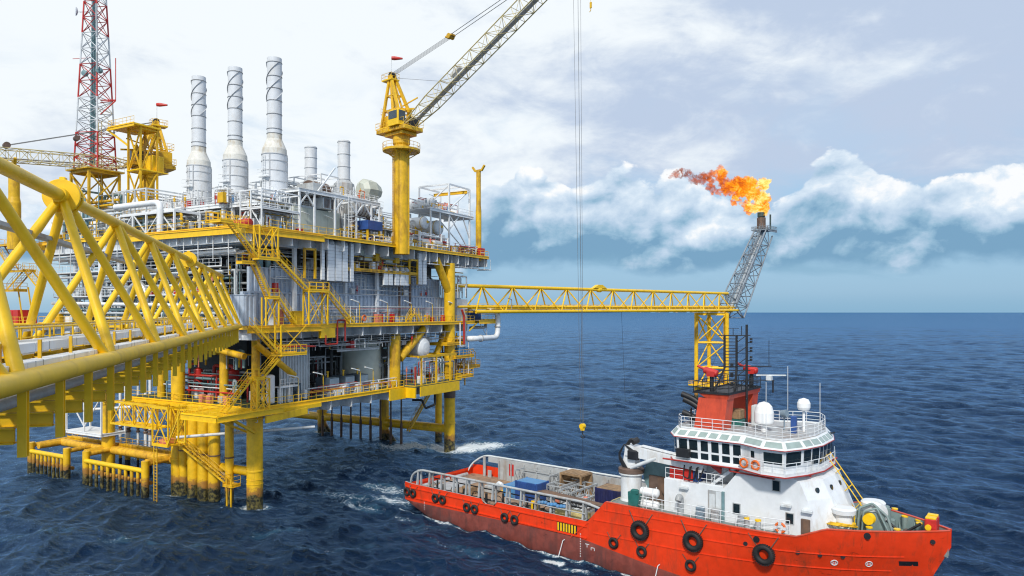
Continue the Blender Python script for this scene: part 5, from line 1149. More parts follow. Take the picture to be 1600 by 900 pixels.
# ------------------------------------------------------------------ pedestal cranes
def crane(label, base_w, zped, zslew, heading, foot, tip, apex, frame_r, boom_m, name='pedestal_crane', gallery=True, n=16):
    fr = Frame(base_w[0], base_w[1], heading)
    t = thing(name, label, 'crane', fr, (0, 0, zped))
    mb = MB().tube((0, 0, zped), (0, 0, zslew - .9), frame_r, n=24)
    for k in range(4): a = k * 1.57 + .5; mb.bar((frame_r * math.cos(a), frame_r * math.sin(a), zped), (frame_r * math.cos(a), frame_r * math.sin(a), zslew - 4), .25)
    mb.lathe((0, 0, zslew - 2.8), [(frame_r, 0), (frame_r * 1.15, .3), (frame_r * 1.15, 1.6), (frame_r * 1.3, 1.9)], n=24, cap=False)
    p = mb.build('pedestal', 'yellow_old', t)
    mb = MB(); a0 = -2.0
    for d in (-.3, .3): mb.bar((frame_r * 1.15 * math.cos(a0) - d * math.sin(a0), frame_r * 1.15 * math.sin(a0) + d * math.cos(a0), zped + 1), (frame_r * 1.15 * math.cos(a0) - d * math.sin(a0), frame_r * 1.15 * math.sin(a0) + d * math.cos(a0), zslew - 3.5), .07)
    for k in range(int((zslew - zped - 5) / .45)): z = zped + 1.2 + k * .45; mb.bar((frame_r * 1.15 * math.cos(a0) + .3 * math.sin(a0), frame_r * 1.15 * math.sin(a0) - .3 * math.cos(a0), z), (frame_r * 1.15 * math.cos(a0) - .3 * math.sin(a0), frame_r * 1.15 * math.sin(a0) + .3 * math.cos(a0), z), .045)
    mb.build('ladder', 'yellow_old', p)
    def ringdeck(z, ri, ro, nm, par):
        mb = MB(); N = 20
        for k in range(N):
            a, b = 2 * math.pi * k / N, 2 * math.pi * (k + 1) / N
            q = [(ri * math.cos(a), ri * math.sin(a)), (ro * math.cos(a), ro * math.sin(a)), (ro * math.cos(b), ro * math.sin(b)), (ri * math.cos(b), ri * math.sin(b))]
            mb.prism(q, z - .22, z)
        mb.rail([(ro * math.cos(2 * math.pi * k / N), ro * math.sin(2 * math.pi * k / N), z) for k in range(N)], step=1.2, closed=True)
        for k in range(6): a = k * 1.05; mb.bar((ri * math.cos(a), ri * math.sin(a), z - 1.3), (ro * .95 * math.cos(a), ro * .95 * math.sin(a), z - .2), .14)
        return mb.build(nm, 'yellow_old', par)
    if gallery: ringdeck(zslew - 3.6, frame_r, frame_r + 1.9, 'ring_gallery', p)
    MB().lathe((0, 0, zslew - .95), [(frame_r * 1.05, 0), (frame_r * 1.05, .25)], n=24).build('slew_ring', 'black_steel', p)
    s = MB().cbox((-4.2, -2.2, zslew - .6), (3.2, 2.2, zslew + .1), .2).cbox((-2.6, -1.7, zslew - 1.2), (2.2, 1.7, zslew - .58), .2)
    for k in range(5): s.bar((-3.8 + 1.5 * k, -2.3, zslew - .3), (-3.8 + 1.5 * k, 2.3, zslew - .3), .12, .5)
    h = s.build('slew_platform', 'yellow_old', t)
    MB().rail([(3.2, -2.2, zslew + .1), (-4.2, -2.2, zslew + .1), (-4.2, 2.2, zslew + .1), (3.2, 2.2, zslew + .1)], step=1.1).build('railing', 'yellow_paint', h)
    MB().cbox((-3.7, -1.1, zslew + .1), (-1.0, 1.7, zslew + 2.5), .1).box((-3.75, -.8, zslew + 1), (-3.69, .6, zslew + 2.2)).build('machinery_house', 'yellow_old', t)
    cb = MB().cbox((-.5, -2.6, zslew + .1), (2.2, -.9, zslew + 2.7), .12).build('cab', 'yellow_paint', t)
    MB().box((-.2, -2.66, zslew + 1.2), (1.9, -2.58, zslew + 2.5)).box((2.18, -2.4, zslew + .8), (2.26, -1.1, zslew + 2.5)).build('window', 'slate_cabinet', cb)
    MB().cbox((.2, .2, zslew + .1), (2.2, 2.0, zslew + 1.9), .08).tube((-.2, -.6, zslew + 1.0), (-.2, 1.2, zslew + 1.0), .6, n=14).build('winch', 'black_steel', t)
    MB().rail([(-3.9, -1.3, zslew + 2.9), (-3.9, 1.9, zslew + 2.9), (-.6, 1.9, zslew + 2.9), (-.6, -1.3, zslew + 2.9)], step=1).build('roof_railing', 'yellow_paint', h)
    ax, az_ = apex; fx, fz = foot; tx, tz = tip; mb = MB()
    for sy in (-1, 1):
        mb.bar((-3.6, sy * 1.5, zslew), (ax, sy * .35, az_), .38, .45); mb.bar((2.0, sy * 1.6, zslew), (ax + .25, sy * .4, az_), .42, .5); mb.bar((-.8, sy * 1.3, zslew + 2.8), (ax + .1, sy * .3, az_ - .6), .3)
        for q in (.35, .62): mb.bar(Vector((-3.6, sy * 1.5, zslew)).lerp(Vector((ax, sy * .35, az_)), q), Vector((2.0, sy * 1.6, zslew)).lerp(Vector((ax, sy * .4, az_)), q), .16, .22)
    for q in (.35, .62): mb.bar(Vector((2.0, -1.6, zslew)).lerp(Vector((ax, -.4, az_)), q), Vector((2.0, 1.6, zslew)).lerp(Vector((ax, .4, az_)), q), .16); mb.bar(Vector((-3.6, -1.5, zslew)).lerp(Vector((ax, -.4, az_)), q), Vector((-3.6, 1.5, zslew)).lerp(Vector((ax, .4, az_)), q), .16)
    hh = az_ - zslew
    mb.bar((0, .3, zslew + hh * .42), (3.6, .5, zslew + hh * .5), .14, .2); mb.bar((.2, -.6, zslew + hh * .34), (4.2, -.6, zslew + hh * .27), .16, .3); mb.bar((1.2, .2, zslew + .4), (2.0, .2, zslew + 3.2), .5, .6)
    f = mb.build('gantry_frame', 'yellow_old', t)
    mb = MB().box((ax - 1.6, -.9, az_ - .9), (ax + 1.0, .9, az_ - .8)); mb.rail([(ax - 1.6, -.9, az_ - .8), (ax + 1, -.9, az_ - .8), (ax + 1, .9, az_ - .8), (ax - 1.6, .9, az_ - .8)], step=.9, closed=True); mb.build('top_platform', 'yellow_paint', f)
    MB().tube((ax + .15, -.45, az_ + .05), (ax + .15, .45, az_ + .05), .5, n=16).build('sheave', 'black_steel', f)
    w = MB().tube((ax, 0, az_), (ax, 0, az_ + 3.4), .05, n=5).build('windsock_pole', 'mast_white', f)
    mb = MB()
    wd = Vector(((math.cos(-heading)), math.sin(-heading), -.04)) ; p0 = Vector((ax, 0, az_ + 3.1))
    mb.lathe(p0, [(.30, 0), (.34, .5), (.25, 1.2), (.14, 1.9)], wd, 10, cap=False); mb.build('windsock', 'red_paint', w)
    P, Q = Vector((fx, 0, fz)), Vector((tx, 0, tz)); dirn = (Q - P).normalized(); L = (Q - P).length
    bm = MB(); A = P + dirn * L * .16; B = P + dirn * L * .93
    lattice(bm, A, B, n, .085, .045, w0=2.3, d0=1.9, w1=2.3, d1=1.9, nn=6, kind='v')
    bm2 = bm; lattice(bm2, P, A, 3, .10, .05, w0=2.6, d0=.35, w1=2.3, d1=1.9, kind='v'); lattice(bm2, B, Q, 2, .10, .05, w0=2.3, d0=1.9, w1=1.3, d1=.9, kind='v')
    b = bm.build('boom', boom_m, t)
    up_ = dirn.cross(Vector((0, 1, 0))); up_ = up_ if up_.z > 0 else -up_
    MB().bar(P + dirn * L * .05 - up_ * .35, P + dirn * L * .90 - up_ * .55, .9, .10, up_).build('boom_walkway', 'boom_grey', b)
    MB().bar(P + dirn * L * .30 + up_ * .9, P + dirn * L * .36 + up_ * .9, .7, .5, up_).bar(P + dirn * L * .93, P + dirn * L * 1.0, 1.2, 1.0, up_).build('head_block', 'boom_grey', b)
    return t, fr, P, Q, (ax, az_)
WFp = PF(29.9, -1.4, 0)
h1_ = math.atan2(96 - WFp.y, 9.0 - WFp.x); L1 = math.hypot(96 - WFp.y, 9.0 - WFp.x)
cr, cfr, P1, Q1, ap = crane('big yellow pedestal crane with its long pale lattice boom raised over the ship', (WFp.x, WFp.y), 35.9, 57.2, h1_, (2.2, 57.6), (L1, 75.0), (-2.6, 66.9), 1.28, 'boom_cream')
A = Vector((ap[0], 0, ap[1])); PUL = A.lerp(Q1, .37) + Vector((0, 0, .1))
mb = MB()
for k in range(5): y = -.45 + .22 * k; mb.tube(A + Vector((0, y, .1)), PUL + Vector((0, y, 0)), .035, n=4, cap=False)
for y in (-.4, .4): mb.tube(PUL + Vector((0, y, 0)), Q1 + Vector((0, y, .6)), .05, n=5, cap=False)
mb.tube(A + Vector((.4, 0, -.4)), P1 + (Q1 - P1) * .25 + Vector((0, 0, 1.1)), .025, n=4, cap=False)
mb.build('luffing_rope', 'cable_steel', cr)
MB().tube(PUL + Vector((0, -.55, 0)), PUL + Vector((0, .55, 0)), .42, n=14).bar(PUL + Vector((-.8, 0, 0)), PUL + Vector((.7, 0, .1)), .9, .25).build('pulley_block', 'yellow_old', cr)
hk = 10.0                       # height of the hook block above the sea
HX = Q1.x + .75
mb = MB()
for dx_, dy_ in ((-.7, -.25), (-.25, .25), (.05, -.2), (.25, .2)): mb.tube((Q1.x + dx_, dy_, Q1.z), (HX + dx_ * .35, dy_ * .4, hk + .8), .028, n=4, cap=False)
mb.build('hoist_rope', 'cable_steel', cr)
MB().cbox((HX - .3, -.22, hk), (HX + .3, .22, hk + .9), .1).tube((HX, -.3, hk + .55), (HX, .3, hk + .55), .36, n=14).build('hook_block', 'yellow_paint', cr)
MB().pipe([(HX, 0, hk + .1), (HX, 0, hk - .5), (HX + .3, 0, hk - .75), (HX + .25, 0, hk - 1.05), (HX - .15, 0, hk - 1.0), (HX - .25, 0, hk - .75)], .07).tube((HX + .05, 0, hk - .9), (HX + .05, 0, 5.2), .03, n=4).build('hook', 'black_steel', cr)
MB().tube((Q1.x + 2.1, 0, Q1.z), (Q1.x + 2.1, 0, 67.6), .03, n=4).cbox((Q1.x + 1.95, -.1, 66.9), (Q1.x + 2.25, .1, 67.7), .04).pipe([(Q1.x + 2.1, 0, 66.9), (Q1.x + 2.1, 0, 66.6), (Q1.x + 1.9, 0, 66.4)], .05).build('whip_hook', 'yellow_old', cr)
W2 = PF(12.5, 42, 0); R2 = PF(-6.5, 47.4, 0)
h2_ = math.atan2(R2.y - W2.y, R2.x - W2.x); L2 = math.hypot(R2.x - W2.x, R2.y - W2.y)
cr2, cfr2, P2_, Q2_, ap2 = crane('smaller yellow crane with its boom laid down toward the left corner rest', (W2.x, W2.y), ZU, 52.4, h2_, (2.2, 52.0), (L2 * 1.28, 50.6), (-1.6, 60.4), 1.2, 'boom_cream', gallery=False, n=12)
A2 = Vector((ap2[0], 0, ap2[1])); mb = MB()
for y in (-.4, .4): mb.tube(A2 + Vector((0, y, 0)), Vector((L2 * 1.05, y, 52.4)), .045, n=4, cap=False)
for y in (-.2, .2): mb.tube(A2 + Vector((0, y, -.3)), Vector((L2 * .55, y, 55.0)), .03, n=4, cap=False)
mb.build('luffing_rope', 'cable_steel', cr2)
MB().tube((L2 * .56, -.5, 55.2), (L2 * .56, .5, 55.2), .45, n=14).tube((L2 * 1.05, -.5, 52.4), (L2 * 1.05, .5, 52.4), .5, n=14).build('pulley_block', 'brown_steel', cr2)
# yellow tower and lookout platform beside the left crane
lt = thing('lookout_tower', 'square yellow lattice tower with lookout platform beside the left crane', 'tower', PF, (8.5, 37.5, ZU))
mb = MB()
for u in (7.2, 10.2):
    for v in (35.8, 39.2): mb.bar((u, v, ZU), (u, v, 57.4), .28)
for a, b in ((ZU, 44), (44, 50), (50, 57)):
    for u in (7.2, 10.2): mb.bar((u, 35.8, a), (u, 39.2, b), .2); mb.bar((u, 39.2, a), (u, 35.8, b), .2); mb.bar((u, 35.8, b), (u, 39.2, b), .24)
    for v in (35.8, 39.2): mb.bar((7.2, v, a), (10.2, v, b), .2); mb.bar((7.2, v, b), (10.2, v, b), .24)
mb.build('lattice', 'yellow_old', lt)
f = MB().box((5.6, 35.2, 57.3), (10.6, 42.6, 57.55)).bar((5.6, 42.6, 57.2), (7.2, 39.4, 54.5), .3).ibeam((5.6, 35.2, 57.2), (5.6, 42.6, 57.2), .25, .5).build('platform', 'yellow_paint', lt)
MB().rail([(5.7, 35.3, 57.55), (5.7, 42.5, 57.55), (10.5, 42.5, 57.55)], step=1.1).build('railing', 'yellow_paint', f)
mb = MB()
for d in (0, .9): mb.bar((5.0, 43.2 + d, 46), (5.0, 43.2 + d, 58.5), .08)
for k in range(26): mb.bar((5.0, 43.2, 46.3 + k * .46), (5.0, 44.1, 46.3 + k * .46), .05)
mb.build('caged_ladder', 'boom_cream', lt)
MB().cbox((9.6, 36.2, 50.2), (11.8, 38.4, 53.0), .1).box((7.0, 35.6, 50.0), (12.2, 39.4, 50.2)).build('machinery_cabin', 'yellow_paint', lt)

# ------------------------------------------------------------------ red and white lattice mast
mst = thing('radio_mast', 'tall red and white lattice radio mast at the left', 'radio mast', PF, (5, 45, 50.2))
def mast_section(k, z0, z1, Z0=50.2, Z1=92.0, wb=4.5, wt=2.0):
    w = lambda z: (wb + (wt - wb) * min(1, (z - Z0) / (84 - Z0))) / 2
    n = max(1, round((z1 - z0) / 2.3)); mb = MB(); rot = .35
    def pt(i, z):
        a = rot + i * math.pi / 2 + math.pi / 4; return (5 + w(z) * 1.414 * math.cos(a), 45 + w(z) * 1.414 * math.sin(a), z)
    for i in range(4): mb.tube(pt(i, z0), pt(i, z1), .13, n=6)
    for j in range(n):
        a, b = z0 + (z1 - z0) * j / n, z0 + (z1 - z0) * (j + 1) / n
        for i in range(4): mb.tube(pt(i, a), pt(i + 1, b), .075, n=4, cap=False); mb.tube(pt(i + 1, a), pt(i, b), .075, n=4, cap=False); mb.tube(pt(i, b), pt(i + 1, b), .075, n=4, cap=False)
    return mb.build('mast_section', ('mast_red', 'mast_white')[k % 2], mst)
zs = [50.2, 56.5, 62.5, 68.2, 73.6, 79.0, 84.0, 90]
for k in range(len(zs) - 1): mast_section(k, zs[k], zs[k + 1])
mb = MB()
for d in (-.35, .0, .35): mb.tube((4.6 + d, 45.2, 50.3), (4.9 + d * .6, 45.1, 89), .14, n=6)
mb.build('cable_run', 'pipe_teal', mst)
for i, (z, sx) in enumerate(((77.6, 2.0), (73.5, -2.6), (74.6, 2.6), (68.5, -2.9), (69, 3.0))):
    mb = MB(); u = 5 - sx * .5; v = 45 - sx; mb.bar((5, 45, z), (u, v, z), .08); mb.bar((5, 45, z - 1.8), (u, v, z - 1.8), .08); mb.tube((u, v, z - 2.2), (u, v, z + .6), .16, n=6); mb.build('antenna', 'pipe_grey', mst)
MB().lathe((3.6, 47.6, 77.6), [(.03, 0), (.6, .18), (.75, .4)], (-.5, .2, 0), 18, cap=False).lathe((3.6, 47.6, 77.6), [(.75, .4), (.05, .45)], (-.5, .2, 0), 18).bar((3.7, 47.4, 77.6), (4.6, 45.4, 77.6), .14).build('dish_antenna', 'girder_grey', mst)
for i, (z, v, u) in enumerate(((66.6, 45.4, 3.6), (66.9, 42.6, 4.4))): MB().lathe((u, v, z), [(.5, 0), (.5, .5), (.1, .55)], (-.8, -.4, 0), 14).build('drum_antenna', 'pipe_teal', mst)
MB().pipe([(5, 43.5, 61.8), (5.6, 40.2, 61.8), (5.6, 40.2, 69)], .07).bar((5, 43.5, 59.8), (5.6, 40.2, 61.8), .14).bar((5, 43.5, 62.2), (5.6, 40.2, 61.9), .18).build('whip_antenna', 'mast_red', mst)
MB().bar((5, 46, 69.9), (4, 50, 70.1), .07).build('boom_arm', 'mast_red', mst)
mf = thing('mast_foundation', 'yellow braced frame carrying the red and white mast', 'steel frame', PF, (5, 45, ZU))
mb = MB()
for u in (2.4, 7.6):
    for v in (42.4, 47.6): mb.bar((u, v, ZU), (u, v, 49.8), .36)
for (a, b) in (((2.4, 42.4), (2.4, 47.6)), ((2.4, 42.4), (7.6, 42.4)), ((7.6, 42.4), (7.6, 47.6)), ((2.4, 47.6), (7.6, 47.6))):
    mb.bar((*a, 44), (*b, 49.5), .2); mb.bar((*b, 44), (*a, 49.5), .2); mb.bar((*a, 43.8), (*b, 43.8), .24); mb.ibeam((*a, 49.8), (*b, 49.8), .3, .45, t=.08)
mb.build('frame', 'yellow_old', mf)
f = MB().box((1.8, 41.8, 50.0), (8.2, 48.2, 50.15)).build('platform', 'yellow_old', mf); MB().rail([(1.8, 48.2, 50.15), (1.8, 41.8, 50.15), (8.2, 41.8, 50.15)], step=1.3).build('railing', 'boom_cream', f)
# far left: stair galleries off the short end
q = lambda px_, py_: on_x(PF, px_, py_, -5.2)
def fl(a, b): A_, B_ = q(*a), q(*b); return ((A_.x, A_.y, A_.z), (B_.x, B_.y, B_.z))
lps = [(-6.2, q(46, 0).y, -4.2, q(22, 0).y, q(30, 423).z), (-6.2, q(32, 0).y, -4.2, q(10, 0).y, q(20, 453).z), (-6.2, q(30, 0).y, -2.1, q(-6, 0).y, q(5, 383).z)]
staircase('zigzag yellow stair galleries at the far left end of the platform', [fl((0, 384), (22, 421)), fl((43, 424), (18, 452)), fl((45, 424), (64, 448))], lps, [((-5.2, q(28, 0).y, 30), (-5.2, q(36, 0).y, ZM)), ((-5.2, q(44, 0).y, 30), (-5.2, q(52, 0).y, ZM))], width=1.3, m='yellow_old')
xd = thing('side_gallery', 'low yellow gallery with a red container at the far left of the middle deck', 'gallery', PF, (-2, 52, ZM))
MB().box((-6.5, 49.2, ZM - .3), (5, 60, ZM - .05)).ibeam((-6.6, 47, ZM - .4), (-6.6, 60, ZM - .4), .2, .5).box((-6.5, 42, ZM - .3), (-2.3, 49.2, ZM - .05)).build('floor', 'yellow_old', xd); MB().rail([(-6.5, 42, ZM - .05), (-6.5, 60, ZM - .05)], step=1.3).build('railing', 'yellow_paint', xd)
for i, v_ in enumerate((50.5, 54.2)): tag(MB().cbox((-4.5, v_, ZM), (-1.5, v_ + 3.4, ZM + 2.2), .05).box((-4.55, v_ + 1.6, ZM + .2), (-4.5, v_ + 1.7, ZM + 2)).build('red_container', 'red_paint', None, PF), ('red steel container at the far left nearer the platform', 'red steel container at the far left edge of the gallery')[i], 'container')
mb = MB().tube((-7.6, 52, 30), (-5.6, 48.5, 36), .5, n=12); mb.bar((-6.5, 47.4, 36.2), (-2, 47.4, 36.6), .8, .8); mb.build('rest_bracket', 'yellow_old', plat)
# denser clutter of white pipes, ladders and scaffolds on the top deck
for i, (u0_, u1_, v0_, v1_, z0_, z1_, lb) in enumerate(((5.5, 9.5, 12.6, 16.2, 42.6, 45.5, 'white ladders and thin pipes in the gap between the first two tall stacks'), (5.5, 9.5, 21.5, 25.5, 42.6, 45.5, 'white ladders and thin pipes in the gap between the last two tall stacks'), (8, 14, 5.2, 7.2, 42.6, 45.0, 'white thin pipes on the walkway right before the first tall stack'), (8, 13, 31.5, 34, 42.6, 46, 'white and grey pipes on the walkway past the last tall stack'))):
    pipework(lb, u0_, u1_, v0_, v1_, z0_, z1_, 20, 60 + i, ('white_paint', 'grey_white', 'white_paint', 'lagging'), .14, boxes=3, rmin=.04)
 
rack('white low pipe stand beside the turbine enclosure corner', 1.5, 8.5, .4, 4.6, ZU, [40.4, 43.0], 2, w=.16)
pipework('white pipes and gauges inside the low stand at the top deck corner', 1.8, 10, .4, 4.6, ZU, 43, 22, 66, ('white_paint', 'grey_white', 'pipe_grey', 'yellow_old'), .16, boxes=4, vessels=1, along='u')
pipework('mixed grey pipes on the far side of the turbine hall roof', 11, 29, 9.6, 13, 43, 47.5, 22, 67, ('lagging', 'grey_white', 'pipe_grey', 'white_paint', 'brown_steel'), .3, along='u', boxes=6, vessels=2)
rack('white scaffold behind the crane pedestal', 30.5, 40, 5, 10, ZU, [41, 44], 3, w=.16)
pipework('white and yellow equipment behind the crane pedestal', 30.5, 41, 3, 10, ZU, 43.5, 24, 68, ('white_paint', 'grey_white', 'yellow_old', 'lagging'), .24, along='u', boxes=6, vessels=3)
pipework('grey deck equipment below the mast frame', -.5, 9.5, 39, 48.5, ZU, 47, 22, 69, ('grey_white', 'pipe_teal', 'white_paint', 'yellow_old'), .25, boxes=4, vessels=2)
# ================================================================== link bridge (triangular tube truss)
BANG = math.atan2(.9553, -.2957)
BF = Frame(-9.9, 0, BANG)          # x along the bridge toward the platform, y to the left of it; y = 0 under the top chord
br = thing('link_bridge', 'yellow triangular tube truss bridge in the foreground leading to the platform', 'bridge', BF, (50, 0, 22))
ZB, ZT, HB = 24.25, 30.95, 2.85
X1 = 93.5
mb = MB().tube((-6, 0, ZT), (X1 + 8, 0, ZT), .26, n=28).build('top_chord', 'yellow_paint', br)
for s in (-1, 1): MB().tube((-6, s * HB, ZB), (X1, s * HB, ZB), .285, n=28).build('bottom_chord', 'yellow_paint', br)
SP = 9.55; nodes = [31.6 + SP * k for k in range(-4, 8)]
for i, x in enumerate(nodes):
    for s in (-1, 1):
        for d in (-.5, .5):
            xb = x + d * SP * .92
            if xb > X1 + 1 or x < -6: continue
            MB().tube((x + d * .35, 0, ZT), (min(xb, X1), s * HB, ZB), .185, n=16).build('diagonal', 'yellow_paint', br)
for x in (31.6, 31.6 + 4 * SP - .6):
    mb = MB()
    for o_ in (-.30, .14): mb.lathe((x + o_, 0, ZT), [(.27, 0), (.70, .001), (.72, .02), (.72, .14), (.70, .16), (.27, .161)], (1, 0, 0), 36)
    mb.tube((x - .8, 0, ZT), (x + .8, 0, ZT), .33, n=28).cbox((x - .16, -.12, ZT + .3), (x + .16, .12, ZT + .84), .03)
    for a_ in range(8): mb.bar((x - .14, .46 * math.cos(a_ * .785), ZT + .46 * math.sin(a_ * .785)), (x + .14, .46 * math.cos(a_ * .785), ZT + .46 * math.sin(a_ * .785)), .5, .03, (0, -math.sin(a_ * .785), math.cos(a_ * .785)))
    mb.build('chord_flange', 'yellow_paint', br)
for x in nodes[3:]:
    if x < X1: MB().bar((x - SP / 2, -HB, ZB), (x - SP / 2, HB, ZB), .22, .3).build('cross_tube', 'yellow_old', br)
mb = MB(); x = 3.0; hangers = []
while x < X1 - 1:
    hangers.append(x); x += 3.0
for x in hangers:
    L = 1.75; m = MB(); zb = ZB - .2 - L
    for s in (-1, 1): m.ibeam((x, s * (HB - .02), ZB - .15), (x, s * (HB - .02), zb), .21, .21, up=(1, 0, 0), t=.03)
    m.ibeam((x, -HB + .2, zb + .55), (x, HB - .2, zb + .55), .26, .42); m.build('hanger_frame', 'yellow_paint' , br)
for x in hangers[2:]:
    m = MB(); m.ibeam((x, -HB, ZB - .1), (x, HB, ZB - .1), .2, .26); m.bar((x, -HB + .55, ZB), (x, -HB + .55, ZB + .95), .09); m.bar((x, -HB + .55, ZB + .35), (x, -HB + 1.6, ZB + .35), .09)
    m.build('floor_beam', 'yellow_old', br)
dk = MB().box((0, -.3, ZB + .02), (X1, 1.6, ZB + .10)).build('walkway', 'deck_grating', br)
MB().rail([(0, 1.65, ZB + .1), (X1, 1.65, ZB + .1)], step=1.5, r=.035, mids=1).rail([(0, -.35, ZB + .1), (X1, -.35, ZB + .1)], step=1.5, r=.035).build('railing', 'yellow_paint', dk)
def tray(y0, y1, z, nm, m, lab):
    t = thing('cable_tray', lab, 'cable tray', BF, (50, (y0 + y1) / 2, z), 'white covered cable trays along the bridge'); mb = MB(); x = 1.0
    while x < X1 - 2: mb.cbox((x, y0, z), (x + 2.96, y1, z + .28), .015); x += 3.0
    mb.build('cover', m, t); mb = MB()
    for k in range(30): mb.box((2.2 + 3 * k, y0 - .006, z + .02), (2.26 + 3 * k, y1 + .006, z + .286)); mb.box((1.6 + 3 * k, y0 - .006, z + .02), (1.63 + 3 * k, y1 + .006, z + .286))
    mb.build('clip', 'pipe_grey', t)
tray(-1.9, -.75, ZB + .55, 'tray', 'white_ship', 'upper white covered cable tray beside the bridge walkway')
tray(-2.62, -2.1, ZB + .12, 'tray', 'white_ship', 'lower white covered cable tray close to the near bridge chord')
tray(1.95, 2.5, ZB + .9, 'tray', 'white_paint', 'white covered cable tray on the far side of the bridge')
mb = MB(); x = 14.0
for i, x in enumerate((27.5, 40, 54, 68)):
    t = thing('junction_box', ('white junction box on the far bridge railing closest to the viewer', 'white junction box on the far bridge railing, second along', 'white junction box on the far bridge railing, third along', 'white junction box on the far bridge railing by the platform')[i], 'box', BF, (x, 1.75, ZB + .5), 'white boxes on the far bridge railing')
    MB().cbox((x, 1.72, ZB + .45), (x + 1.1, 2.0, ZB + .95), .03).build('housing', 'white_ship', t); MB().box((x + .5, 1.70, ZB + .5), (x + .53, 1.72, ZB + .9)).build('door_seam', 'ship_grey', t)
for i, (y, r_, m) in enumerate(((-1.5, .16, 'pipe_grey'), (-.9, .12, 'white_paint'), (-.2, .2, 'yellow_old'), (.6, .2, 'pipe_grey'), (1.4, .14, 'brown_steel'), (2.0, .1, 'pipe_grey'))):
    tag(MB().tube((1, y, ZB - 1.08 + r_), (X1 + 1, y, ZB - 1.08 + r_), r_, n=12).build('bridge_pipe', m, None, BF), ('dark grey pipe under the bridge nearest its near chord', 'thin white pipe slung under the bridge', 'thick yellow pipe under the middle of the bridge', 'thick grey pipe under the bridge, next to the yellow one', 'brown pipe under the far half of the bridge', 'thin grey pipe under the far edge of the bridge')[i], 'pipe', 'pipes slung under the bridge')
# light tray carried high through the truss
ht = thing('high_cable_ladder', 'grey cable ladder climbing through the bridge truss under the top chord', 'cable ladder', BF, (40, .9, 28))
MB().bar((6, .95, ZT - 1.7), (X1 - 4, .95, ZT - 1.7), .5, .16).build('tray', 'ship_grey', ht)
mb = MB()
for x in nodes[2:]:
    if x < X1: mb.bar((x, .1, ZT - .2), (x, 1.0, ZT - 1.75), .1)
mb.build('bracket', 'yellow_old', ht)

# ================================================================== flare bridge, its support and the flare boom
FS, FE = Vector((-11.5, 139.0, 0)), Vector((66.5, 217.0, 0))
FF = Frame(FS.x, FS.y, math.atan2(FE.y - FS.y, FE.x - FS.x)); FL = (FE - FS).length
fb = thing('flare_bridge', 'long slender yellow truss bridge reaching out to the flare', 'bridge', FF, (50, 0, 26))
zt, zb, hb = 31.3, 26.1, 2.1
MB().tube((-1, 0, zt), (FL, 0, zt + .5), .38, n=16).build('top_chord', 'yellow_paint', fb)
for s in (-1, 1): MB().tube((4, s * hb, zb), (FL + 2.5, s * hb, zb + .5), .36, n=14).build('bottom_chord', 'yellow_paint', fb)
NN = 12; sp = (FL - 4) / NN
for k in range(NN):
    x = 4.5 + sp * (k + .35)
    for s in (-1, 1):
        for d in (-.5, .5):
            xb = x + d * sp * .96
            MB().tube((x, 0, zt + .5 * x / FL), (max(4, xb), s * hb, zb + .5 * x / FL), .17, n=8).build('diagonal', 'yellow_paint', fb)
mb = MB()
for k in range(NN + 1):
    x = 4.5 + sp * (k - .15); mb.bar((x, -hb, zb), (x, hb, zb), .25, .25); mb.bar((x, -hb * .9, zb + .45), (x, hb * .9, zb + .45), .15, .2)
mb.build('floor_beam', 'yellow_old', fb)
fd = MB().box((3, -1.9, zb + .45), (FL, .2, zb + .55)).build('walkway', 'deck_grating', fb)
MB().rail([(3, -2.0, zb + .5), (FL, -2.0, zb + .9)], step=2.2, r=.03).build('railing', 'yellow_paint', fd)
for i, (y, r_, m, z_) in enumerate(((.9, .48, 'yellow_old', .95), (-1.3, .25, 'yellow_paint', 1.0))):
    tag(MB().tube((0, y, zb + z_), (FL + 2, y, zb + z_ + .45), r_, n=14).build('gas_pipe', m, None, FF), ('thick yellow gas pipe lying in the flare bridge', 'slimmer yellow gas pipe lying in the flare bridge')[i], 'pipe')
xf = FL * .42
mb = MB(); mb.slab([(xf - 2.6, -.5, zt + .55), (xf + 2.6, -.5, zt + .55), (xf + .8, -.5, zt + 1.4), (xf - .8, -.5, zt + 1.4)], [(xf - 2.6, .5, zt + .55), (xf + 2.6, .5, zt + .55), (xf + .8, .5, zt + 1.4), (xf - .8, .5, zt + 1.4)])
mb.lathe((xf, 0, zt + .2), [(.4, -1), (.62, -.5), (.62, .5), (.4, 1)], (1, 0, 0), 16); mb.build('chord_joint', 'yellow_paint', fb)
MB().tube((FL * .515, 1, zb), (FL * .53, 1, zb - 23), .04, n=4).build('hanging_rope', 'black_steel', fb)
mb = MB(); mb.pipe([(FL * .13, -1.8, zb + .5), (FL * .13, -1.8, zb + 2.6), (FL * .12, -1.8, zb + 2.9)], .1); mb.build('loud_hailer', 'ship_grey', fb)
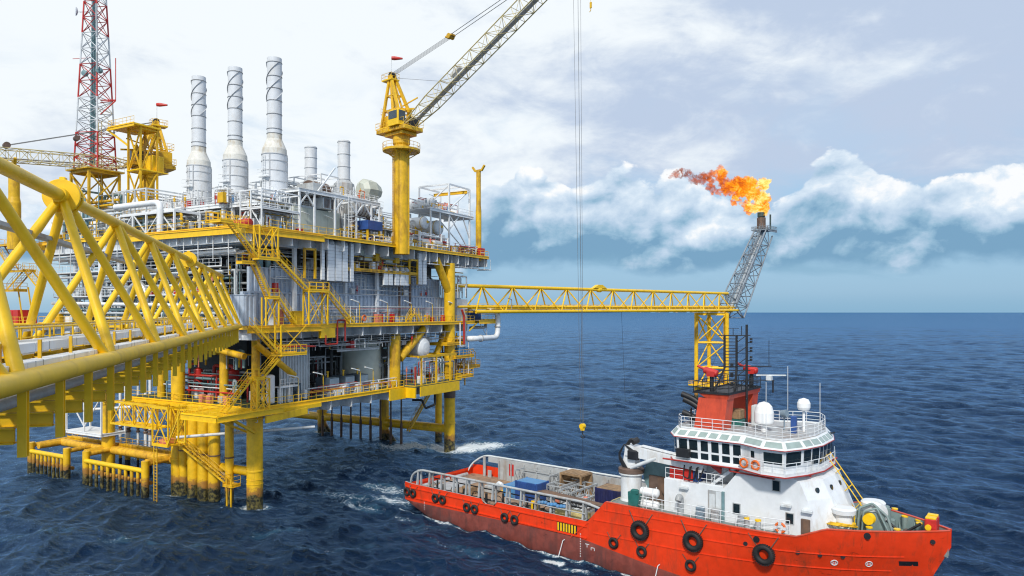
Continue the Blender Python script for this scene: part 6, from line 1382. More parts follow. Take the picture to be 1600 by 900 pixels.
# tripod jacket below the far end
sx = FL - 9.6
sj = thing('flare_jacket', 'yellow braced jacket legs standing in the sea under the far end of the flare bridge', 'jacket', FF, (sx, 0, -4))
legs = [(sx - 3.2, 3.4), (sx + 1.2, -4.2), (sx + 3.4, -2.6), (sx + 3.6, 3.0)]
for (x, y), r_ in zip(legs, (.58, .58, .66, .56)): MB().tube((x, y, -5), (x, y, zb - .3), r_, n=16).build('leg', 'yellow_leg', sj)
mb = MB()
for z0_, z1_ in ((3, 9.5), (9.5, 17), (17, 25.3)):
    for a, b in ((0, 1), (1, 3), (0, 3)):
        A_, B_ = legs[a], legs[b]; mb.tube((*A_, z0_), (*B_, z1_), .18, n=8)
        if z1_ > 20: mb.tube((*B_, z0_), (*A_, z1_), .24, n=8)
        mb.tube((*A_, z0_), (*B_, z0_), .3, n=8)
for a, b in ((0, 1), (1, 2), (2, 3), (3, 0)): mb.ibeam((*legs[a], zb - .6), (*legs[b], zb - .6), .5, .8, t=.1)
mb.build('brace', 'yellow_paint', sj)
mb = MB().box((sx - 5, -5, 4.2), (sx + 5, 5, 4.4)).rail([(sx - 5, -5, 4.4), (sx + 5, -5, 4.4), (sx + 5, 5, 4.4), (sx - 5, 5, 4.4)], step=1.6, closed=True); mb.build('access_deck', 'yellow_paint', sj)
# inclined flare boom: foot at the bridge end, head 45 m higher up the slope
fo = thing('flare_boom', 'grey inclined lattice flare boom rising from the end of the yellow bridge', 'flare boom', FF, (FL + 2, 0, 26.5))
A_ = on_y(FF, 1147, 477, 0); B_ = on_y(FF, 1194, 362, 0)
A_, B_ = Vector((A_.x, 0, A_.z)), Vector((B_.x, 0, B_.z))
A_ = A_ - (B_ - A_).normalized() * 2.2
mb = MB(); lattice(mb, A_, B_, 8, .25, .14, w0=5.2, d0=7.0, w1=4.0, d1=4.6, kind='v', nn=8); mb.build('lattice', 'flare_steel', fo)
dd = (B_ - A_).normalized(); sd2 = Vector((0, 1, 0)); upd = sd2.cross(dd) * -1
for i, (o1, o2, r_) in enumerate(((.6, .3, .5), (-.9, .1, .28), (.9, 1.3, .2))): MB().tube(A_ + sd2 * o1 + upd * o2, B_ + dd * .6 + sd2 * o1 * .7 + upd * o2, r_, n=12).build('gas_riser', 'flare_pipe', fo)
mb = MB(); stair_mb(mb, A_ + upd * 3.7 - dd * 0, B_ + upd * 2.5, .9, sd2, n=70); mb.build('ladder', 'flare_steel', fo)
mb = MB(); mb.bar(A_ + upd * 3.5, (FL - 1, 0, zt + .4), .3); mb.bar((FL + 1.5, -hb, zb + .5), A_ - upd * 3.5 + sd2 * 2.3 * -1, .35); mb.bar((FL + 1.5, hb, zb + .5), A_ - upd * 3.5 + sd2 * 2.3, .35); mb.bar((FL - 1, 0, zt + .4), A_ - upd * 3.5 + dd * 6, .3); mb.build('foot_strut', 'flare_steel', fo)
hz = B_.z + .4
mb = MB().box((B_.x - 3.3, -2.9, hz - .2), (B_.x + 3.3, 2.9, hz)); mb.rail([(B_.x - 3.3, -2.9, hz), (B_.x + 3.3, -2.9, hz), (B_.x + 3.3, 2.9, hz), (B_.x - 3.3, 2.9, hz)], step=1.4, closed=True, r=.06); mb.ibeam((B_.x - 3.3, -2.9, hz - .4), (B_.x + 3.3, -2.9, hz - .4), .3, .6); mb.build('head_platform', 'flare_steel', fo)
fxp, fyp = B_.x - .4, .8
mb = MB().lathe((fxp, fyp, hz), [(1.0, 0), (1.0, .5), (1.3, .6), (1.3, 4.2), (1.15, 4.3)], n=20)
for k in range(10): a = k * .628; mb.bar((fxp + 1.32 * math.cos(a), fyp + 1.32 * math.sin(a), hz + .6), (fxp + 1.32 * math.cos(a), fyp + 1.32 * math.sin(a), hz + 4.3), .12)
mb.build('wind_shield', 'brown_steel', fo)
MB().lathe((fxp, fyp, hz + 4.3), [(1.0, 0), (1.25, .3), (1.25, 1.7), (1.05, 1.7), (1.0, .5)], n=20).build('burner_tip', 'burner_steel', fo)
MB().tube((B_.x + 2.0, -1.2, hz), (B_.x + 2.0, -1.2, hz + 5.4), .28, n=10).build('pilot_pipe', 'burner_steel', fo)
FLAME0 = Vector((fxp, fyp, hz + 5.6))
# ================================================================== the supply ship
mat('hull_orange', (.78, .048, .008), .38, var=.07, dirt=(.30, .05, .02), dirt_amt=.4, dirt_scale=.5, bumpamt=.16, bscale=.8, spec=.4, streaks=((.22, .05, .02), .75))
mat('hull_boot', (.26, .062, .045), .55, var=.18, dirt=(.11, .05, .045), dirt_amt=.8, dirt_scale=.4, bumpamt=.1, bscale=1, streaks=((.10, .045, .035), .7))
mat('gate_red', (.62, .075, .03), .45, var=.08, dirt=(.25, .03, .02), dirt_amt=.35)
mat('window_glass', (.012, .022, .028), .08, var=.2, spec=.6)
mat('skylight_glass', (.30, .38, .36), .15, var=.1)
mat('radome', (.83, .84, .84), .35, var=.02)
ship = thing('supply_ship', 'red and white offshore supply ship lying alongside the platform', 'ship', SF, (30, 7, 0))
SHEER = [(0, 3.95), (13.5, 3.95), (13.9, 3.35), (15.5, 3.35), (15.9, 3.95), (28.3, 4.0), (30.4, 6.4), (49.3, 6.35), (51.6, 7.3), (60.4, 7.5)]
def sheer(s): return float(np.interp(s, *zip(*SHEER)))
def half(s, z):
    f = min(1, max(0, (z + .5) / 7.0)); e = 57.0 + 3.4 * f; p = 1.75 + .85 * f; s0 = 33 + 9 * f
    h = 7.0 if s <= s0 else 7.0 * max(0.0, 1 - ((s - s0) / (e - s0)) ** p)
    if s < 2: h -= .35 * (1 - s / 2) ** 2
    return h
def keel(s): return -2.6 + 3.3 * max(0, 1 - s / 11) ** 1.3
def boot(s): return 1.65 + .45 * min(1, s / 26) - max(0, s - 27) * .128
def hull_end(z): f = min(1, max(0, (z + .5) / 7.0)); return 57.0 + 3.4 * f
stn = sorted(set([0, .4, 1, 2, 4, 7, 10, 13.5, 13.9, 15.5, 15.9, 19, 23, 26, 28.3, 29, 29.7, 30.4, 33, 36] + [38 + .75 * k for k in range(30)] + [49.3, 51.6, 60.2]))
def ring_at(s):
    zk = keel(s); zb = max(boot(s), zk + .06); zt = sheer(s)
    lv = [zk, min(zk + 1.2, zb - .03), zb] + [zb + (zt - zb) * q for q in (.12, .3, .5, .7, .85, 1.0)]
    return [(s, z) for z in lv]
mb = MB(); rows = []
for s in stn:
    L = ring_at(s); r = []
    for i, (s_, z) in enumerate(L):
        e = hull_end(z); ss = min(s_, e - .001); h = half(ss, z) * (.55 if i == 0 else 1.0); r.append((ss, h, z))
    rows.append(r)
nl = len(rows[0])
for sgn in (-1, 1):
    V = [(x, 7 + sgn * h, z) for r in rows for x, h, z in r]; k = len(mb.v)
    mb.v.extend(V)
    for i in range(len(rows) - 1):
        for j in range(nl - 1):
            q = (k + i * nl + j, k + (i + 1) * nl + j, k + (i + 1) * nl + j + 1, k + i * nl + j + 1)
            mb.f.append(q if sgn < 0 else q[::-1]); mb.sm.append(True); mb.mi.append(1 if j < 2 else 0)
r0 = rows[0]; mb.use(0)
for j in range(nl - 1): mb.use(1 if j < 2 else 0); mb.quad((r0[j][0], 7 + r0[j][1], r0[j][2]), (r0[j][0], 7 - r0[j][1], r0[j][2]), (r0[j + 1][0], 7 - r0[j + 1][1], min(r0[j + 1][2], 2.7)), (r0[j + 1][0], 7 + r0[j + 1][1], min(r0[j + 1][2], 2.7)))
hull = mb.build('hull', ['hull_orange', 'hull_boot'], ship)
def side(s, z, off=0.0, far=False): return (s, 7 + (half(s, z) + off) * (1 if far else -1), z)
# bulwark inside, cap rail, rubbing strakes
def inner(s0, s1, zd, m, nm, n=26, far=False, step=0):
    mb = MB(); prev = None
    for i in range(n + 1):
        s = s0 + (s1 - s0) * i / n; zt = sheer(s) - .02; o = side(s, zt, 0, far); a = side(s, zt, -.22, far); b = side(s, max(zd, .1), -.3, far)
        if prev: mb.quad(prev[1], a, b, prev[2]); mb.quad(prev[0], o, a, prev[1])
        prev = (o, a, b)
    if step:
        for i in range(int((s1 - s0) / step)):
            s = s0 + (i + .5) * step; t = side(s, sheer(s) - .1, -.25, far); b = side(s, zd, -.85, far); c = side(s, zd, -.3, far); mb.slab([t, b, c], [(x + .06, y, z) for x, y, z in (t, b, c)])
    return mb.build(nm, m, hull)
inner(0, 30.3, 2.6, 'ship_grey', 'bulwark_lining', 40); 
for fr_ in (False, True): inner(30.4, 60.0, 5.2, 'bulwark_green', 'bow_bulwark_lining', 50, fr_, 1.3)
for dz, d in ((-.55, .03), (-1.75, .05)):
    mb = MB()
    for i in range(44):
        s = .2 + i * 28.0 / 44; t = s + 28.0 / 44; mb.bar(side(s, 3.95 + dz, d), side(t, 3.95 + dz, d), .14, .12)
    mb.build('rubbing_strake', 'hull_orange', hull)
for z_, a_, b_ in ((5.5, 30.2, 48), (4.3, 29, 57), (2.9, 29, 56)):
    mb = MB()
    for i in range(40): s = a_ + (b_ - a_) * i / 40; t = a_ + (b_ - a_) * (i + 1) / 40; mb.bar(side(s, z_ + .03 * (s - a_), .02), side(t, z_ + .03 * (t - a_), .02), .07, .09)
    mb.build('plate_seam', 'hull_orange', hull)
MB().bar(side(28.4, 3.9, .03), side(26.2, 1.9, .03), .08, .08).build('plate_seam', 'hull_orange', hull)
mb = MB()
for i in range(60):
    s = 30.5 + 29.6 * i / 60; t = 30.5 + 29.6 * (i + 1) / 60
    for fr_ in (False, True): mb.bar(Vector(side(s, sheer(s) + .02, -.1, fr_)), Vector(side(t, sheer(t) + .02, -.1, fr_)), .26, .07)
mb.build('cap_rail', 'gate_red', hull)
md = MB()
pl = [(s, 7 - half(s, 2.6) + .1) for s in (0, 1, 2, 10, 20, 30.4)] + [(s, 7 + half(s, 2.6) - .1) for s in (30.4, 20, 10, 2, 1, 0)]
md.prism(pl, 2.45, 2.62); main_deck = md.build('main_deck', 'wood_deck', ship)
mb = MB(); ss = [30.2] + [31 + k for k in range(29)] + [59.7]
mb.prism([(s, 7 - half(s, 5.2) + .1) for s in ss] + [(s, 7 + half(s, 5.2) - .1) for s in ss[::-1]], 5.0, 5.2); mb.box((30.2, .4, 1.6), (30.35, 13.6, 5.0)); fdk = mb.build('forecastle_deck', 'ship_deck', ship); fdk.location.z += .95
mb = MB()
for k in range(3): mb.tube((.2, 1.5 + 3.8 * k, 2.75), (.2, 4.6 + 3.8 * k, 2.75), .28, n=12)
mb.box((1, 4, 2.63), (4.2, 10, 2.66)); mb.build('stern_roller', 'ship_grey', ship)
tag_mb = MB(); tag_mb.box((9.6, 8.3, 2.63), (12.2, 9.1, 2.66)).box((10.6, 7.6, 2.635), (11.0, 9.8, 2.665)); tag_mb.build('deck_mark', 'yellow_paint', main_deck)
# cargo rails: heavy pipe rail on posts along both sides
mb = MB()
mb.pipe([(.4, .9, 3.2), (.9, .75, 4.9), (2.6, .6, 5.75), (27.5, .6, 5.75), (30.6, .6, 5.2)], .14, n=10, bend=.8); mb.pipe([(2.4, 1.15, 5.55), (28.0, 1.15, 5.55)], .1, n=8)
mb.pipe([(17, .35, 4.6), (27.8, .35, 4.6)], .06)
near_rail = mb.build('cargo_rail', 'ship_grey', ship)
for k in range(13):
    mb = MB(); s = 2.2 + 2.1 * k; mb.slab([(s - .1, .35, 3.9), (s + .1, .35, 3.9), (s + .1, .65, 3.9), (s - .1, .65, 3.9)], [(s - .06, .52, 5.7), (s + .06, .52, 5.7), (s + .06, .7, 5.7), (s - .06, .7, 5.7)]); mb.bar((s, 1.2, 2.6), (s, 1.1, 5.5), .2)
    mb.bar((s, .6, 5.65), (s, 1.2, 5.55), .1); mb.build('rail_post', 'ship_grey', near_rail)
mb = MB()
mb.box((5.2, 13.15, 2.6), (31, 13.32, 5.5)); mb.box((3.4, 13.15, 4.8), (5.2, 13.32, 5.5)); mb.box((2.4, 13.15, 2.6), (2.8, 13.32, 5.5)); mb.box((3.3, 13.15, 2.6), (3.9, 13.3, 3.6))
for k in range(12): mb.box((5.4 + 2.2 * k, 12.9, 2.6), (5.5 + 2.2 * k, 13.15, 5.2))
fb_ = mb.build('far_bulwark', 'ship_grey', ship)
MB().pipe([(-.2, 12.6, 2.9), (.3, 13.2, 4.2), (2.4, 13.4, 5.6), (31, 13.4, 5.7)], .12, n=10, bend=1.2).build('cap_pipe', 'grey_white', fb_)
MB().box((7.2, 13.1, 3.4), (8.0, 13.14, 5.0)).build('doorway', 'red_paint', fb_)
for (a, b, c) in (((17.2, 12.9, 5.7), (19.4, 12.5, 4.4), (19.6, 12.5, 4.2)), ((15.2, .9, 5.7), (16.2, .6, 5.9), (17.6, 2.2, 4.6))): MB().pipe([a, Vector(a).lerp(Vector(b), .3) + Vector((0, 0, .25)), b], .2, n=8).build('crash_rail_arm', 'white_ship', ship)
mb = MB()
for k in range(6): s = 4 + 3.6 * k; mb.ring((s, 1.6, 3.6), .55, .05, (0, 1, 0), 16, 4); mb.tube((s + .8, 1.5, 2.6), (s + .8, 1.5, 4.6), .12, n=6); mb.tube((s + 1.8, 1.5, 2.6), (s + 1.8, 1.5, 4.2), .16, n=6)
mb.pipe([(3, 1.7, 4.7), (27, 1.7, 4.7)], .08); mb.pipe([(3, 1.8, 3.4), (27, 1.8, 3.4)], .1); mb.pipe([(18, 2.1, 5.0), (21, 2.0, 5.2), (28.5, 1.9, 5.0)], .14); mb.build('deck_piping', 'black_steel', ship)
mb = MB()
for k in range(9): mb.tube((20.5 + .05 * k, 1.7 + .12 * k, 5.6 + .02 * (k % 3)), (29.2, 1.7 + .12 * k, 5.3), .05, n=5)
mb.build('hose_bundle', 'brown_steel', ship)

# ------------------------------------------------------------------ deckhouse
dh = MB()
lo = [(36.2, 1.8), (51.0, 1.8), (53.0, 4.2), (53.4, 7), (53.0, 9.8), (51.0, 12.2), (36.2, 12.2)]; hi = [(36.2, 1.8), (49.95, 1.8), (51.3, 4.2), (51.7, 7), (51.3, 9.8), (49.95, 12.2), (36.2, 12.2)]
dh.slab([(x, y, 5.2) for x, y in lo], [(x, y, 9.35) for x, y in hi])
m1 = [(42.4, 1.8), (49.95, 1.8), (51.3, 4.2), (51.7, 7), (51.3, 9.8), (49.95, 12.2), (42.4, 12.2)]; m2 = [(43.6, 1.8), (49.3, 1.8), (50.6, 4.2), (50.9, 7), (50.6, 9.8), (49.3, 12.2), (43.6, 12.2)]; m3 = [(44.2, 2.0), (47.4, 2.0), (48.4, 4.4), (48.7, 7), (48.4, 9.6), (47.4, 12.0), (44.2, 12.0)]
dh.slab([(x, y, 9.352) for x, y in m1], [(x, y, 10.9) for x, y in m2]); dh.slab([(x, y, 10.902) for x, y in m2], [(x, y, 11.75) for x, y in m3]); dh.box((37.6, 4.4, 9.353), (42.3, 12.2, 11.5))
house = dh.build('deckhouse', 'white_ship', ship)
for s, z in ((47.25, 10.3), (43.6, 7.6), (48.45, 7.55)):
    fr_o = MB().box((s - .38, 1.755, z - .52), (s + .38, 1.797, z + .52)).build('window_frame', 'ship_grey', house); MB().box((s - .3, 1.74, z - .44), (s + .3, 1.753, z + .44)).build('window_pane', 'window_glass', fr_o)
for w_, k in ((3.2, 1), (5.2, 1), (7.4, 1), (9.6, 1)):
    z = 10.1; x = float(np.interp(w_, [1.8, 4.2, 7, 9.8, 12.2], [49.64, 50.97, 51.32, 50.97, 49.64])); MB().lathe((x - .06, w_, z), [(.24, 0), (.24, .14), (.17, .14), (.17, .12)], (1, -.25 if w_ < 5 else 0, .25), 14).build('porthole', 'window_glass', house)
dr = MB().box((40.8, 1.74, 6.2), (42.3, 1.797, 8.95)).build('door_recess', 'ship_grey', house); MB().box((40.95, 1.70, 6.2), (41.5, 1.738, 8.6)).box((41.62, 1.70, 6.2), (42.2, 1.738, 8.9)).build('door', 'grey_white', dr); MB().box((42.2, 1.6, 5.3), (42.45, 1.8, 9.0)).build('door_post', 'pipe_teal', dr)
for s, z in ((38.4, 8.7), (48.2, 8.6), (50.0, 8.4)): MB().cbox((s - .45, 1.4, z), (s + .45, 1.79, z + .22), .04).build('deck_light', 'grey_white', house)
mb = MB(); stair_mb(mb, (41.0, 2.6, 9.4), (43.6, 2.6, 11.6), .8, (0, 1, 0)); mb.rail([(36.3, 1.9, 9.36), (38.2, 1.9, 9.36)], step=.8).rail([(39.8, 1.9, 9.36), (42.2, 1.9, 9.36)], step=.8); mb.build('boat_deck_rail', 'white_ship', house)
tag(MB().cbox((36.5, 2.3, 9.4), (39.0, 4.0, 10.6), .08).build('raft_container', 'red_paint', None, SF), 'red box on the boat deck under the ship crane boom', 'box'); 
MB().box((39.05, 2.3, 9.37), (39.6, 4.2, 10.8)).build('locker', 'blue_paint', house)
mb = MB(); mb.pipe([(36.3, 1.3, 11.45), (44.0, 1.3, 11.45)], .09); mb.pipe([(43.8, 1.7, 11.2), (43.9, 1.4, 11.6), (48.0, 1.3, 11.3), (48.0, 1.3, 11.8)], .1); mb.pipe([(49.9, 3.0, 11.35), (49.5, 3.4, 11.3), (50.1, 11, 11.7)], .1); mb.pipe([(43.0, 1.7, 11.4), (43.0, 1.5, 11.1), (47.2, 1.5, 10.95)], .08)
mb.slab([(40.6, 1.9, 11.4), (42.0, 1.9, 11.4), (42.0, 1.9, 10.6)], [(40.6, 2.2, 11.4), (42.0, 2.2, 11.4), (42.0, 2.2, 10.6)]); mb.build('fire_pipe', 'red_pipe', house)
# ladder on the raked front
mb = MB(); a = Vector((49.1, 8.3, 12.0)); b = Vector((53.5, 8.3, 5.9))
for k in (-.35, .35): mb.bar(a + Vector((0, k, 0)), b + Vector((0, k, 0)), .09); mb.bar(a + Vector((.7, k * 2, .9)), b.lerp(a, .25) + Vector((.7, k * 2, .8)), .07)
for i in range(17): c = a.lerp(b, i / 16); mb.bar(c + Vector((0, -.35, 0)), c + Vector((0, .35, 0)), .06)
for i in range(4): c = a.lerp(b, .06 + i * .22); mb.bar(c + Vector((0, -.35, 0)), c + Vector((.7, -.7, .85)), .05); mb.bar(c + Vector((0, .35, 0)), c + Vector((.7, .7, .85)), .05); mb.bar(c + Vector((.7, -.7, .85)), c + Vector((.7, .7, .85)), .05)
mb.build('front_ladder', 'yellow_paint', house)

# ------------------------------------------------------------------ wheelhouse
WB = [(36.7, 3.2), (37.7, 1.7), (44.2, 1.7), (46.6, .5), (48.3, .5), (49.3, 2.6), (50.0, 5.2), (50.0, 8.8), (49.3, 11.4), (48.3, 13.5), (46.6, 13.5), (44.2, 12.3), (37.7, 12.3), (36.7, 10.8)]
def offs(P, d):
    c = Vector((43.4, 7)); out = []
    n = len(P)
    for i in range(n):
        p0, p1, p2 = Vector(P[i - 1]), Vector(P[i]), Vector(P[(i + 1) % n]); e1 = (p1 - p0).normalized(); e2 = (p2 - p1).normalized()
        n1 = Vector((e1.y, -e1.x)); n2 = Vector((e2.y, -e2.x)); b = (n1 + n2).normalized(); out.append(tuple(p1 + b * (d / max(.35, b.dot(n1)))))
    return out
L0, L1_, L2_, L3 = WB, offs(WB, .12), offs(WB, .40), offs(WB, -.22)
lift = lambda P, z: [(x, y, z) for x, y in P]
mb = MB(); mb.slab(lift(offs(WB, .5), 11.5), lift(offs(WB, .5), 11.62)); mb.slab(lift(L0, 11.622), lift(L1_, 13.75)); mb.slab(lift(L2_, 13.752), lift(L2_, 13.86)); mb.slab(lift(L2_, 13.862), lift(L3, 14.55))
wh = mb.build('wheelhouse', 'white_ship', ship)
mb = MB(); E = offs(WB, .52)
for p, q in zip(E, E[1:] + E[:1]): mb.bar((*p, 11.5), (*q, 11.5), .09, .1)
E = offs(WB, .42)
for p, q in zip(E, E[1:] + E[:1]): mb.bar((*p, 13.8), (*q, 13.8), .05, .06)
mb.build('red_trim', 'red_pipe', wh)
def pane(i, t0, t1, z0, z1, lowP=L0, highP=L1_, za=11.622, zb_=13.75, off=.018, th=.03):
    j = (i + 1) % len(WB)
    def pt(t, z):
        f = (z - za) / (zb_ - za); a = Vector((*lowP[i], za)).lerp(Vector((*lowP[j], za)), t); b = Vector((*highP[i], zb_)).lerp(Vector((*highP[j], zb_)), t); return a.lerp(b, f)
    A_, B_, C_, D_ = pt(t0, z0), pt(t1, z0), pt(t1, z1), pt(t0, z1); n = (B_ - A_).cross(D_ - A_).normalized()
    return [p + n * off for p in (A_, B_, C_, D_)], [p - n * th for p in (A_, B_, C_, D_)]
wins = [(0, .15, .9, 12.55, 13.6), (0, .15, .9, 11.85, 12.35)]
for k in range(6):
    a = .02 + k * .163
    wins += [(1, a + (.015 if k < 2 else .035), a + .145, 12.6, 13.6)]
    if k > 0: wins += [(1, a + .03, a + .145, 11.8, 12.4)]
wins += [(2, .42, .58, 12.75, 13.35), (3, .0, .92, 12.5, 13.5), (4, .12, .88, 12.35, 13.6), (5, .04, .46, 12.5, 13.62), (5, .54, .96, 12.2, 13.62), (6, .03, .30, 12.0, 13.62), (6, .36, .64, 12.0, 13.62), (6, .70, .97, 12.0, 13.62), (7, .04, .46, 12.2, 13.62), (7, .54, .96, 12.5, 13.62), (8, .12, .88, 12.35, 13.6), (9, .1, .9, 12.5, 13.5), (11, .1, .3, 12.6, 13.6), (11, .4, .6, 12.6, 13.6), (11, .7, .9, 12.6, 13.6)]
for wv in wins:
    a, b = pane(*wv); MB().slab(b, a).build('window', 'window_glass', wh)
mb = MB(); a, b = pane(2, .08, .36, 11.7, 13.6, off=.008); mb.slab(b, a); mb.build('side_door', 'grey_white', wh)
sk_ = []
for k in range(6): sk_.append((1, .03 + k * .163, .03 + k * .163 + .12))
sk_ += [(0, .15, .85), (2, .15, .9), (3, .08, .92), (4, .12, .88), (5, .05, .46), (5, .54, .95), (6, .04, .30), (6, .36, .64), (6, .70, .96), (7, .05, .46)]
for i, t0, t1 in sk_:
    a, b = pane(i, t0, t1, 13.98, 14.42, L2_, L3, 13.862, 14.55); MB().slab(b, a).build('skylight', 'skylight_glass', wh)
rf = MB().prism(offs(WB, -.3), 14.552, 14.6).build('roof', 'ship_grey', wh)
mb = MB(); E = offs(WB, -.38); mb.rail([(*p, 14.6) for p in E], step=1.15, r=.03, closed=True, mids=2); mb.build('roof_railing', 'white_ship', rf)
mb = MB(); E = offs(WB, .48); mb.rail([(*p, 11.62) for p in E[2:9]], step=1.1, r=.028, mids=1); mb.build('bridge_wing_rail', 'white_ship', wh)
for i, (s, w_, z) in enumerate(((44.6, .62, 12.15), (45.7, .55, 12.1))):
    t = thing('life_buoy', ('orange life buoy with yellow rope by the wheelhouse door', 'orange life buoy hanging beside the one with yellow rope')[i], 'life buoy', SF, (s, w_, z)); MB().ring((s, w_ + (.25 if i else .3), z), .38, .11, (.25, 1, 0)).build('ring', 'insul_orange', t); MB().ring((s, w_ + (.22 if i else .27), z), .38, .06, (.25, 1, 0)).build('rope', 'mast_white' if i else 'yellow_paint', t)
t = thing('life_buoy', 'red and white life buoy on the ship forecastle railing', 'life buoy', SF, (47.9, .9, 5.9)); t.location.z += .75; MB().ring((47.9, .85, 6.1), .4, .12, (0, 1, 0)).build('ring', 'insul_orange', t)
mb = MB()
for k in range(4): a = k * 1.57; mb.box((47.9 + .4 * math.cos(a) - .13, .71, 6.1 + .4 * math.sin(a) - .13), (47.9 + .4 * math.cos(a) + .13, .99, 6.1 + .4 * math.sin(a) + .13))
mb.build('band', 'mast_white', t)
MB().box((37.9, .9, 11.9), (39.2, 1.4, 12.7)).build('wing_console', 'black_steel', wh)

# ------------------------------------------------------------------ red exhaust gate with its platform
gate = MB()
for w0_, w1_ in ((2.6, 4.5), (9.6, 11.4)):
    gate.slab([(39.0, w0_, 14.6), (42.0, w0_, 14.6), (42.0, w1_, 14.6), (39.0, w1_, 14.6)], [(39.4, w0_ + .2, 17.6), (42.3, w0_ + .2, 17.6), (42.3, w1_, 17.6), (39.4, w1_, 17.6)])
gate.slab([(40.2, 2.8, 17.602), (42.4, 2.8, 17.602), (42.4, 11.4, 17.602), (40.2, 11.4, 17.602)], [(39.4, 2.7, 18.05), (42.5, 2.7, 18.05), (42.5, 11.5, 18.05), (39.4, 11.5, 18.05)])
gt = gate.build('exhaust_gate', 'gate_red', ship)
mb = MB().box((38.8, 2.6, 18.052), (42.6, 11.6, 18.12)); mb.rail([(38.9, 2.7, 18.12), (42.5, 2.7, 18.12), (42.5, 11.5, 18.12), (38.9, 11.5, 18.12)], step=1.1, r=.035, closed=True); mb.build('monitor_platform', 'black_steel', gt)
mb = MB()
for z, d in ((17.4, .5), (16.9, .3), (15.6, .4)): mb.pipe([(39.5, 3.3, z - .6), (38.7, 3.2, z), (38.0 - d, 3.1, z + .4)], .3, n=10)
for k in range(5): mb.tube((38.6 - .1 * k, 2.9 + .2 * k, 14.8), (38.6 - .1 * k, 2.9 + .2 * k, 16 + .1 * k), .09, n=6)
mb.build('exhaust_pipe', 'black_steel', gt)
for i, (s, w_) in enumerate(((40.0, 4.6), (42.0, 10.2))):
    m = MB().tube((s, w_, 18.12), (s, w_, 19.7), .2, n=10).build('monitor_pedestal', 'mast_red' if False else 'black_steel', gt)
    MB().vessel((s - .7, w_, 20.2), (s + .5, w_, 19.9), .36, 12).tube((s - .5, w_ - .15, 20.2), (s - 1.4, w_ - .2, 20.6), .13, n=8).box((s - .4, w_ - .4, 19.6), (s + .4, w_ + .4, 20.1)).build('fire_monitor', 'red_paint' if i else 'mast_red', m)
# black mast
mst2 = MB()
sx_, wy_ = 42.4, 6.4
for (s, w_) in ((41.0, 5.4), (42.0, 6.0)):
    mst2.bar((s - .9 if s < 41.5 else s, w_ - .4, 18.1), (s, w_, 21.2), .19); mst2.bar((s, w_, 21.2), (s, w_, 25.6), .18)
mst2.tube((42.8, 6.6, 14.6), (42.8, 6.6, 27.0), .12, n=10)
for k in range(12): mst2.bar((41.0, 5.4, 20.9 + .42 * k), (42.0, 6.0, 20.9 + .42 * k), .09)
for k in range(5): mst2.bar((42.0, 6.0, 18.6 + 1.5 * k), (42.8, 6.6, 19.6 + 1.5 * k), .08); mst2.bar((40.4, 5.1, 18.3 + .5 * k), (42.0, 6.0, 18.7 + .5 * k), .07)
for z in (19.5, 20.9, 21.4, 25.55): mst2.bar((40.5, 5.1, z), (43.1, 6.8, z), .12)
mst2.bar((42.8, 6.6, 21.4), (44.8, 7.9, 21.5), .12)
for z in (22.2, 23.4, 24.6):
    for d in (0, .35): mst2.tube((43.15, 6.85, z + d), (43.15, 6.85, z + d + .25), .14, n=8); mst2.bar((42.8, 6.6, z), (43.2, 6.9, z), .08)
for z in (18.8, 20.0, 21.3): mst2.cbox((41.5, 5.6, z), (41.75, 5.85, z + .55), .03)
mst2.tube((44.6, 7.8, 21.5), (44.6, 7.8, 24.9), .03, n=4).tube((42.4, 6.3, 25.6), (42.4, 6.3, 26.8), .04, n=4).bar((41.3, 5.6, 26.5), (42.2, 6.1, 26.5), .06).tube((41.7, 5.85, 25.6), (41.7, 5.85, 26.5), .04, n=5)
mst2.bar((42.8, 6.6, 19.6), (45.0, 8.2, 19.6), .1); mst2.tube((44.9, 8.1, 18), (44.9, 8.1, 19.6), .08, n=6); mst2.bar((41.0, 5.4, 25.6), (39.2, 4.3, 18.3), .02)
mst2.v = [(x, y, 18.1 + (z - 18.1) * .75 if z > 18.1 else z) for x, y, z in mst2.v]; ms = mst2.build('mast', 'black_steel', ship); MB().bar((43.6, 7.0, 19.75), (46.0, 8.6, 19.75), .16, .12).box((44.4, 7.5, 19.25), (44.9, 8.0, 19.7)).build('radar_scanner', 'grey_white', ms)
# roof fittings
MB().lathe((45.1, 4.9, 14.6), [(.3, 0), (.3, .75), (.86, .8), (.9, .95), (.9, 1.8), (.74, 2.4), (.45, 2.72), (.02, 2.85)], n=24).build('satellite_dome', 'radome', ship)
MB().lathe((48.1, 7.2, 14.6), [(.12, 0), (.12, 2.0), (.5, 2.05), (.6, 2.3), (.6, 2.7), (.45, 3.05), (.02, 3.2)], n=20).build('small_dome', 'radome', ship)
mb = MB().tube((46.4, 6.8, 14.6), (46.4, 6.8, 15.9), .07, n=6); mb.lathe((46.15, 6.7, 16.2), [(.3, 0), (.38, .6)], (1, -.2, .1), 12); mb.build('search_light', 'slate_face', ship)
MB().cbox((47.4, 5.4, 14.6), (47.9, 5.9, 16.2), .05).build('blue_buoy_rack', 'blue_paint', ship)
MB().cbox((42.8, 7.8, 14.6), (44.1, 9.0, 16.6), .06).build('roof_cabinet', 'grey_white', ship); MB().cbox((40.4, 6.4, 15.3), (42.2, 7.8, 16.2), .08).build('crate', 'wood', ship); MB().cbox((40.3, 6.2, 14.602), (42.4, 8.0, 15.25), .04).build('green_locker', 'green_paint', ship)
mb = MB()
for s, w_, h in ((45.9, 9.5, 6), (49.2, 8.6, 4.6), (47.7, 9, 3), (46.2, 2.2, 5)): mb.tube((s, w_, 14.6), (s, w_, 14.6 + h), .03, n=4)
mb.build('whip_aerial', 'mast_white', ship)
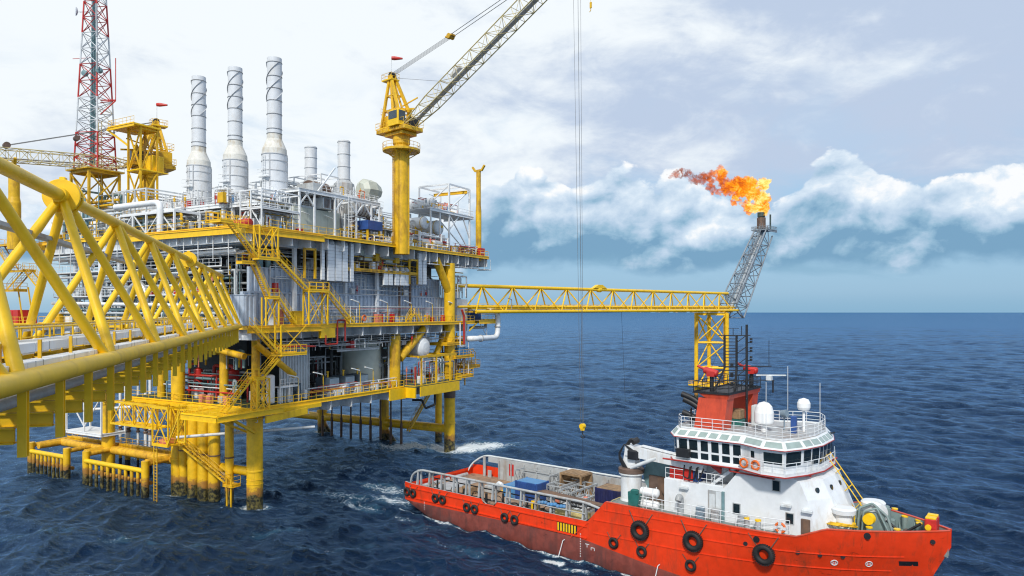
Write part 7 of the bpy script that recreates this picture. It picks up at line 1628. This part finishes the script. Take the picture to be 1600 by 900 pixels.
MB().bar((49.8, 10.5, 11.6), (49.8, 10.5, 14.2), .06).bar((49.6, 10.2, 14.2), (50.0, 10.8, 14.2), .12).build('floodlight_pole', 'black_steel', ship)

# ------------------------------------------------------------------ forecastle gear
mb = MB(); mb.rail([(33.2, .5, 5.2), (36.6, .5, 5.2), (44.0, .55, 5.2), (46.5, .8, 5.2), (48.6, 1.25, 5.2)], step=1.5, r=.03, mids=2, h=1.35); mb.build('forecastle_railing', 'white_ship', fdk)
mb = MB(); mb.pipe([(38.2, 1.3, 5.2), (38.2, 1.3, 6.9), (38.2, .9, 7.1), (38.2, .7, 6.7)], .3, n=12); mb.build('mushroom_vent', 'pipe_grey', fdk)
for i, (s, w_, h, m, nm) in enumerate(((39.9, .9, 1.2, 'slate_face', 'valve_chest'), (41.4, .9, 1.3, 'ship_grey', 'pump_box'), (44.0, .9, 1.1, 'pipe_grey', 'small_locker'), (49.4, 1.7, 1.6, 'brown_steel', 'wire_basket'))): MB().cbox((s, w_, 5.2), (s + .8, w_ + .6, 5.2 + h), .06).build(nm, m, fdk)
for s in (44.9, 45.9): mb = MB().tube((s, .95, 5.2), (s, .95, 6.1), .25, n=12); o = mb.build('bollard', 'ship_grey', fdk); MB().tube((s, .95, 6.1), (s, .95, 6.25), .28, n=12).build('bollard_cap', 'yellow_paint', o)
for s, w_ in ((56.2, 10.0), (57.4, 9.4), (55.0, 12.2), (53.8, 12.8), (53.0, 4.6), (54.4, 4.3), (56.4, 5.2), (57.6, 8.4)): o = MB().tube((s, w_, 5.2), (s, w_, 6.3), .26, n=12).build('bollard', 'bulwark_green', fdk); MB().tube((s, w_, 6.3), (s, w_, 6.4), .28, n=12).build('bollard_cap', 'yellow_paint', o)
aw = thing('anchor_windlass', 'grey and yellow anchor windlass on the bow of the ship', 'windlass', SF, (54.3, 7, 5.2)); aw.location.z += .6
MB().lathe((54.2, 5.8, 7.2), [(1.05, 0), (1.05, .14), (.65, .16), (.65, 1.9), (1.05, 1.92), (1.05, 2.06)], (0, 1, 0), 26).build('drum', 'mast_white', aw); MB().lathe((54.2, 4.6, 7.2), [(.45, .2), (.3, .4), (.3, .6), (.5, .85), (.2, .87)], (0, 1, 0), 22).build('warping_head', 'yellow_paint', aw)
mb = MB().box((53.0, 5.5, 5.2), (55.4, 5.78, 7.7)).box((53.0, 7.9, 5.2), (55.4, 8.2, 7.7)).cbox((52.6, 8.3, 5.2), (55.0, 10.0, 7.5), .1); mb.pipe([(53.2, 5.2, 5.3), (53.4, 5.3, 8.0), (54.4, 5.6, 8.5), (55.6, 5.4, 7.6), (56.4, 5.0, 5.4)], .11); mb.pipe([(53.6, 5.0, 5.3), (53.8, 5.0, 7.8), (54.8, 5.3, 8.2), (56.2, 5.1, 5.4)], .09); mb.build('windlass_frame', 'bulwark_green', aw)
mb = MB().rail([(51.6, 5.0, 6.4), (53.0, 5.2, 6.4), (53.0, 8.6, 6.5)], step=.7, h=1.1, r=.05); mb.build('yellow_guard', 'yellow_paint', aw)
for i, (s, w_) in enumerate(((54.8, 9.2), (55.6, 7.0), (56.4, 8.0))): MB().cbox((s, w_, 5.2), (s + .7, w_ + .6, 6.4 - .2 * i), .08).build('control_stand', ('bulwark_green', 'slate_face', 'brown_steel')[i], aw)
for i, (s, w_) in enumerate(((52.3, 4.4), (53.9, 8.4))): MB().lathe((s, w_, 5.2), [(.75, 0), (.7, 1.9), (1.0, 2.0), (1.05, 2.4), (.9, 2.55), (.05, 2.6)], n=20).build('white_vent', 'white_ship', fdk)
mb = MB()
for k in range(7): mb.ring((51.9 + .15 * k, 3.5 + .06 * k, 6.3 + .07 * (k % 3)), .75, .07, (0, .2, 1), 18, 5)
mb.build('rope_coil', 'yellow_old', fdk)
bp = MB().cbox((58.3, 6.2, 5.2), (59.2, 7.0, 7.4), .08).cbox((58.3, 7.3, 5.2), (59.2, 8.0, 7.4), .08).build('tow_post', 'red_paint', fdk); MB().tube((58.6, 6.0, 6.7), (58.6, 6.2, 6.7), .24, n=14).cbox((58.35, 6.25, 7.4), (59.15, 6.95, 7.52), .02).cbox((58.35, 7.35, 7.4), (59.15, 7.95, 7.52), .02).build('post_cap', 'yellow_paint', bp)
MB().pipe([(55.3, 6.6, 6.6), (56.6, 6.4, 5.7), (58.0, 6.6, 6.8)], .12).cbox((56.0, 4.8, 5.2), (57.0, 5.8, 6.2), .2).cbox((52.4, 10, 5.2), (54.4, 12, 6.0), .2).build('chain_stopper', 'black_steel', fdk)
mb = MB()
for s, z in ((46.0, 5.6), (54.6, 7.0)): mb.lathe(side(s, z, -.02), [(.28, 0), (.28, .1), (.2, .1)], (0, -1, 0), 14)
for s, z in ((49.3, 4.9), (51.0, 4.85), (52.7, 4.9), (45.0, 5.0), (59.0, 6.6)): p = side(s, z, -.02); mb.lathe(p, [(.2, 0), (.2, .06)], (.2, -1, 0), 12)
mb.build('hawse_ring', 'black_steel', hull)
# painted marks on the side
def mark(nm, m, quads, d=.012):
    mb = MB()
    for q in quads:
        P_ = [Vector(side(s, z, d)) for s, z in q]; n_ = (P_[1] - P_[0]).cross(P_[2] - P_[0]).normalized() * .006; mb.slab([p - n_ for p in P_], [p + n_ for p in P_])
    return mb.build(nm, m, hull)
rect = lambda s, z, w_, h: [(s, z), (s + w_, z), (s + w_, z + h), (s, z + h)]
o = mark('mark_panel', 'black_steel', [rect(24.4, 2.32, 2.6, .95)]); mark('ladder_stripe', 'yellow_paint', [rect(24.46 + .36 * k, 2.36, .2, .87) for k in range(7)], .022)
mark('draft_mark', 'mast_white', [rect(27.35, .1 + .26 * k, .12, .11) for k in range(10)] + [rect(3.9, 1.0 + .22 * k, .1, .09) for k in range(5)])
mark('load_line', 'mast_white', [rect(28.0, 1.55, .5, .07), rect(28.2, 1.25, .07, .35), rect(28.7, 1.3, .45, .07), rect(28.7, 1.05, .07, .3), rect(29.1, 1.05, .07, .3)])
for s, z in ((52.0, 4.2), (54.5, 4.3)):
    mb = MB(); c_ = Vector(side(s, z, .02)); t1 = (Vector(side(s + .3, z, .02)) - c_).normalized(); t2 = Vector(side(s, z + .3, .02)) - c_; t2.normalize(); n_ = t1.cross(t2).normalized()
    mb.ring(c_, .27, .05, n_, 18, 4)
    for k in (-1, 1):
        mb.bar(c_ + t1 * .05 * k + t2 * .03, c_ + t1 * .2 * k + t2 * .14, .07, .02, n_); mb.bar(c_ + t1 * .05 * k - t2 * .03, c_ + t1 * .2 * k - t2 * .14, .07, .02, n_)
    mb.build('thruster_mark', 'mast_white', hull)
MB().slab([side(56.6, 4.25, -.05), side(57.9, 4.25, -.05), side(57.9, 4.7, -.05), side(56.6, 4.7, -.05)], [side(56.6, 4.25, .02), side(57.9, 4.25, .02), side(57.9, 4.7, .02), side(56.6, 4.7, .02)]).build('anchor_pocket', 'black_steel', hull)
for s, z0_, z1_ in ((25.4, 1.5, .3), (36.6, 1.3, .2)): MB().pipe([side(s, z0_, .02), side(s - .05, z0_ - .05, .3), side(s - .15, z1_, .75), side(s - .2, -.2, .95)], .05, n=6).build('water_jet', 'mast_white', hull)

# ------------------------------------------------------------------ tyre fenders
def tyre(s, z, R_, r, label, group, src=None):
    p = Vector(side(s, z, r * .95)); nrm = (Vector(side(s, z, 1)) - Vector(side(s, z, 0))).normalized()
    t = thing('tyre_fender', label, 'tyre fender', SF, p, group)
    MB().ring(p, R_, r, nrm, 28, 10).build('tyre', 'rubber', t)
    if R_ > .6:
        mb = MB()
        for k in range(30): a = k * math.pi / 15; e = Vector((math.cos(a), 0, math.sin(a))); mb.cbox(p + e * (R_ + r * .9) - Vector((.06, .2, .05)), p + e * (R_ + r * .9) + Vector((.06, .2, .05)), .01)
        mb.build('tread_block', 'rubber', t)
    mb = MB(); zt = 1.1 if R_ > .6 else .55
    for k in (-1, 1): mb.tube(p + Vector((k * R_ * .7, 0, R_ * .7)), Vector(side(s + k * R_ * 1.9, z + R_ + zt, .05)), .045 if R_ > .6 else .035, n=5)
    mb.build('chain', 'brown_steel', t); return t
for i, (s, z) in enumerate(((34.55, 4.3), (40.15, 4.35), (46.6, 4.3))): tyre(s, z, .68, .27, ('huge tyre fender on the hull below the ship crane', 'huge tyre fender in the middle of the forecastle side', 'huge tyre fender nearest the bow')[i], 'huge tyre fenders on the ship side')
for i, (s, z) in enumerate(((31.5, 2.4), (34.7, 2.2), (39.8, 1.9))): tyre(s, z, .42, .16, ('small tyre fender low on the hull just ahead of the white draught marks', 'small tyre fender below the huge tyre nearest the stern', 'small tyre fender lowest on the hull below the middle huge tyre')[i], 'small tyre fenders on the ship side')
PN = ['at the stern corner', 'of the second pair from the stern', 'of the third pair from the stern', 'of the fourth pair from the stern']
for i, (s0_, s1_, z) in enumerate(((.75, 2.0, 2.75), (6.0, 7.25, 2.8), (11.3, 12.55, 2.55), (17.15, 18.6, 2.4))):
    for j, s in enumerate((s0_, s1_)): tyre(s, z, .40, .17, ('aft tyre fender ' if j == 0 else 'forward tyre fender ') + PN[i], 'paired tyre fenders along the aft hull')

# ------------------------------------------------------------------ ship crane and forecastle machinery
dc = thing('deck_crane', 'white knuckle deck crane with its boom folded over the ship deckhouse', 'crane', SF, (31.6, 3.4, 5.2))
MB().lathe((31.6, 3.4, 5.2), [(1.45, 0), (1.35, .3), (1.1, 1.2), (1.1, 3.6), (1.3, 3.7), (1.3, 4.2), (1.0, 4.3)], n=28).build('pedestal', 'white_ship', dc)
MB().lathe((31.6, 3.4, 9.0), [(1.25, 0), (1.35, .1), (1.35, .5), (1.2, .6)], n=28).build('slew_ring', 'brown_steel', dc)
MB().slab([(30.8, 2.8, 9.5), (32.4, 2.8, 9.5), (32.4, 4.0, 9.5), (30.8, 4.0, 9.5)], [(31.2, 2.9, 11.9), (32.3, 2.9, 11.9), (32.3, 3.9, 11.9), (31.2, 3.9, 11.9)]).build('king_post', 'white_paint', dc)
MB().slab([(31.2, 2.7, 10.9), (31.2, 2.7, 12.0), (31.2, 4.1, 12.0), (31.2, 4.1, 10.9)], [(40.2, 1.9, 10.5), (40.2, 1.9, 11.35), (40.2, 2.9, 11.35), (40.2, 2.9, 10.5)]).bar((33, 3.2, 12.05), (39, 2.5, 11.6), .5, .12).build('boom', 'white_ship', dc)
mb = MB().tube((32.0, 2.6, 9.7), (35.0, 2.5, 11.1), .2, n=10).tube((32.9, 2.6, 10.1), (35.0, 2.5, 11.1), .13, n=10); mb.build('ram', 'grey_white', dc)
mb = MB()
for k in range(6): mb.pipe([(31.0 + .1 * k, 2.7, 9.6), (30.6, 2.5, 10.6 + .1 * k), (31.2, 2.6, 12.1), (32.6, 2.6, 11.4 - .1 * k)], .05)
mb.tube((32.2, 2.6, 12.4), (32.5, 3.2, 12.6), .32, n=10); mb.pipe([(31.3, 3, 11.9), (31.8, 3, 12.6), (32.3, 3, 12.5)], .2)
mb.cbox((31.6, 2.4, 10.6), (32.9, 2.9, 11.6), .15); mb.build('hydraulic_hose', 'black_steel', dc)
for k in range(3): MB().pipe([(38.4 + .7 * k, 1.75, 11.0), (38.3 + .7 * k, 1.6, 9.9 - .2 * (k % 2)), (38.9 + .5 * k, 1.6, 9.7), (39.0 + .7 * k, 1.7, 10.9)], .07, bend=.5).build('loose_hose', 'rubber', dc)
tg = thing('towing_winch', 'big dark green towing winch drum beside the ship crane', 'winch', SF, (34, 6, 5.2)); tg.location.z += .4
MB().lathe((34.3, 4.6, 8.3), [(1.9, 0), (1.9, .15), (.8, .16), (.8, 3.4), (1.9, 3.42), (1.9, 3.55)], (0, 1, 0), 30).build('drum', 'pipe_teal', tg); MB().box((33.2, 4.3, 5.2), (35.6, 4.55, 8.4)).box((33.2, 8.3, 5.2), (35.6, 8.6, 8.4)).lathe((35.4, 4.0, 7.2), [(.6, 0), (.6, .5)], (0, 1, 0), 18).build('winch_frame', 'brown_steel', tg)
for i, z in enumerate((6.0, 7.25)):
    t = thing('raft_canister', ('white life raft canister on the lower cradle by the green winch', 'white life raft canister on the upper cradle by the green winch')[i], 'raft canister', SF, (34.6, 1.6, z - .4), 'white life raft canisters'); t.location.z += .55; MB().vessel((33.9, 1.5, z), (35.6, 1.5, z), .42, 16).build('shell', 'radome', t)
    mb = MB()
    for s in (34.2, 35.3): mb.ring((s, 1.5, z), .43, .03, (1, 0, 0), 16, 4); mb.bar((s, 1.1, 5.2), (s, 1.1, z + .5), .08); mb.bar((s, 1.9, 5.2), (s, 1.9, z + .5), .08); mb.bar((s, 1.1, z - .42), (s, 1.9, z - .42), .08)
    mb.build('cradle', 'white_paint', t)
tag(MB().slab([(33.0, .3, 5.9), (33.9, .3, 5.9), (33.9, .7, 5.9), (33.0, .7, 5.9)], [(32.9, .3, 7.8), (34.2, .3, 7.6), (34.2, .9, 7.6), (32.9, .9, 7.8)]).cbox((33.2, .28, 7.7), (34.0, .8, 8.1), .1).build('rubbish_hopper', 'green_paint', None, SF), 'green hopper hanging on the forecastle side rail', 'hopper')
mb = MB(); stair_mb(mb, (29.0, 3.6, 2.7), (30.4, 3.6, 5.2), .9, (0, 1, 0), n=8); mb.rail([(30.5, 1.2, 5.2), (30.5, 3.0, 5.2)], step=.8); mb.build('deck_stair', 'boom_cream', ship)
# ------------------------------------------------------------------ deck cargo
def container(s0_, w0_, s1_, w1_, z1_, m, top, label, nm='cargo_container'):
    t = thing(nm, label, 'container', SF, ((s0_ + s1_) / 2, (w0_ + w1_) / 2, 2.63)); mb = MB().cbox((s0_, w0_, 2.75), (s1_, w1_, z1_), .03); n = int((s1_ - s0_) / .35)
    for k in range(n): mb.box((s0_ + .12 + .35 * k, w0_ - .04, 2.95), (s0_ + .27 + .35 * k, w0_, z1_ - .15))
    for k in range(int((w1_ - w0_) / .35)): mb.box((s0_ - .04, w0_ + .12 + .35 * k, 2.95), (s0_, w0_ + .27 + .35 * k, z1_ - .15))
    mb.build('body', m, t); MB().box((s0_ + .06, w0_ + .06, z1_), (s1_ - .06, w1_ - .06, z1_ + .04)).build('roof', top, t)
    mb = MB()
    for s in (s0_, s1_):
        for w_ in (w0_, w1_): mb.box((s - .08, w_ - .08, 2.63), (s + .08, w_ + .08, z1_ + .07))
    mb.build('corner_post', m, t); return t
container(13.9, 6.1, 17.2, 8.4, 5.0, 'blue_paint', 'blue_light', 'bright blue cargo container with pale blue roof on the ship deck')
container(11.9, 6.2, 13.7, 8.3, 4.2, 'blue_light', 'blue_light', 'low pale blue cargo tank next to the bright blue container')
container(24.6, 7.6, 27.9, 10.2, 5.5, 'navy_paint', 'wood', 'dark navy cargo container near the ship crane')
wc = thing('timber_crate', 'open brown timber crate standing against the far bulwark of the ship', 'crate', SF, (19.5, 11, 2.63))
mb = MB()
for s in (18.0, 21.0):
    for w_ in (10.0, 12.4): mb.bar((s, w_, 2.63), (s, w_, 5.9), .22)
for z in (2.8, 5.8): mb.bar((18, 10, z), (21, 10, z), .2); mb.bar((18, 12.4, z), (21, 12.4, z), .2); mb.bar((18, 10, z), (18, 12.4, z), .2); mb.bar((21, 10, z), (21, 12.4, z), .2)
for k in range(6): mb.box((18.0 + .5 * k, 9.95, 5.9), (18.42 + .5 * k, 12.5, 5.96))
for k in range(5): mb.box((17.92, 10.1 + .46 * k, 2.8), (17.98, 10.48 + .46 * k, 5.7))
mb.box((18.1, 12.3, 2.8), (20.9, 12.36, 5.7)); mb.build('plank_frame', 'wood', wc)
def cage_thing(s0_, w0_, s1_, w1_, h, label, n):
    t = thing('cargo_cage', label, 'cargo cage', SF, ((s0_ + s1_) / 2, (w0_ + w1_) / 2, 2.63), 'grey steel cargo cages on the ship deck'); mb = MB(); cage_mb(mb, s0_, s1_, w0_, w1_, 2.75, 2.75 + h, n, .1); mb.build('frame', 'pipe_grey', t)
    mb = MB()
    for k in range(4): mb.tube((s0_ + .3 + .35 * k, w0_ + .2, 3.2 + .1 * (k % 2)), (s0_ + .3 + .35 * k, w1_ - .2, 3.2 + .1 * (k % 2)), .13, n=8)
    mb.build('pipe_load', 'grey_white', t)
cage_thing(17.6, 7.6, 19.6, 12.2, 2.0, 'grey steel cargo cage beside the bright blue container', 3); cage_thing(20.6, 5.8, 22.4, 11.5, 2.1, 'grey steel cargo cage beside the dark navy container', 3); cage_thing(22.9, 4.8, 24.2, 8.0, 1.6, 'short grey steel cargo cage nearest the cargo rail', 2)
cage_thing(10.2, 10.6, 15.8, 12.6, 2.2, 'long grey steel cargo cage along the far bulwark', 2)
for i, (s, w_) in enumerate(((21.2, 4.6), (23.6, 7.0))):
    tag(MB().vessel((s, w_, 2.9), (s, w_, 4.3), .3, 12).cbox((s - .35, w_ - .35, 2.63), (s + .35, w_ + .35, 2.9), .05).build('gas_bottle_rack', 'salmon_paint', None, SF), ('pale red gas bottle on the ship deck beside the cargo cage', 'pale red gas bottle on the ship deck near the navy container')[i], 'gas bottle')
tag(MB().cbox((19.6, 1.6, 2.63), (20.5, 2.3, 4.4), .05).build('valve_cabinet', 'yellow_paint', None, SF), 'small yellow cabinet behind the ship cargo rail', 'cabinet')
tp = MB()
for k in range(9): tp.sphere((21.6 + .42 * k, .55 + .05 * (k % 2), 4.75 + .06 * ((k * 7) % 3)), .27, 8, .8)
tag(tp.build('tarpaulin', 'blue_light', None, SF), 'crumpled blue tarpaulin tied along the ship cargo rail', 'tarpaulin')
tag(MB().cbox((23.2, 1.2, 2.63), (27.2, 2.4, 4.2), .05).box((25.6, 1.17, 2.9), (26.9, 1.2, 4.0)).build('grating_box', 'boom_cream', None, SF), 'cream box with slanted yellow marks behind the ship cargo rail', 'box')
# ------------------------------------------------------------------ flame of the flare
def flame():
    m = bpy.data.materials.new('flame'); m.use_nodes = True; t = NT(m.node_tree); t.n.clear(); out = t.node('ShaderNodeOutputMaterial')
    geo = t.node('ShaderNodeNewGeometry'); pos = geo.outputs['Position']; X0 = FF(*FLAME0).x
    fo = t.m('DIVIDE', t.m('SUBTRACT', X0 + 1.5, t.sep(pos)[0]), 29.0, clamp=True)
    n = t.noise(t.v('MULTIPLY', pos, (.62, 1, 1)), .5, 7, .7, 1.7); n2 = t.noise(pos, .14, 3, .5, .5)
    f = t.m('ADD', t.m('ADD', t.m('MULTIPLY', t.m('SUBTRACT', n, .5), 2.3), t.m('MULTIPLY', t.m('SUBTRACT', n2, .5), 1.0)), t.m('SUBTRACT', .76, t.m('MULTIPLY', fo, .66)))
    r = t.node('ShaderNodeValToRGB'); e = r.color_ramp.elements; e[0].position, e[0].color = 0.0, (.27, .085, .05, 1); e[1].position, e[1].color = 1.0, (1.0, .86, .34, 1)
    for p_, c_ in ((.2, (.45, .085, .025, 1)), (.42, (.72, .12, .010, 1)), (.6, (1.0, .27, .006, 1)), (.8, (1.0, .52, .03, 1))): e.new(p_).color = c_
    t.put(r.inputs[0], f)
    den = t.m('MULTIPLY', t.step(t.m('ADD', t.noise(pos, .75, 6, .7, .8), t.m('MULTIPLY', fo, -.06)), .34, .46), t.step(fo, 1.0, .2, .8, 1.6))
    pv = t.node('ShaderNodeVolumePrincipled'); t.put(pv.inputs['Color'], (0, 0, 0)); t.put(pv.inputs['Density'], den); t.put(pv.inputs['Emission Color'], r.outputs[0])
    t.put(pv.inputs['Emission Strength'], t.m('MULTIPLY', den, t.m('ADD', .90, t.m('MULTIPLY', f, .42)))); t.l.new(pv.outputs[0], out.inputs['Volume'])
    MATS['flame'] = m
    B0 = FF(*FLAME0); rd = random.Random(5); dX = B0.x - 399.5 * B0.y / F0; dZ = B0.z - (EYE + 157 * B0.y / F0)
    pts = [((1201, 333), 1.5), ((1202, 326), 2.0), ((1199, 318), 2.8), ((1206, 332), .9), ((1203, 322), 2.0), ((1198, 308), 3.6), ((1190, 296), 5.0), ((1178, 290), 5.4), ((1166, 288), 5.2), ((1155, 285), 4.6), ((1143, 284), 4.2), ((1136, 276), 3.8), ((1132, 268), 3.0), ((1124, 292), 2.6), ((1118, 272), 2.8), ((1108, 274), 2.6), ((1100, 278), 2.2), ((1092, 277), 1.7), ((1084, 271), 1.9), ((1074, 267), 1.8), ((1066, 271), 1.3), ((1058, 274), .8), ((1052, 272), .5), ((1160, 310), 2.8), ((1175, 318), 2.6), ((1184, 325), 2.0)]
    Yd = B0.y; base = Vector((B0.x - 1199 * 0, 0, 0)); mb = MB(); al = []
    for i, ((px_, py_), r_) in enumerate(pts):
        r_ *= .88
        c = Vector(((px_ - 800) * Yd / F0 + dX, Yd + rd.uniform(-.8, .8), EYE - (py_ - 488) * Yd / F0 + dZ))
        for k in range(9):
            d = Vector((rd.gauss(0, 1), rd.gauss(0, 1), rd.gauss(0, 1))).normalized() * r_ * .9 * rd.random() ** .8
            k0 = len(mb.v); mb.sphere(c + d, r_ * rd.uniform(.22, .52), 6)
    o = mb.build('gas_flame', 'flame', None, WF)
    rm = o.modifiers.new('m', 'REMESH'); rm.mode = 'VOXEL'; rm.voxel_size = .28
    dg = bpy.context.evaluated_depsgraph_get(); me = bpy.data.meshes.new_from_object(o.evaluated_get(dg)); o.modifiers.clear(); o.data = me
    n_ = len(me.vertices); co = np.empty(n_ * 3, 'f'); me.vertices.foreach_get('co', co); co = co.reshape(-1, 3); nr = np.empty(n_ * 3, 'f'); me.vertices.foreach_get('normal', nr); nr = nr.reshape(-1, 3)
    from mathutils import noise as nz
    w = co + np.array(o.location)
    d = np.array([nz.fractal(Vector(p) * .42, 1.0, 2.1, 4) * .95 + nz.fractal(Vector(p) * 1.0, .8, 2.2, 4) * 1.0 for p in w])
    co += nr * d[:, None]; me.vertices.foreach_set('co', co.ravel())
    along = np.clip((B0.x + 1.5 - w[:, 0]) / 28.0, 0, 1); me.attributes.new('along', 'FLOAT', 'POINT').data.foreach_set('value', along.astype('f'))
    me.polygons.foreach_set('use_smooth', np.ones(len(me.polygons), bool)); me.materials.clear(); me.materials.append(m); me.update()
    tag(o, 'orange gas flame blowing sideways from the flare tip', 'flame')
flame()

for i, (s_, w_, nm_, m_, lb) in enumerate(((6.5, 4.2, 'pallet_load', 'wood', 'low timber pallet load near the ship stern'), (8.6, 6.2, 'pallet_load', 'ship_grey', 'grey wrapped pallet load in the middle of the aft deck'), (26.2, 5.2, 'pallet_load', 'brown_steel', 'brown rusty pallet load beside the navy container'))):
    t = thing(nm_, lb, 'pallet', SF, (s_, w_, 2.63)); MB().cbox((s_, w_, 2.78), (s_ + 1.6, w_ + 1.3, 3.6), .06).build('load', m_, t)
    for k in range(3): MB().box((s_ - .05, w_ + .1 + .5 * k, 2.63), (s_ + 1.65, w_ + .25 + .5 * k, 2.775)).build('runner', 'wood', t)
rc = random.Random(4)
for i in range(5): tag(MB().pipe([(14 + i * 2.2, 3.0, 2.75), (15 + i * 2.1, 4.6 + rc.random(), 2.72), (16.5 + i * 2.0, 3.4 + rc.random(), 2.72), (17 + i * 2.1, 5.0, 2.72)], .07, bend=.6).build('deck_hose', 'rubber', None, SF), 'black hose snaking over the timber ship deck', 'hose', 'black hoses on the ship deck')
build_sea()
